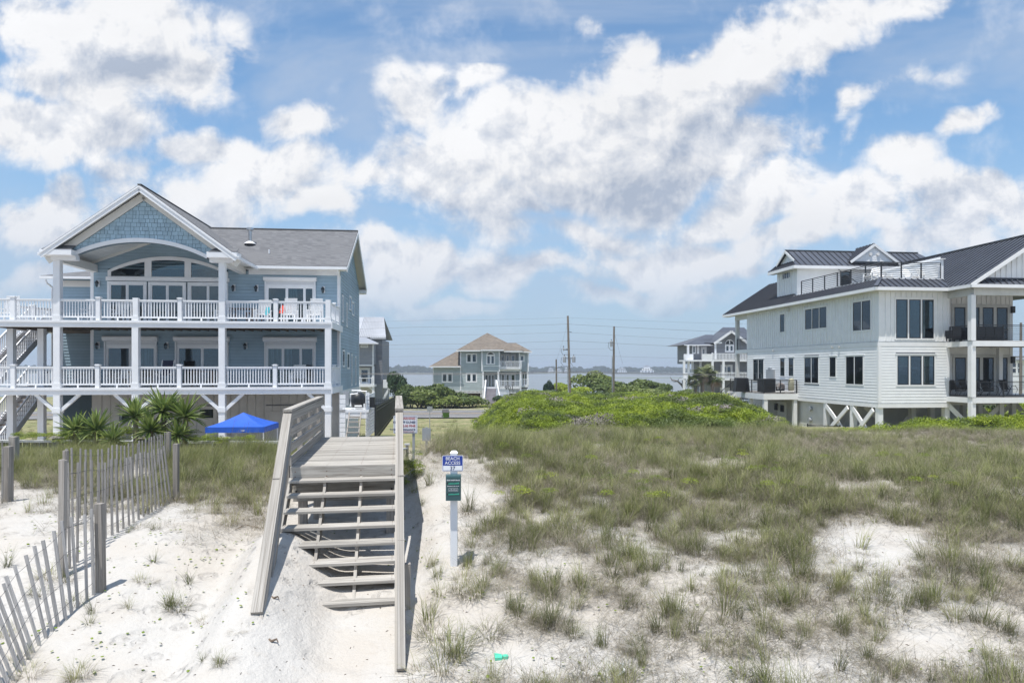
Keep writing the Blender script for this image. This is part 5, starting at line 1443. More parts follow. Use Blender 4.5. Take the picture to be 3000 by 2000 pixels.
# ---- grey house on the right, behind the white one
FB = Frame(32.2, 112.0, 6.0)     # u=0 near column 2075
HB = Thing('grey_balcony_house', FB, -5.6, 'dark grey house with black roofs, white balconies and an arched gable window', 'house', u=4, v=5)
bu = lambda px, v=0: FB.u(px, v); bz_ = lambda py, u=0, v=0: FB.z(py, u, v)
BFW = Wall(HB, 'front', 0.0)
L_, R_ = bu(2090), bu(2230)
mb = MB(HB); mb.box(bu(2098), R_, 0, 10, bz_(1050), bz_(998)); mb.box(bu(2092), R_, 1.0, 10, bz_(1108), bz_(1050)); mb.box(bu(2097), R_, 1.2, 10, -5.7, bz_(1108)); mb.build('wall', GS)
mb = MB(HB); mb.slab([(bu(2096), .02, bz_(1003)), (bu(2192), .02, bz_(1003)), (bu(2143), .02, bz_(970))], (0, -1, 0), 1.0); mb.build('gable', GS)
mb = MB(HB); mb.box(bu(2027, 2), bu(2052, 2), 2, 9, bz_(1065), bz_(1009)); mb.box(bu(2052, 2), bu(2097, 2), 2.6, 9, bz_(1052), bz_(1005)); mb.build('west_wall', GS)
BFW.siding(GS, bu(2099), bu(2190), bz_(1050), bz_(1000), .25, [(bu(2123), bu(2151), bz_(1031), bz_(996))], thick=.04)
BFW.window(bu(2124), bu(2150), bz_(1031), bz_(1009), 2, .16, TW, TW, M['window_glass'], .06, .22)
q = MB(HB); ap = arch_pts(bu(2124), bu(2150), bz_(1008.5), bz_(994), 12); q.slab([BFW.P(x, .08, z) for x, z in ap], (0, -1, 0), .08); AR = q.build('arch_frame', TW)
for x0, x1 in ((2126.5, 2135.5), (2138.5, 2147.5)):
    q = MB(HB); xs = np.linspace(bu(x0), bu(x1), 6); q.slab([BFW.P(xs[0], .10, bz_(1007))] + [BFW.P(xs[-1], .10, bz_(1007))] + [BFW.P(x, .10, arch_z(x, ap) - .15) for x in xs[::-1]], (0, -1, 0), .015); q.build('arch_pane', M['unlit_interior'], AR)
def seam_simple(th, name, mat, poly, label=None):
    q = MB(th); P3 = [Vector(p) for p in poly]; n = (P3[1] - P3[0]).cross(P3[2] - P3[0]).normalized()
    if n.z < 0: n = -n; P3.reverse()
    q.slab(P3, n, .12); return q.build(name, mat, label=label)
SM = M['seam_metal']
pk2 = (bu(2143, -1), bz_(967, 0, -1)); el2 = (bu(2092, -1), bz_(1003, 0, -1)); er2 = (bu(2194, -1), bz_(1003, 0, -1))
for e in (el2, er2):
    seam_simple(HB, 'gable_roof', SM, [(pk2[0], -1, pk2[1]), (e[0], -1, e[1]), (e[0], 3.5, e[1]), (pk2[0], 5, pk2[1])])
    bar(HB, 'rake_board', TW, (pk2[0], -1.05, pk2[1] - .2), (e[0], -1.05, e[1] - .2), .08, .36)
seam_simple(HB, 'main_roof', SM, [(bu(2070), 1.0, bz_(1003)), (bu(2235), 1.0, bz_(1003)), (bu(2235), 7, bz_(958, 0, 7)), (bu(2118, 7), 7, bz_(958, 0, 7))])
hip(HB, 'west_roof', SM, bu(2006, 0), bu(2100, 1), .4, 9, bz_(1010, 0, .4), bu(2064, 5), bu(2085, 5), 4.6, bz_(980, 0, 4.6))
box(HB, 'gutter', TW, bu(2007, 0), bu(2092), .3, .4, bz_(1012), bz_(1009.5)); box(HB, 'eave_return', TW, bu(2090), bu(2108), -1, 0, bz_(1006), bz_(1002))
for a, b in ((2028, 2038), (2042, 2048)): Wall(HB, 'front', 2.0).window(bu(a, 2), bu(b, 2), bz_(1036, 0, 2), bz_(1012, 0, 2), 1, .12, TW, TW, M['window_glass'], .05)
Wall(HB, 'front', 2.6).window(bu(2053, 2.6), bu(2070, 2.6), bz_(1052), bz_(1014), 1, .3, TW, TW, M['window_glass'], .12)
for z_, zz_ in ((1052.5, 'up'), (1107, 'low')):
    zt_ = bz_(z_); box(HB, 'balcony_floor', TW, bu(2002), bu(2240), -2.4, 2, zt_ - .35, zt_ - .1)
    rail_run(HB, bu(2087, -2.4), bu(2238, -2.4), -2.35, -2.35, zt_ - .1, 1.0, .24, bal_w=.09)
    box(HB, 'balcony_panel', TW, bu(2002, -1), bu(2030, -1), -1.2, -1.15, zt_ - .1, zt_ + .85); box(HB, 'balcony_panel', TW, bu(2054, -2), bu(2086, -2.3), -2.35, -2.3, zt_ - .1, zt_ + .85)
for px, v in ((2004, -1), (2017, -1), (2029, 1.8), (2052, 1.8), (2087, -2.3), (2119, -2.3), (2204, -2.3)):
    for z0_, z1_ in ((-5.7, bz_(1110)), (bz_(1107), bz_(1056))): box(HB, 'post', TW, bu(px, v) - .16, bu(px, v) + .16, v - .16, v + .16, z0_, z1_)
box(HB, 'post', TW, bu(2016, 0) - .15, bu(2016, 0) + .15, -.1, .2, bz_(1052), bz_(1012)); box(HB, 'post', TW, bu(2096, -.8) - .13, bu(2096, -.8) + .13, -.9, -.7, bz_(1052), bz_(1005))
Wall(HB, 'front', 1.0).window(bu(2111, 1), bu(2146, 1), bz_(1107, 0, 1), bz_(1068, 0, 1), 2, .25, TW, TW, M['window_glass'], .1, .1)
Wall(HB, 'front', 1.2).box('garage_door', TW, bu(2109, 1.2), bu(2140, 1.2), 0, .08, -5.6, bz_(1135, 0, 1.2))
for px in (2063, 2078, 2090): box(HB, 'ground_panel', M['grey_siding_pale'], bu(px, 1) - .5, bu(px, 1) + .2, .9, 1.1, -5.7, bz_(1112))
# ---- white block far off on the right edge, seen through the porch
FW2 = Frame(120.0, 165.0, 6.0)
HW2 = Thing('white_far_house', FW2, -6, 'distant white house glimpsed through the right porch opening', 'house', u=2, v=4)
mb = MB(HW2); mb.box(-1.5, 9, 0, 8, -6, FW2.z(1045, 0, 0)); mb.build('wall', TW)
for a in (.8, 2.4, 5.0):
    for zt in (FW2.z(1062, 0, 0), FW2.z(1078, 0, 0)): Wall(HW2, 'front', 0).window(a, a + 1.2, zt - 1.2, zt, 1, .1, TW, M['sash_black'], M['window_glass'], .1)
box(HW2, 'roof', M['grey_roof'], -1.7, 9.2, -.3, 8.3, FW2.z(1045, 0, 0), FW2.z(1043, 0, 0)); box(HW2, 'balcony', M['grey_box'], 2, 9, -1.5, 0, FW2.z(1056, 0, 0), FW2.z(1053, 0, 0))
# ---- tiny houses on the far shore
def far_house(px, Y, w, h, lab, storeys=2):
    X = (px - 1500) / FOC * Y; f = Frame(X, Y, 0)
    t = Thing('far_shore_house', f, -8.6, lab, 'house', 'houses on the far shore', u=w / 2, v=5)
    z0 = -8.7
    for s_ in range(storeys):
        k = s_ * .12 * w; box(t, 'wall', M['white_trim'] if s_ % 2 == 0 else M['soffit'], k, w - k, k, 10 - k, z0 + 1.5 + s_ * h / storeys, z0 + 1.5 + (s_ + 1) * h / storeys)
        for j in range(4): box(t, 'window', M['unlit_interior'], k + (w - 2 * k) * (j + .25) / 4, k + (w - 2 * k) * (j + .75) / 4, k - .1, k, z0 + 2.3 + s_ * h / storeys, z0 + 2.3 + (s_ + .5) * h / storeys)
    q = MB(t); k = (storeys - 1) * .12 * w; zt = z0 + 1.5 + h
    q.add([(k - 1, k - 1, zt), (w - k + 1, k - 1, zt), (w - k + 1, 11 - k, zt), (k - 1, 11 - k, zt), (w / 2, 5, zt + h * .3)], [(0, 1, 4), (1, 2, 4), (2, 3, 4), (3, 0, 4), (3, 2, 1, 0)]); q.build('roof', M['pale_metal'])
    for j in range(5): box(t, 'pile', M['white_trim'], w * j / 4 - .3, w * j / 4 + .3, 0, .5, z0 - .5, z0 + 1.5)
far_house(1606, 1170, 10, 6, 'low white house on the far shore left of the tall pole'); far_house(1627, 1172, 12, 5, 'pale far shore house directly behind the short pole'); far_house(1654, 1172, 9, 7, 'small far shore house hard by the tall leaning pole')
far_house(1811, 1170, 15, 6, 'wide pale house on the far shore right of the second pole'); far_house(1878, 1165, 22, 10, 'white tiered far shore house standing alone, the largest there', 3)
# ------------------------------------------------------------------ BEACH STEPS AND LANDING (weathered boards)
FWK = Frame(float(WK_O[0]), float(WK_O[1]), 9.5)      # u across, v inland from the landing's near edge
WK = Thing('boardwalk_stairs', FWK, -3.3, 'weathered wooden beach steps and landing half buried in drifted sand', 'stairs', u=0, v=0)
HWD = .84; LZ = -1.58; RISE, RUN = .185, .285
rw = random.Random(11)
D_, DL_, PW_ = M['deck_wood'], M['deck_wood_long'], M['post_wood']
nP = 32; Lw = 4.75
for i in range(nP):
    v0 = i * Lw / nP; e = rw.uniform(-.012, .012)
    o = box(WK, 'plank', D_, -HWD + e, HWD + e, v0 + .004, v0 + Lw / nP - .004, LZ - .035 + rw.uniform(-.003, .003), LZ + rw.uniform(-.003, .003))
box(WK, 'end_board', D_, -HWD, HWD, -.045, -.004, LZ - .30, LZ - .005)
box(WK, 'header_board', D_, -HWD, HWD, .30, .34, LZ - .62, LZ - .30)
for t in (-.80, -.27, .27, .80): box(WK, 'joist', DL_, t - .02, t + .02, .0, Lw, LZ - .24, LZ - .04)
for k in range(1, 9):
    z = LZ - RISE * k; v = -RUN * k
    for j in range(2):
        box(WK, 'tread', D_, -HWD + .02 + rw.uniform(-.01, .01), HWD - .02, v + .0 + j * .142, v + .138 + j * .142, z - .038 + rw.uniform(-.003, .003), z + rw.uniform(-.003, .003))
for t in (-.83, -.28, .28, .83):   # stringers
    bar(WK, 'stringer', DL_, (t, -.02, LZ - .26), (t, -2.75, LZ - .26 - 2.73 * RISE / RUN), .04, .22)
    for k in range(1, 8):
        z = LZ - RISE * k; v = -RUN * k
        if abs(t) < .5: box(WK, 'stringer_notch', DL_, t - .019, t + .019, v + .02, v + .06, z - .18, z - .04)
# posts under landing and at the rails
def wpost(t, v, z0, z1, w=.09, nm='post', lean=0): return bar(WK, nm, PW_, (t, v, z0), (t + lean, v, z1), w, w, up=(0, 1, 0))
for t in (-.70, .74):
    for v in (.42, 2.2, 4.3): wpost(t, v, -4.2, LZ - .25, .14, 'pile')
wpost(-.52, 1.0, -4.0, LZ - .25, .14, 'pile')
railtop = .90
for sg in (-1, 1):
    t = sg * (HWD + .065)
    vs_ = [.06, 1.6, 3.1, 4.62]
    for v in vs_: wpost(t, v, LZ - .5, LZ + railtop - .02, .09, 'rail_post')
    # landing rails
    bar(WK, 'cap_rail', DL_, (t - sg * .02, .0, LZ + railtop), (t - sg * .02, Lw, LZ + railtop + .02), .14, .038)
    ti = t - sg * .062
    for zz, hh in ((.80, .14), (.55, .14), (.30, .14), (.08, .14)):
        bar(WK, 'rail_board', DL_, (ti, .02, LZ + zz), (ti, Lw - .05, LZ + zz + rw.uniform(-.02, .02)), .036, hh)
    # stair rails, sloping down into the sand
    sl_ = RISE / RUN; end = -3.25 if sg < 0 else -3.95; ts_ = .17 if sg < 0 else 0.0
    bar(WK, 'handrail', DL_, (t - sg * .01, .12, LZ + railtop - .0 + .0), (t - sg * .01 + ts_, end, LZ + railtop + end * sl_), .13 if sg < 0 else .095, .04)
    bar(WK, 'rail_board', DL_, (ti, .05, LZ + railtop - .12), (ti + ts_, end, LZ + railtop - .12 + end * sl_), .036, .16)
    bar(WK, 'rail_board', DL_, (ti, .05, LZ + .42), (ti + ts_ * .9, end + .3, LZ + .42 + (end + .3) * sl_), .036, .14)
    for v in (-1.3, -2.35, -3.25):
        if sg > 0 or v > -3: wpost(t + ts_ * v / end, v, -3.9, LZ + v * sl_ + railtop - .03, .09, 'rail_post')
wpost(HWD + .14, -2.35, -3.8, LZ - 2.35 * RISE / RUN + .55, .09, 'rail_post')
# knots / bolts on the end board
for t in (-.79, .76):
    q = MB(WK); q.tube([(t, .27, LZ - .45), (t, .298, LZ - .45)], .018, 8); q.build('bolt', M['dark_metal'])

# nail heads and rust along the planks and treads
paint('rust', (.17, .075, .04), .9, .3, 20)
q = MB(WK)
for i in range(nP):
    for t in (-.78, -.27, .27, .78):
        for d in (.035, .11): q.box(t - .005 + rw.uniform(-.008, .008), t + .005, i * Lw / nP + d - .004, i * Lw / nP + d + .005, LZ + .0035, LZ + .0045)
for k in range(1, 8):
    for t in (-.78, -.28, .28, .78):
        for d in (.05, .1, .19, .24): q.box(t - .005, t + .005, -RUN * k + d - .005, -RUN * k + d + .005, LZ - RISE * k + .0035, LZ - RISE * k + .0045)
for t in (-.76, -.27, .27, .76):
    for z in (-.08, -.16, -.25): q.box(t - .007, t + .007, -.047, -.0455, LZ + z - .007, LZ + z + .007)
o = q.build('nail_heads', M['rust']); o['kind'] = 'stuff'
# ---- continuation seen past the landing: lower walkway rail with capped posts, going inland
WK2 = Thing('walkway_fence', FWK, -3.6, 'low grey wooden walkway fence with capped posts beyond the landing', 'fence', u=-1.2, v=9)
for k in range(7):
    v = 5.4 + k * 1.55; t = -.95 + k * .36 - .0; z = -2.30 - .10 * k + (.12 if k < 2 else 0)
    bar(WK2, 'post', PW_, (t, v, -4.6), (t, v, z), .11, .11, up=(0, 1, 0)); box(WK2, 'post_cap', M['cap_wood'], t - .10, t + .10, v - .10, v + .10, z, z + .05)
    if k < 6:
        t2 = t + .36
        bar(WK2, 'rail', M['cap_wood'], (t, v, z - .12), (t2, v + 1.55, z - .22), .09, .05)
        for j in range(6):
            f = (j + .5) / 6; bar(WK2, 'picket', M['bulkhead_wood'], (t + .36 * f, v + 1.55 * f, -4.5), (t + .36 * f, v + 1.55 * f, z - .16 - .1 * f), .03, .2, up=(0, 1, 0))

# ---- SIGN POST: access sign, bag dispenser
def on_ground(px, py):
    """world point where the ground shows at a pixel of the photograph"""
    r = (px - 1500) / FOC; k = (HOR - py) / FOC
    Ys = np.concatenate([np.arange(4, 40, .02), np.arange(40, 300, .3)])
    d = zprof(r * Ys, Ys) - k * Ys if False else height(r * Ys, Ys) - k * Ys
    i = int(np.argmax(d > 0)); return float(r * Ys[i]), float(Ys[i])
sX, sY = on_ground(1330, 1655)
FSg = Frame(sX, sY, 1.0)
gzb = float(height(sX, sY))
SP = Thing('beach_access_sign', FSg, gzb, 'white square post with blue beach access 37 sign and green bag dispenser', 'sign', u=0, v=0)
SP.o['label'] = 'white post beside the steps carrying a blue and white BEACH ACCESS 37 sign'
zt = -(1326 - HOR) / FOC * sY
paint('sign_blue', (.012, .045, .30), .35, .03); paint('sign_white', (.78, .80, .84), .35, .02); paint('sign_red', (.42, .06, .07), .4, .03); paint('sign_navy', (.02, .03, .12), .4, .03)
paint('teal_box', (.030, .085, .095), .35, .05); paint('bag_green', (.05, .42, .30), .4, .1)
paint('post_vinyl', (.76, .78, .82), .35, .02)
mpx = sY / FOC
box(SP, 'post', M['post_vinyl'], -.048, .048, -.048, .048, gzb - .3, zt - .0)
q = MB(SP); q.add([(-.055, -.055, zt), (.055, -.055, zt), (.055, .055, zt), (-.055, .055, zt), (-.03, -.03, zt + .03), (.03, -.03, zt + .03), (.03, .03, zt + .03), (-.03, .03, zt + .03)], [(0, 1, 5, 4), (1, 2, 6, 5), (2, 3, 7, 6), (3, 0, 4, 7), (4, 5, 6, 7), (3, 2, 1, 0)]); q.build('post_cap', M['post_vinyl'])
def rrect(th, name, mat, u0, u1, z0, z1, vf, t, r=.02, parent=None):
    """thin plate with rounded corners, front face at v = vf"""
    pts = []
    for cx, cz_, a in ((u1 - r, z1 - r, 0), (u0 + r, z1 - r, 90), (u0 + r, z0 + r, 180), (u1 - r, z0 + r, 270)):
        for k in range(5): th_ = R(a + 22.5 * k); pts.append((cx + r * math.cos(th_), vf, cz_ + r * math.sin(th_)))
    q = MB(th); q.slab(pts, (0, -1, 0), t); return q.build(name, mat, parent)
sw_, sh_ = 60.5 * mpx, 46.0 * mpx; s1 = -(1332 - HOR) / FOC * sY; s0 = s1 - sh_
uo = 9 * mpx * .0 - .015
SGN = rrect(SP, 'sign_plate', M['sign_white'], uo - sw_ / 2, uo + sw_ / 2, s0, s1, -.056, .006, .015)
rrect(SP, 'sign_border', M['sign_blue'], uo - sw_ / 2 + .006, uo + sw_ / 2 - .006, s0 + .006, s1 - .006, -.0585, .0015, .012, SGN)
rrect(SP, 'sign_field', M['sign_white'], uo - sw_ / 2 + .012, uo + sw_ / 2 - .012, s0 + .012, s0 + sh_ * .355, -.0600, .001, .006, SGN)
text_obj('BEACH', .062 * sw_ / .29, M['sign_white'], SP, (uo, -.0602, s1 - sh_ * .20), 'lettering', SGN, bold=.0004)
text_obj('ACCESS', .062 * sw_ / .29, M['sign_white'], SP, (uo, -.0602, s1 - sh_ * .48), 'lettering', SGN, bold=.0004)
text_obj('37', .074 * sw_ / .29, M['sign_navy'], SP, (uo, -.0616, s0 + sh_ * .19), 'lettering', SGN)
bw, b1 = 43 * mpx, -(1386 - HOR) / FOC * sY; b0 = b1 - 74 * mpx
q = MB(SP); h_ = bw / 2; prof = [(-.15, b0), (-.15, b1 - .03), (-.142, b1 - .012), (-.12, b1), (-.05, b1), (-.05, b0)]
k = len(prof); q.add([(-h_, v, z) for v, z in prof] + [(h_, v, z) for v, z in prof], [tuple(range(k - 1, -1, -1)), tuple(range(k, 2 * k))] + [(i, (i + 1) % k, k + (i + 1) % k, k + i) for i in range(k)])
BX = q.build('bag_dispenser', M['teal_box'])
for zz in (b1 - 24 * mpx, b1 - 55 * mpx):
    rrect(SP, 'slot', M['black_metal'], -h_ + .012, h_ - .012, zz - .014, zz + .010, -.1512, .001, .003, BX)
    q = MB(SP); q.slab([(-h_ + .03, -.154, zz - .012), (h_ - .015, -.154, zz - .008), (h_ - .025, -.156, zz + .014), (.02, -.154, zz + .004), (-.02, -.156, zz + .008), (-h_ + .035, -.154, zz + .002)], (0, -1, 0), .002); q.build('waste_bag', M['bag_green'], BX)
text_obj('DOG WASTE BAGS', .021, M['sign_white'], SP, (0, -.1515, b1 - 15 * mpx), 'lettering', BX, bold=.0006)
text_obj('Please Clean Up After Your Pet', .0125, M['sign_white'], SP, (0, -.1515, b1 - 32 * mpx), 'lettering', BX, bold=.0004)
for j in range(3):
    cx = (-.045 + .045 * j); q = MB(SP); w_ = .019; zz = b1 - 42 * mpx
    for (a, b) in (((cx - w_, zz - w_), (cx + w_, zz - w_)), ((cx + w_, zz - w_), (cx + w_, zz + w_)), ((cx + w_, zz + w_), (cx - w_, zz + w_)), ((cx - w_, zz + w_), (cx - w_, zz - w_)), ((cx - w_ * .6, zz - w_ * .6), (cx + w_ * .3, zz + w_ * .6)), ((cx - w_ * .2, zz - w_ * .6), (cx + w_ * .6, zz + .0))):
        q.bar((a[0], -.1515, a[1]), (b[0], -.1515, b[1]), .002, .002)
    q.build('pictogram', M['sign_white'], BX)

# ---- warning sign past the rail
wY = 17.0; wX = (1222 - 1500) / FOC * wY; FWn = Frame(wX - .1, wY, 2.0)
WN = Thing('warning_sign', FWn, -2.7, 'white warning sign about dunes partly hidden by the right hand rail', 'sign')
wm = wY / FOC; wz1 = -(1217 - HOR) * wm; wz0 = -(1269 - HOR) * wm
box(WN, 'post', M['grey_box'], -.02, .04, .01, .06, -2.9, wz1 - .05)
cxp = (1190 - 1210) * wm
uL, uR = (1153 - 1500) * wm - (wX - .1), (1223 - 1500) * wm - (wX - .1); uc = (uL + uR) / 2
PL_ = rrect(WN, 'sign_plate', M['sign_white'], uL, uR, wz0, wz1, -.01, .008, .03)
q = MB(WN)
for (a, b) in (((uL + .02, wz0 + .02), (uR - .02, wz0 + .02)), ((uR - .02, wz0 + .02), (uR - .02, wz1 - .02)), ((uR - .02, wz1 - .02), (uL + .02, wz1 - .02)), ((uL + .02, wz1 - .02), (uL + .02, wz0 + .02))): q.bar((a[0], -.012, a[1]), (b[0], -.012, b[1]), .003, .008)
q.build('border_line', M['sign_navy'], PL_)
hh = wz1 - wz0
for i, (tx, mt, sz) in enumerate((('WARNING', 'sign_red', .078), ('KEEP OFF DUNES', 'sign_navy', .072), ('$500.00 FINE', 'sign_red', .078), ('TOWN ORDINANCE', 'sign_navy', .068))):
    o = text_obj(tx, sz, M[mt], WN, (uR - .05, -.0125, wz1 - hh * (.16 + .21 * i)), 'lettering', PL_, align='RIGHT', bold=.0015)
text_obj('PROPERTY OF NTB', .03, M['sign_red'], WN, (uR - .09, -.0125, wz0 + hh * .09), 'lettering', PL_, align='RIGHT')

# ---- backs of two road signs
def sign_back(px0, px1, py0, py1, Y, lab, th=0):
    X = ((px0 + px1) / 2 - 1500) / FOC * Y; f = Frame(X, Y, th); g_ = float(height(X, Y)); t = Thing('sign_back', f, g_, lab, 'sign')
    w = (px1 - px0) / FOC * Y; z1 = (HOR - py0) / FOC * Y; z0 = (HOR - py1) / FOC * Y
    box(t, 'post', M['grey_box'], -.03, .03, .0, .05, g_ - .1, z1 + .02)
    rrect(t, 'sign_panel', M['grey_box'], -w / 2, w / 2, z0, z1, -.012, .006, .02)
sign_back(1251, 1267, 1190, 1204, 55, 'small grey sign back on a post standing at the road edge')
sign_back(1237, 1262, 1253, 1291, 20.5, 'flat grey panel half sunk in the dune grass beside the walkway')

# ---- trash bin
def bin_(px, py_t, py_b, Y):
    X = (px - 1500) / FOC * Y; f = Frame(X, Y, 10); z1, z0 = (HOR - py_t) / FOC * Y, (HOR - py_b) / FOC * Y
    t = Thing('trash_bin', f, z0, 'green wheeled trash bin with black lid at the road edge', 'trash bin')
    paint('bin_green', (.10, .22, .03), .5, .1)
    q = MB(t); a, b = .26, .32; zt_ = z1 - .28
    q.add([(-a, -a, z0), (a, -a, z0), (a, a, z0), (-a, a, z0), (-b, -b, zt_), (b, -b, zt_), (b, b, zt_), (-b, b, zt_)], [(3, 2, 1, 0), (4, 5, 6, 7), (0, 1, 5, 4), (1, 2, 6, 5), (2, 3, 7, 6), (3, 0, 4, 7)]); q.build('bin_body', M['bin_green'])
    q = MB(t); q.add([(-.36, -.38, zt_), (.36, -.38, zt_), (.36, .36, zt_), (-.36, .36, zt_), (-.26, -.2, z1), (.26, -.2, z1), (.26, .3, z1), (-.26, .3, z1)], [(3, 2, 1, 0), (4, 5, 6, 7), (0, 1, 5, 4), (1, 2, 6, 5), (2, 3, 7, 6), (3, 0, 4, 7)]); q.build('lid', M['black_metal'])
    for s_ in (-1, 1): q = MB(t); q.tube([(s_ * .3, .3, z0 + .1), (s_ * .36, .3, z0 + .1)], .1, 12); q.build('wheel', M['black_metal'])
bin_(1306, 1199, 1222, 66)

# ------------------------------------------------------------------ BULKHEAD in front of the left house
FBk = Frame(-8.2, 24.0, 4.0)
BK = Thing('bulkhead', FBk, -3.4, 'weathered timber bulkhead with a pale cap rail between dune and blue house', 'wall', u=-7, v=0)
def bz(u): return -2.60 + .014 * abs(u) 
ub0, ub1 = FBk.u(-60, 0), FBk.u(905, 0)
n = int((ub1 - ub0) / .27)
for i in range(n):
    u = ub0 + (ub1 - ub0) * (i + .5) / n; w = .105 + rw.uniform(-.012, .01)
    box(BK, 'plank', M['bulkhead_wood'], u - w, u + w, rw.uniform(-.02, .02), .07, -4.0, bz(u) - .07)
px_posts = [-30, 170, 420, 655, 880]
for i in range(len(px_posts) - 1):
    ua, ub_ = FBk.u(px_posts[i], 0), FBk.u(px_posts[i + 1], 0)
    bar(BK, 'cap_rail', M['cap_wood'], (ua + .12, .0, bz(ua) - .02), (ub_ - .12, .0, bz(ub_) - .02), .20, .07)
    box(BK, 'waler', M['bulkhead_wood'], ua + .1, ub_ - .1, -.09, -.025, bz(ua) - .55, bz(ua) - .36)
for px in px_posts:
    u = FBk.u(px, 0); box(BK, 'post', M['bulkhead_wood'], u - .11, u + .11, -.14, .14, -4.0, bz(u) + .10)
    q = MB(BK); q.add([(u - .20, -.20, bz(u) + .11), (u + .20, -.20, bz(u) + .11), (u + .20, .20, bz(u) + .11), (u - .20, .20, bz(u) + .11), (u - .13, -.13, bz(u) + .17), (u + .13, -.13, bz(u) + .17), (u + .13, .13, bz(u) + .17), (u - .13, .13, bz(u) + .17)], [(3, 2, 1, 0), (4, 5, 6, 7), (0, 1, 5, 4), (1, 2, 6, 5), (2, 3, 7, 6), (3, 0, 4, 7)]); q.build('post_cap', M['post_wood'])

# ------------------------------------------------------------------ SAND FENCES
def sand_fence(label, pts, tops, n, lean=None, group=None, wires=(.15, .4, .65, .9), seed=1, posts=None, pw=.031, sunk=.15):
    """slat and wire fence along a polyline of plan points; tops = heights of the slat tops at those points"""
    rr_ = random.Random(seed)
    L = [0]
    for a, b in zip(pts, pts[1:]): L.append(L[-1] + math.dist(a, b))
    X0, Y0 = pts[0]; f = Frame(X0, Y0, 0); th = Thing('sand_fence', f, float(height(X0, Y0)), label, 'fence', group)
    def at(s): return (float(np.interp(s, L, [p[0] for p in pts])) - X0, float(np.interp(s, L, [p[1] for p in pts])) - Y0, float(np.interp(s, L, tops)))
    allp = []
    for i in range(n):
        s = L[-1] * (i + .5) / n + rr_.uniform(-.015, .015); u, v, zt_ = at(s)
        g_ = float(height(X0 + u, Y0 + v)); ln = lean(s / L[-1]) if lean else (0, 0)
        zt2 = zt_ + rr_.uniform(-.025, .025)
        top = (u + ln[0] + rr_.uniform(-.02, .02), v + ln[1], zt2); bot = (u, v, g_ - sunk)
        q = bar(th, 'picket', M['picket_wood'], bot, top, pw + rr_.uniform(-.004, .004), .011, up=(0, 1, 0))
        allp.append((Vector(bot) + Vector((0, 0, sunk)), Vector(top)))
    for w in wires:
        q = MB(th); pp = [b.lerp(t, w) + Vector((0, -.012 * (-1) ** i, rr_.uniform(-.008, .008))) for i, (b, t) in enumerate(allp)]
        q.tube(pp, .0028, 4, False); q.build('wire', M['dark_metal'])
    for (s, zt_, wd, kind, ln) in (posts or []):
        u, v, _ = at(s * L[-1]); g_ = float(height(X0 + u, Y0 + v))
        bar(th, 'post', M['post_wood'], (u + .03, v + .04, g_ - .3), (u + .03 + ln, v + .04, zt_), wd, wd, up=(0, 1, 0), kind=kind)
    return th
def PT(px, Y): return ((px - 1500) / FOC * Y, Y)
def TZp(py, Y): return (HOR - py) / FOC * Y
# middle run
sand_fence('slatted sand fence running inland, the middle run between two tall posts', [PT(168, 8.9), PT(262, 9.6), PT(340, 10.3), PT(420, 11.2), PT(508, 12.5)],
           [TZp(1350, 8.9), TZp(1352, 9.6), TZp(1348, 10.3), TZp(1330, 11.2), TZp(1308, 12.5)], 21, lambda f: (-.01 - .14 * f * f, 0), seed=3,
           posts=[(0.0, TZp(1347, 8.9), .072, 'round', 0), (.0, TZp(1346, 9.0), .07, 'box', .02), (1.0, TZp(1300, 12.5), .085, 'box', 0)])
# rear run
sand_fence('rear run of slatted sand fence sinking into the tall grass', [PT(182, 10.6), PT(300, 12.2), PT(400, 14.2), PT(488, 16.8)],
           [TZp(1316, 10.6), TZp(1312, 12.2), TZp(1296, 14.2), TZp(1268, 16.8)], 25, lambda f: (0, 0), seed=5,
           posts=[(0.0, TZp(1320, 10.6), .085, 'round', 0), (1.0, TZp(1266, 16.8), .085, 'box', 0)])
# near run, leaning and sun bleached
wood('picket_pale', (.50, .49, .48), (.31, .30, .295), 0, .7)
_pk = M['picket_wood']
sv = M['picket_wood']; M['picket_wood'] = M['picket_pale']
sand_fence('near run of bleached sand fence leaning left towards the camera', [PT(284, 8.55), PT(225, 8.2), PT(160, 7.75), PT(105, 7.3), PT(60, 6.9), PT(20, 6.5), PT(-60, 6.0)],
           [TZp(1492, 8.55), TZp(1515, 8.2), TZp(1600, 7.75), TZp(1700, 7.3), TZp(1790, 6.9), TZp(1865, 6.5), TZp(1960, 6.0)], 21, lambda f: (-.0 - .34 * min(1, f * 2.2), 0), seed=8,
           posts=[(0.0, TZp(1476, 8.55), .088, 'box', -.02)], pw=.037)
M['picket_wood'] = sv
# short run and single posts on the left edge
sand_fence('short piece of sand fence with a square post at the left edge', [PT(-60, 11.5), PT(14, 12.4)], [TZp(1335, 11.5), TZp(1312, 12.4)], 4, None, seed=9, posts=[(1.0, TZp(1308, 12.4), .12, 'box', 0)])
sand_fence('dark posts and slats of old sand fence by the bulkhead on the left', [PT(-40, 16), PT(34, 17.0)], [TZp(1290, 16), TZp(1290, 17)], 4, None, seed=10, posts=[(1.0, TZp(1279, 17.0), .16, 'box', 0)])
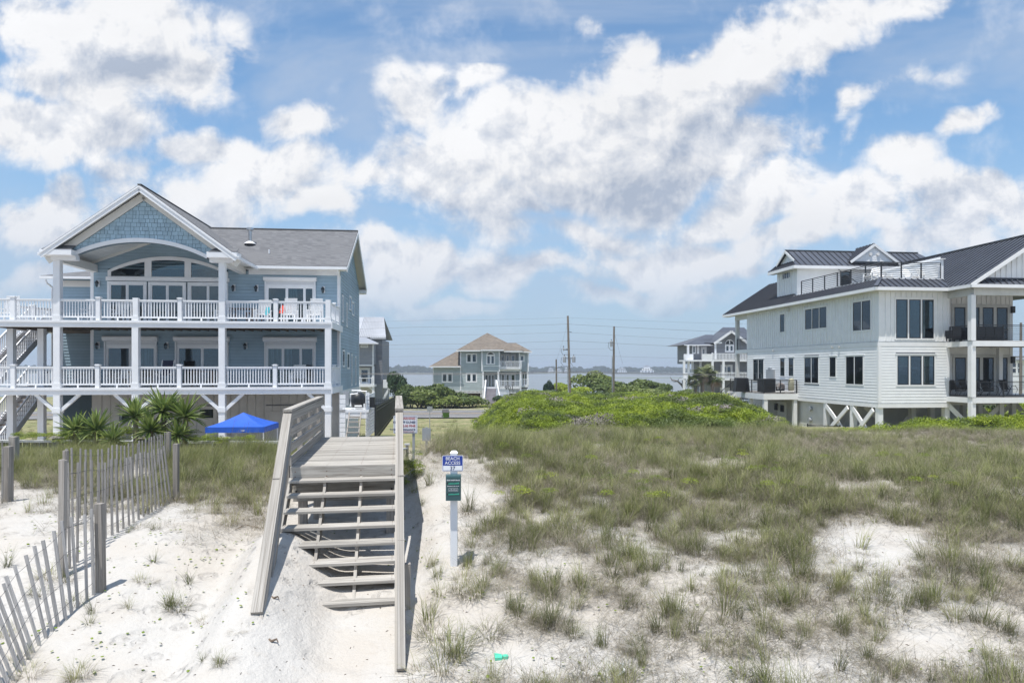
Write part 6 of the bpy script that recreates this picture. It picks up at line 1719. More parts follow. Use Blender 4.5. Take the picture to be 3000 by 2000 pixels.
# fallen fence by the bulkhead
FFl = Frame(*PT(760, 21.5), 0); FT = Thing('fallen_fence', FFl, -2.6, 'collapsed strip of sand fence lying tilted before the bulkhead', 'fence')
for i in range(17):
    u = -.55 + i * .095; top = -2.72 + .12 * math.sin(i * .24) ; zz = top
    bar(FT, 'picket', M['picket_pale'], (u + .55, -.1, zz - .55), (u - .12, .12, zz), .04, .012, up=(0, 1, 0))
for w in (.3, .7):
    q = MB(FT); q.tube([(-.55 + i * .095 + .55 - .67 * w, -.1 + .22 * w - .015, -2.72 + .12 * math.sin(i * .24) - .55 * (1 - w)) for i in range(17)], .004, 4, False); q.build('wire', M['dark_metal'])
# ------------------------------------------------------------------ blue canopy tent
paint('canopy_blue', (.015, .10, .52), .6, .05, 3)
tA = (FL.u(774, -4.2), -4.2)
TX, TY = FL.XY(*tA); FT_ = Frame(TX, TY, 5.0)
TT = Thing('canopy_tent', FT_, -4.1, 'bright blue pop up canopy tent in front of the blue house', 'canopy tent', u=-1.2, v=1.2)
tw = 26.6
a = abs(FT_.u(601, 0)); td = a
ze = (HOR - 1250) / FOC * TY; zpk = (HOR - 1208) / FOC * (TY + 1.2) + .02; zv = ze - .22
def tz(x, y): return ze
q = MB(TT)
N = 8
grid = {}
def canopy_pt(su, sv):      # su,sv in -1..1
    m_ = max(abs(su), abs(sv)); return (-a / 2 + su * a / 2, td / 2 + sv * td / 2, ze + (zpk - ze) * (1 - m_) ** 1.08 - .03 * math.sin(math.pi * m_) )
for sgn, ax_ in ((-1, 'v'), (1, 'u'), (1, 'v'), (-1, 'u')):
    q = MB(TT); vs = []; fs = []
    for i in range(N + 1):
        m_ = i / N
        for j in range(N + 1):
            w = (j / N * 2 - 1) * m_
            su, sv_ = (w, sgn * m_) if ax_ == 'v' else (sgn * m_, w)
            vs.append(canopy_pt(su, sv_))
    for i in range(N):
        for j in range(N): b0 = i * (N + 1) + j; fs.append((b0, b0 + 1, b0 + N + 2, b0 + N + 1))
    # valance with soft folds
    base = len(vs)
    for j in range(25):
        w = j / 24 * 2 - 1
        su, sv_ = (w, sgn) if ax_ == 'v' else (sgn, w)
        x, y, z = canopy_pt(su, sv_); o_ = .012 * math.sin(j * 1.7)
        for k_ in range(3): vs.append((x + (o_ * k_ / 2 if ax_ == 'u' else 0) + (0.002 * sgn if ax_ == 'u' else 0), y + (o_ * k_ / 2 if ax_ == 'v' else 0), z - .11 * k_ + .0))
    for j in range(24):
        for k_ in range(2): b0 = base + j * 3 + k_; fs.append((b0, b0 + 1, b0 + 4, b0 + 3))
    q.add(vs, fs); q.build('canopy_panel', M['canopy_blue'], smooth=True)
for u_, v_ in ((-.04, .04), (-a + .04, .04), (-.04, td - .04), (-a + .04, td - .04)):
    box(TT, 'leg', M['white_trim'], u_ - .02, u_ + .02, v_ - .02, v_ + .02, -4.3, ze - .02)
q = MB(TT); q.slab([(-.9, -.004, ze - .14), (-.80, -.004, ze - .12), (-.72, -.004, ze - .13), (-.78, -.004, ze - .16)], (0, -1, 0), .003); q.build('emblem', M['white_trim'])

# ------------------------------------------------------------------ furniture on the left house's decks
paint('chair_white', (.82, .82, .82), .45, .02); paint('chair_navy', (.02, .025, .06), .8, .05); paint('chair_wood', (.16, .10, .07), .7, .1); paint('towel_red', (.65, .05, .02), .8, .1); paint('towel_teal', (.02, .35, .42), .8, .1)
def deck_chair(px, v, z, label, group, tall=1.12, fr=FL, rot=0, mat='chair_white', name='deck_chair', face=-1):
    """slatted upright chair, seat towards the camera"""
    u = fr.u(px, v); X, Y = fr.XY(u, v); f = Frame(X, Y, math.degrees(fr.th) + rot)
    t = Thing(name, f, z, label, 'chair', group); m_ = M[mat]; w = .29
    for s_ in (-1, 1):
        box(t, 'leg', m_, s_ * w - .03, s_ * w + .03, -.30, -.24, z, z + .62); box(t, 'leg', m_, s_ * w - .03, s_ * w + .03, .24, .30, z, z + .60)
        box(t, 'armrest', m_, s_ * w - .05, s_ * w + .05, -.34, .30, z + .60, z + .63)
    for k in range(6): box(t, 'seat_slat', m_, -w, w, -.29 + k * .095, -.29 + k * .095 + .075, z + .40, z + .425)
    nb = 11
    for k in range(nb):
        zz = z + .42 + (tall - .42) * k / nb; vv = .24 + .20 * (k / nb)
        o = bar(t, 'back_slat', m_, (-w, vv, zz + .03), (w, vv, zz + .03), .02, (tall - .42) / nb * .8, up=(0, -.3, 1))
    return t
g1 = 'tall white slatted chairs on the upper deck'
deck_chair(770, 1.3, ZU, 'white slatted chair with a teal towel, leftmost of the three at the right', g1, 1.15)
deck_chair(847, 1.1, ZU, 'white slatted chair with a red towel over its arm', g1, 1.22)
deck_chair(923, 1.1, ZU, 'white slatted chair nearest the right corner of the upper deck', g1, 1.22)
deck_chair(655, 1.6, ZU, 'white slatted chair half behind the porch column', g1, 1.10)
deck_chair(268, 1.8, ZU, 'white slatted chair before the side wing window', g1, 1.0)
deck_chair(350, 1.8, ZU, 'white slatted chair under the left part of the arched window', g1, 1.0)
deck_chair(22, 1.6, ZU, 'white slatted chair at the far left end of the upper deck', g1, 1.25)
def towel(px, v, z, mat, lab, w=.16):
    u = FL.u(px, v); X, Y = FL.XY(u, v); f = Frame(X, Y, 6); t = Thing('towel', f, z, lab, 'towel')
    q = MB(t); q.slab([(-w, -.3, z - .35), (w * .6, -.33, z - .38), (w, -.1, z + .02), (-w * .6, -.1, z + .03)], (0, -.9, .3), .015); q.slab([(-w * .6, -.1, z + .03), (w, -.1, z + .02), (w * .9, .1, z - .25), (-w * .5, .1, z - .25)], (0, .9, .3), .015); q.build('cloth', M[mat])
towel(829, 1.0, ZU + .80, 'towel_red', 'bright red towel hanging on a white deck chair', .10); towel(786, 1.1, ZU + .72, 'towel_teal', 'teal towel hanging on a white deck chair', .10)
def table(px, v, z, label, mat='chair_wood', w=.55, h=.72, fr=FL):
    u = fr.u(px, v); X, Y = fr.XY(u, v); f = Frame(X, Y, math.degrees(fr.th)); t = Thing('deck_table', f, z, label, 'table')
    box(t, 'tabletop', M[mat], -w, w, -.4, .4, z + h - .04, z + h)
    for s1_ in (-1, 1):
        for s2_ in (-1, 1): box(t, 'leg', M[mat], s1_ * w * .85 - .03, s1_ * w * .85 + .03, s2_ * .33 - .03, s2_ * .33 + .03, z, z + h - .04)
    return t
table(715, 1.7, ZU, 'brown table behind the upper railing right of the column'); table(745, 2.1, ZU, 'low brown table beside the chair with the teal towel', w=.3, h=.55)
g2 = 'chairs on the lower deck'
deck_chair(873, 1.8, ZLO, 'white slatted rocking chair before the right lower doors', g2, 1.02)
deck_chair(365, 1.8, ZLO, 'white chair behind the lower railing near the left doors', g2, .85)
deck_chair(248, 1.9, ZLO, 'grey chair in the shaded corner of the lower deck', g2, .85, mat='grey_box')
table(420, 1.9, ZLO, 'dark table behind the second bay of the lower railing'); table(600, 1.9, ZLO, 'dark table before the middle lower doors')
# navy folding chair
u = FL.u(490, 1.7); X, Y = FL.XY(u, 1.7); f = Frame(X, Y, 6); NC = Thing('folding_chair', f, ZLO, 'navy canvas high backed folding chair on the lower deck', 'chair')
q = MB(NC); q.slab([(-.24, .0, ZLO + .55), (.24, .0, ZLO + .55), (.25, .14, ZLO + 1.22), (-.25, .14, ZLO + 1.22)], (0, -1, .2), .02); q.build('backrest', M['chair_navy'])
box(NC, 'seat', M['chair_navy'], -.24, .24, -.42, .0, ZLO + .52, ZLO + .55)
for s_ in (-1, 1):
    bar(NC, 'frame_tube', M['chair_white'], (s_ * .27, .25, ZLO), (s_ * .27, -.42, ZLO + .60), .03, .03); bar(NC, 'frame_tube', M['chair_white'], (s_ * .27, -.4, ZLO), (s_ * .27, .15, ZLO + 1.24), .03, .03)
    for k in range(6): box(NC, 'lacing', M['chair_white'], s_ * .25 - .02, s_ * .25 + .02, .02 + .02 * k, .05 + .02 * k, ZLO + .62 + k * .1, ZLO + .66 + k * .1)

# ------------------------------------------------------------------ pool filter stand beside the left house
FE = Frame(-8.05, 29.2, 6.0)
EQ = Thing('filter_stand', FE, -4.1, 'white slatted stand with pool filter and pipes right of the blue house', 'pool equipment')
eu = lambda px, v=0: FE.u(px, v); ez_ = lambda py, v=0, u=.5: FE.z(py, u, v)
# slatted front and angled side
for k in range(9):
    z = ez_(1280) + k * (ez_(1155) - ez_(1280)) / 9
    if k < 6 or True: box(EQ, 'slat', M['white_trim'], eu(995), eu(1012), .0, .03, z + .012, z + (ez_(1155) - ez_(1280)) / 9 - .012)
for k in range(8): box(EQ, 'slat', M['white_trim'], eu(1071), eu(1080), .3, .33, ez_(1150) - .17 * k - .15, ez_(1150) - .17 * k)
box(EQ, 'platform', M['white_trim'], eu(995), eu(1080), .0, 1.6, ez_(1208), ez_(1200))
box(EQ, 'panel', M['white_trim'], eu(1000), eu(1076), .02, .06, ez_(1226), ez_(1209))
for k in range(13):
    z = ez_(1282) + k * .145; bar(EQ, 'slat', M['grey_box'] if False else M['white_trim'], (eu(1072), .0, z), (eu(1098, 3), 3.0, z + .05), .03, .115)
for k in range(5): box(EQ, 'step', M['post_wood'], eu(1024), eu(1058), -.25 * k - .2, -.25 * k, ez_(1222) - .2 * k, ez_(1222) - .2 * k + .04)
for px in (1024, 1058): bar(EQ, 'ladder_rail', M['post_wood'], (eu(px), -.05, ez_(1208)), (eu(px), -1.2, ez_(1208) - 1.2), .05, .06)
paint('filter_black', (.02, .022, .025), .4, .1)
q = MB(EQ); c = (eu(1042), .75); zb_ = ez_(1196); r_ = .36
q.tube([(c[0], c[1], zb_), (c[0], c[1], zb_ + .12), (c[0], c[1], zb_ + .35), (c[0], c[1], zb_ + .6), (c[0], c[1], zb_ + .68)], [r_ * .7, r_ * .95, r_, r_ * .8, .12], 18); q.build('filter_tank', M['filter_black'], smooth=True)
for pts in ([(-.25, .3, .1), (-.25, .3, .62), (.05, .3, .66), (.05, .3, .75), (.42, .3, .75), (.42, .3, .1)], [(-.2, .3, .62), (-.2, .3, .78), (.2, .3, .78)], [(-.05, .1, .0), (-.05, .1, .12), (.25, .1, .12)], [(.35, .15, .0), (.35, .15, .22)]):
    q = MB(EQ); q.tube([(c[0] + x, y, zb_ - .03 + z) for x, y, z in pts], .035, 8); q.build('pipe', M['pvc_white'])
box(EQ, 'pump', M['filter_black'], c[0] + .1, c[0] + .75, .5, .9, zb_, zb_ + .45); box(EQ, 'control_box', M['grey_box'], c[0] - .62, c[0] - .38, .7, .8, zb_ + .1, zb_ + .7)

# ------------------------------------------------------------------ black aluminium fences
def picket_fence(label, pts, h, sp=.11, base=None, rail_off=(.06, .2), name='metal_fence'):
    X0, Y0 = pts[0][:2]; f = Frame(X0, Y0, 0); zb_ = pts[0][2]
    t = Thing(name, f, zb_, label, 'fence')
    for (xa, ya, za), (xb, yb, zc) in zip(pts, pts[1:]):
        a = Vector((xa - X0, ya - Y0, za)); b = Vector((xb - X0, yb - Y0, zc)); L_ = (b - a).length; n = max(2, int(L_ / sp))
        for o_ in (h - rail_off[0], h - rail_off[1], .12): bar(t, 'rail', M['black_metal'], a + Vector((0, 0, o_)), b + Vector((0, 0, o_)), .035, .04)
        for i in range(n + 1):
            p = a.lerp(b, i / n); w = .009 if 0 < i < n else .035
            bar(t, 'picket' if 0 < i < n else 'post', M['black_metal'], p - Vector((0, 0, .05)), p + Vector((0, 0, h + (.0 if 0 < i < n else .06))), 2 * w, 2 * w, up=(0, 1, 0))
    return t
def W3(px, py, Y): return ((px - 1500) / FOC * Y, Y, (HOR - py) / FOC * Y)
fz = -4.1
picket_fence('black metal fence receding along the sandy path right of the blue house', [W3(1100, 1289, 27), W3(1156, 1215, 50)], 1.35, .15)
picket_fence('black metal fence by the garden across the road end', [W3(1098, 1209, 58), W3(1160, 1209, 58)], 1.2, .16)
picket_fence('black metal fence under the white house porch', [W3(2700, 1292, 48), W3(2775, 1290, 50), W3(3060, 1285, 52)], 1.3, .13)
picket_fence('low black metal fence in front of the white house ground storey', [W3(2366, 1262, 50), W3(2460, 1268, 47)], .5, .12)

# ------------------------------------------------------------------ equipment and furniture at the white house
def RT(name, lab, cat, u, v, z, group=None): 
    X, Y = FR.XY(u, v); return Thing(name, Frame(X, Y, 6), z, lab, cat, group)
dz_ = dkz
def rp(px, v): return FR.u(px, v)
vv = v9 + 1.1
t = RT('pool_heater', 'dark grey slatted heater cabinet on the service deck', 'heater', rp(2245, vv), vv, dz_)
q = MB(t); q.box(-.52, .52, -.45, .45, dz_ + .05, dz_ + 1.05); q.build('cabinet', M['dark_metal'])
for k in range(8): box(t, 'louvre', M['black_metal'], -.53, .53, -.47, -.451, dz_ + .12 + k * .11, dz_ + .19 + k * .11)
box(t, 'top_cover', M['dark_metal'], -.55, .55, -.48, .48, dz_ + 1.05, dz_ + 1.10)
t = RT('sand_filter', 'tan pool filter tank with white pipes on the service deck', 'pool filter', rp(2318, vv - .3), vv - .3, dz_)
paint('filter_tan', (.42, .40, .28), .5, .06); paint('filter_brown', (.20, .17, .16), .5, .06)
q = MB(t); q.tube([(0, 0, dz_ + .1), (0, 0, dz_ + .3), (0, 0, dz_ + .8), (0, 0, dz_ + 1.05), (0, 0, dz_ + 1.12)], [.2, .24, .24, .2, .06], 14); q.build('tank', M['filter_tan'], smooth=True)
q = MB(t); q.tube([(-.9, -.1, dz_ + .15), (-.9, -.1, dz_ + .95), (-.2, -.1, dz_ + .97), (.0, -.1, dz_ + .97)], .035, 8); q.build('pipe', M['pvc_white'])
q = MB(t); q.tube([(-1.4, -.2, dz_ + .08), (.5, -.25, dz_ + .08)], .05, 8); q.build('pipe', M['pvc_white'])
t = RT('pool_pump_tank', 'brown round pressure tank between heater and tan filter', 'tank', rp(2286, vv), vv, dz_)
q = MB(t); q.tube([(0, 0, dz_ + .1), (0, 0, dz_ + .3), (0, 0, dz_ + .6), (0, 0, dz_ + .75)], [.25, .34, .34, .15], 14); q.build('tank', M['filter_brown'], smooth=True)
q = MB(t); q.tube([(-.35, -.3, dz_ + .1), (-.35, -.3, dz_ + .85), (-.5, -.3, dz_ + .85), (-.5, -.3, dz_ + .45)], .035, 8); q.build('pipe', M['pvc_white'])
box(t, 'pump', M['black_metal'], -.5, .1, -.5, -.25, dz_, dz_ + .25)
q = MB(HR); 
va = RV(2258); box(HR, 'meter_panel', M['grey_box'], -.14, -.03, va - .75, va + .55, zS(1108, va), zS(1082, va)); box(HR, 'meter_panel', M['grey_box'], -.16, -.03, va - .25, va + .2, zS(1082, va), zS(1077, va))
# grill and small table behind the railing of the service deck
t = RT('covered_grill', 'black covered grill at the far end of the service deck', 'grill', rp(2178, v9 + 3), v9 + 3.4, dz_)
q = MB(t); q.add([(-.6, -.3, dz_), (.6, -.3, dz_), (.6, .3, dz_), (-.6, .3, dz_), (-.5, -.25, dz_ + 1.1), (.5, -.25, dz_ + 1.1), (.5, .2, dz_ + 1.15), (-.5, .2, dz_ + 1.15)], [(3, 2, 1, 0), (4, 5, 6, 7), (0, 1, 5, 4), (1, 2, 6, 5), (2, 3, 7, 6), (3, 0, 4, 7)]); q.build('cover', M['black_metal'])
# adirondack chairs on the terrace
def adirondack(u, v, rot, label):
    X, Y = FR.XY(u, v); f = Frame(X, Y, 6 + rot); z = TZ - .05; t = Thing('adirondack_chair', f, z, label, 'chair', 'white chairs on the roof terrace'); m_ = M['chair_white']
    for k in range(5): bar(t, 'back_slat', m_, (-.24 + k * .12, .15, z + .30), (-.28 + k * .14, .52, z + 1.0 - .03 * abs(k - 2)), .10, .02, up=(0, -.9, .4))
    for k in range(5): box(t, 'seat_slat', m_, -.28, .28, -.38 + k * .11, -.38 + k * .11 + .09, z + .36 - .02 * k, z + .38 - .02 * k)
    for s_ in (-1, 1):
        box(t, 'armrest', m_, s_ * .34 - .06, s_ * .34 + .06, -.42, .32, z + .54, z + .56); box(t, 'leg', m_, s_ * .31 - .02, s_ * .31 + .02, -.40, -.30, z, z + .54)
        bar(t, 'leg', m_, (s_ * .29, -.38, z + .34), (s_ * .29, .4, z + .05), .03, .12)
for px, v, rot, lb in ((2553, 1.8, -70, 'white adirondack chair seen sideways by the terrace corner'), (2590, 2.0, 20, 'white adirondack chair just right of the terrace corner'), (2668, 1.9, 10, 'white adirondack chair in the middle of the front railing'), (2712, 2.2, 70, 'white adirondack chair turned left near the white terrace wall')):
    adirondack(FR.u(px, v), v, rot, lb)
# lounge chairs on the lower porch
for i, (px, lb) in enumerate(((2800, 'leftmost black sling lounger behind the porch rail'), (2832, 'black sling lounger just left of the porch post'), (2868, 'black sling lounger just right of the porch post'), (2895, 'black sling lounger left of the inner porch post'), (2950, 'rightmost black sling lounger under the wall lantern'))):
    v = .2; z = -1.76; t = RT('lounge_chair', lb, 'chair', FR.u(px, v), v, z, 'sling loungers on the lower porch'); m_ = M['dark_metal']
    for s_ in (-.28, .28):
        q = MB(t); q.tube([(-.35, s_, z + 1.0), (-.2, s_, z + .5), (-.1, s_, z + .38), (.5, s_, z + .40), (.75, s_, z + .36)], .02, 6); q.build('frame_tube', m_)
        q = MB(t); q.tube([(-.3, s_, z), (.1, s_, z + .62), (.35, s_, z + .62), (.5, s_, z + .4), (.3, s_, z)], .018, 6); q.build('armrest', m_)
    q = MB(t); q.slab([(-.35, -.27, z + 1.0), (-.35, .27, z + 1.0), (-.1, .27, z + .38), (-.1, -.27, z + .38)], (.7, 0, .4), .015); q.build('backrest', m_)
    q = MB(t); q.slab([(-.1, -.27, z + .38), (.7, -.27, z + .40), (.7, .27, z + .40), (-.1, .27, z + .38)], (0, 0, 1), .015); q.build('seat', m_)
# dining set on the upper porch
t = RT('dining_table', 'long black dining table on the upper porch', 'table', FR.u(2890, -.6), -.6, ZM)
box(t, 'tabletop', M['black_metal'], -1.1, 1.1, -.45, .45, ZM + .70, ZM + .74); box(t, 'pedestal', M['black_metal'], -.8, .8, -.1, .1, ZM, ZM + .7)
for i, (px, v, lb) in enumerate(((2792, -.9, 'black wicker chair at the left end of the upper porch'), (2815, -.4, 'black wicker chair beside the upper porch post'), (2862, -1.3, 'black wicker chair nearest the rail, left of the dining table middle'), (2888, -1.3, 'black wicker chair at the middle of the dining table'), (2914, -1.3, 'black wicker chair at the right half of the dining table'))):
    z = ZM; t = RT('wicker_chair', lb, 'chair', FR.u(px, v), v, z, 'black wicker chairs on the upper porch'); m_ = M['black_metal']
    box(t, 'seat', m_, -.28, .28, -.28, .28, z + .15, z + .45); box(t, 'backrest', m_, -.28, .28, -.34, -.28, z + .3, z + .88)
    for s_ in (-1, 1): box(t, 'armrest', m_, s_ * .30 - .04, s_ * .30 + .04, -.28, .25, z + .3, z + .66)
    for a_ in (-.24, .24):
        for b_ in (-.24, .24): box(t, 'leg', m_, a_ - .025, a_ + .025, b_ - .025, b_ + .025, z, z + .15)

# ------------------------------------------------------------------ utility poles and wires
def wpt(px, py, Y): return Vector(((px - 1500) / FOC * Y, Y, CZ + (HOR - py) / FOC * Y))
def utility_pole(px_t, py_t, px_b, Y, label, cans=(), conduit=False, r=.17):
    zb_ = -5.3; Xb = (px_b - 1500) / FOC * Y; f = Frame(Xb, Y, 0); t = Thing('utility_pole', f, zb_, label, 'utility pole', 'wooden utility poles along the road')
    lean = (px_t - px_b) / FOC * Y; zt_ = (HOR - py_t) / FOC * Y
    q = MB(t); q.tube([(0, 0, zb_ - .3), (lean * .5, 0, (zb_ + zt_) / 2), (lean, 0, zt_)], [r, r * .9, r * .75], 12); q.build('pole', M['pole_wood'])
    if conduit: q = MB(t); q.tube([(-.2, -.12, zb_), (-.2 + lean * conduit, -.12, zb_ + (zt_ - zb_) * conduit)], .085, 8); q.build('conduit', M['chrome'])
    for (dx, py, w, h) in cans:
        z = (HOR - py) / FOC * Y; k = (z - zb_) / (zt_ - zb_) * lean
        q = MB(t); q.tube([(k + dx, -.25, z - h), (k + dx, -.25, z), (k + dx, -.25, z + .08)], [w, w, w * .5], 12); q.build('transformer', M['grey_box'])
        q = MB(t); q.tube([(k + dx, -.25, z + .05), (k + dx, -.25, z + .30)], .05, 8); q.build('insulator', M['dark_metal'])
        q = MB(t); q.tube([(k + dx - w - .15, -.3, z - .1), (k + dx - w - .25, -.3, z - h), (k + dx - .1, -.3, z - h - .5), (k, -.2, z - h - .5)], .025, 5); q.build('cable_loop', M['black_metal'])
        bar(t, 'bracket', M['dark_metal'], (k + dx, -.25, z - .2), (k, 0, z - .2), .08, .08)
    return t, zt_
P1, z1_ = utility_pole(1663.5, 925, 1671, 90, 'tall leaning utility pole hung with grey transformers', [(-.62, 1045, .22, .75), (.62, 1045, .22, .75), (-.7, 1020, .10, .35)], .45)
for py, dx in ((949, -.3), (973, .3), (998, -.3), (1023, -.45)): 
    z = (HOR - py) / FOC * 90; bar(P1, 'crossarm', M['dark_metal'], (-.15, 0, z), (dx - .15, -.1, z), .07, .07); 
P2, z2_ = utility_pole(1799, 956, 1797, 97, 'straight utility pole with a white conduit and one transformer, right of the tall one', [(-.42, 1000, .2, .75)], .62)
P3_, z3_ = utility_pole(1629.5, 1052, 1631, 104, 'short plain utility pole left of the tall leaning one', r=.14)
P4_, _ = utility_pole(2991, 945, 2990, 98, 'weathered utility pole beyond the right porch at the picture edge', r=.2)
# wires: each a sagging line running along the road; heights given at columns
lines = [([(700, 952), (1240, 938), (1664, 930), (2240, 950), (3200, 985)], 90, .008), ([(700, 972), (1240, 957), (1664, 949), (2240, 976), (3200, 1015)], 90, .013), ([(700, 992), (1240, 981), (1665, 973), (2240, 1003), (3200, 1035)], 90, .010),
         ([(700, 1018), (1240, 1008), (1666, 998), (2240, 1023), (3200, 1050)], 90, .013), ([(700, 1050), (1240, 1043), (1668, 1038), (2240, 1054), (3200, 1070)], 90, .008), ([(700, 1022), (1240, 1021), (1667, 1021), (1798, 1019)], 90, .007),
         ([(700, 1092), (1240, 1094), (1670, 1088), (2240, 1097), (3200, 1100)], 89, .035), ([(700, 1094), (1240, 1096.5), (1670, 1092), (2240, 1099), (3200, 1103)], 89.5, .022)]
for i, (ps, Y, rr_) in enumerate(lines):
    xs = np.linspace(ps[0][0], ps[-1][0], 40); pts = []
    kx = [p[0] for p in ps]; ky = [p[1] for p in ps]
    for x in xs:
        j = min(max(int(np.searchsorted(kx, x)) - 1, 0), len(kx) - 2); f = (x - kx[j]) / (kx[j + 1] - kx[j])
        y = ky[j] + (ky[j + 1] - ky[j]) * f + 2.2 * 4 * f * (1 - f) * (.5 if j == 0 else 1); pts.append(wpt(x, y, Y))
    o_ = pts[0].copy(); t = type('o', (), {})()
    q = MB.__new__(MB); q.th = type('T', (), {'off': staticmethod(lambda p, o_=o_: Vector(p) - o_)}); q.v = []; q.f = []
    q.tube(pts, rr_, 4, False)
    w = bpy.data.objects.new('power_line', mesh_from('power_line', q.v, q.f, M['dark_metal'])); COL.objects.link(w); w.location = o_
    names_ = ['topmost thin power line crossing the sky', 'second power line from the top', 'third power line from the top', 'fourth power line from the top', 'lowest of the thin power lines in the sky', 'short thin line ending at the pole with the white conduit', 'thick black communication cable crossing just above the far waterline', 'lower of the two thick cables just above the far waterline']
    tag(w, names_[i], 'power line', 'wires strung between the utility poles')
def guy(a, b, lab):
    pa, pb = wpt(*a), wpt(*b); q = MB.__new__(MB); q.th = type('T', (), {'off': staticmethod(lambda p, o_=pa: Vector(p) - o_)}); q.v = []; q.f = []; q.tube([pa, pb], .009, 4, False)
    w = bpy.data.objects.new('guy_wire', mesh_from('guy_wire', q.v, q.f, M['dark_metal'])); COL.objects.link(w); w.location = pa; tag(w, lab, 'guy wire')
guy((1663, 950, 90), (1631, 1054, 104), 'thin guy wire from the tall pole down to the short pole'); guy((1800, 975, 97), (1824, 1065, 97), 'thin guy wire slanting down right of the second pole')

# ------------------------------------------------------------------ parked car behind the right stairs, mailbox, litter
paint('car_paint', (.30, .34, .40), .25, .02, metal=.4); paint('tyre', (.02, .02, .02), .8, .1)
cX, cY = (2176 - 1500) / FOC * 78, 78.0; FCr = Frame(cX, cY, 6); zc = -5.1
CR = Thing('parked_car', FCr, zc, 'silver blue car parked behind the steps of the white house', 'car')
prof = [(-2.2, .35), (-2.2, .75), (-1.5, .95), (-.9, 1.4), (.7, 1.45), (1.4, 1.0), (2.15, .9), (2.2, .35)]
q = MB(CR); k = len(prof); q.add([(x, -.85, zc + z) for x, z in prof] + [(x, .85, zc + z) for x, z in prof], [tuple(range(k)), tuple(range(2 * k - 1, k - 1, -1))] + [(i, k + i, k + (i + 1) % k, (i + 1) % k) for i in range(k)]); q.build('body', M['car_paint'])
q = MB(CR); q.slab([(-1.3, -.86, zc + .98), (1.2, -.86, zc + .98), (.6, -.86, zc + 1.38), (-.8, -.86, zc + 1.34)], (0, -1, 0), .01); q.build('window', M['unlit_interior'])
for x in (-1.35, 1.35):
    for y in (-.86, .7): q = MB(CR); q.tube([(x, y, zc + .33), (x, y + .2, zc + .33)], .33, 16); q.build('wheel', M['tyre'])
mX, mY = (2040 - 1500) / FOC * 62, 62.0; MBX = Thing('mailbox', Frame(mX, mY, 0), -5.1, 'weathered post mailbox beside the drive near the palm', 'mailbox'); zt_ = (HOR - 1158) / FOC * mY
box(MBX, 'post', M['post_wood'], -.12, .12, -.1, .1, -5.3, zt_ - .3); q = MB(MBX); q.tube([(0, -.3, zt_ - .17), (0, .3, zt_ - .17)], .2, 12); q.build('mailbox_body', M['soffit'])
# drive and bare lot near the palm
plain('sandy_drive', [((2040 - 1500) / FOC * 80, 80, CZ - 5.10), (45, 80, CZ - 5.10), (42, 92, CZ - 5.10), ((2045 - 1500) / FOC * 92, 92, CZ - 5.10)], [(0, 1, 2, 3)], M['gravel_path'], 'structure')
# small litter on the sand
lx, ly = on_ground(1462, 1928); lz = float(height(lx, ly)); LT = Thing('plastic_litter', Frame(lx, ly, 20), lz, 'small turquoise plastic litter in two pieces on the sand', 'litter'); paint('turq', (.10, .62, .42), .35, .05)
q = MB(LT); q.slab([(-.06, -.04, lz + .03), (.02, -.05, lz + .025), (.04, .03, lz + .03), (-.04, .05, lz + .045)], (0, 0, 1), .03); q.build('lid', M['turq'])
q = MB(LT); q.tube([(.065, -.02, lz + .0), (.065, -.02, lz + .03)], .035, 10); q.build('cup', M['turq'])
lx, ly = on_ground(1824, 1965); lz = float(height(lx, ly)); q = MB.__new__(MB)
RB = Thing('white_ribbon', Frame(lx, ly, 0), lz, 'thin twisted white strip lying among grass at the bottom edge', 'ribbon'); q = MB(RB)
q.tube([(.0, .14, lz + .02), (.02, .08, lz + .03), (.0, .02, lz + .02), (.01, -.05, lz + .03), (-.03, -.11, lz + .02), (-.08, -.16, lz + .02)], [.006, .01, .014, .015, .012, .006], 6); q.build('strip', M['white_trim'])
q = MB(WK); 
# ------------------------------------------------------------------ PLANTS
leafy('grass_green', [(.068, .084, .028), (.135, .155, .05), (.245, .26, .095), (.38, .37, .18)], .55, .25, scale=.35)
leafy('grass_dry', [(.10, .088, .066), (.19, .168, .125), (.31, .275, .215), (.46, .41, .32)], .8, .15, scale=.5)
leafy('grass_pale', [(.16, .20, .10), (.22, .26, .14), (.29, .31, .18)], .5, .3, scale=.4)
leafy('shrub_green', [(.065, .095, .014), (.15, .205, .02), (.26, .33, .028), (.37, .42, .045)], .45, .3, scale=.12)
leafy('oak_green', [(.035, .06, .015), (.075, .11, .025), (.13, .17, .035), (.18, .22, .05)], .5, .2, scale=.3)
leafy('dark_green', [(.015, .035, .014), (.03, .06, .02), (.05, .085, .03)], .4, .15, scale=.3)
leafy('yellow_leaf', [(.25, .30, .02), (.55, .48, .03), (.65, .52, .05)], .5, .3)
leafy('yucca_green', [(.06, .11, .03), (.13, .19, .05), (.22, .28, .08), (.33, .36, .13)], .4, .25, scale=3)
leafy('yucca_dead', [(.16, .12, .08), (.26, .21, .15), (.36, .30, .22)], .8, .1)
leafy('palm_green', [(.05, .08, .03), (.09, .12, .04), (.15, .17, .07), (.24, .24, .12)], .45, .2)
leafy('pennywort', [(.10, .16, .02), (.19, .26, .03), (.30, .33, .05)], .4, .3, scale=3)
leafy('twig_grey', [(.14, .125, .11), (.22, .20, .18), (.30, .27, .25)], .9, 0)
leafy('far_wood', [(.018, .032, .014), (.03, .05, .02), (.045, .07, .028)], .9, 0, scale=.02)

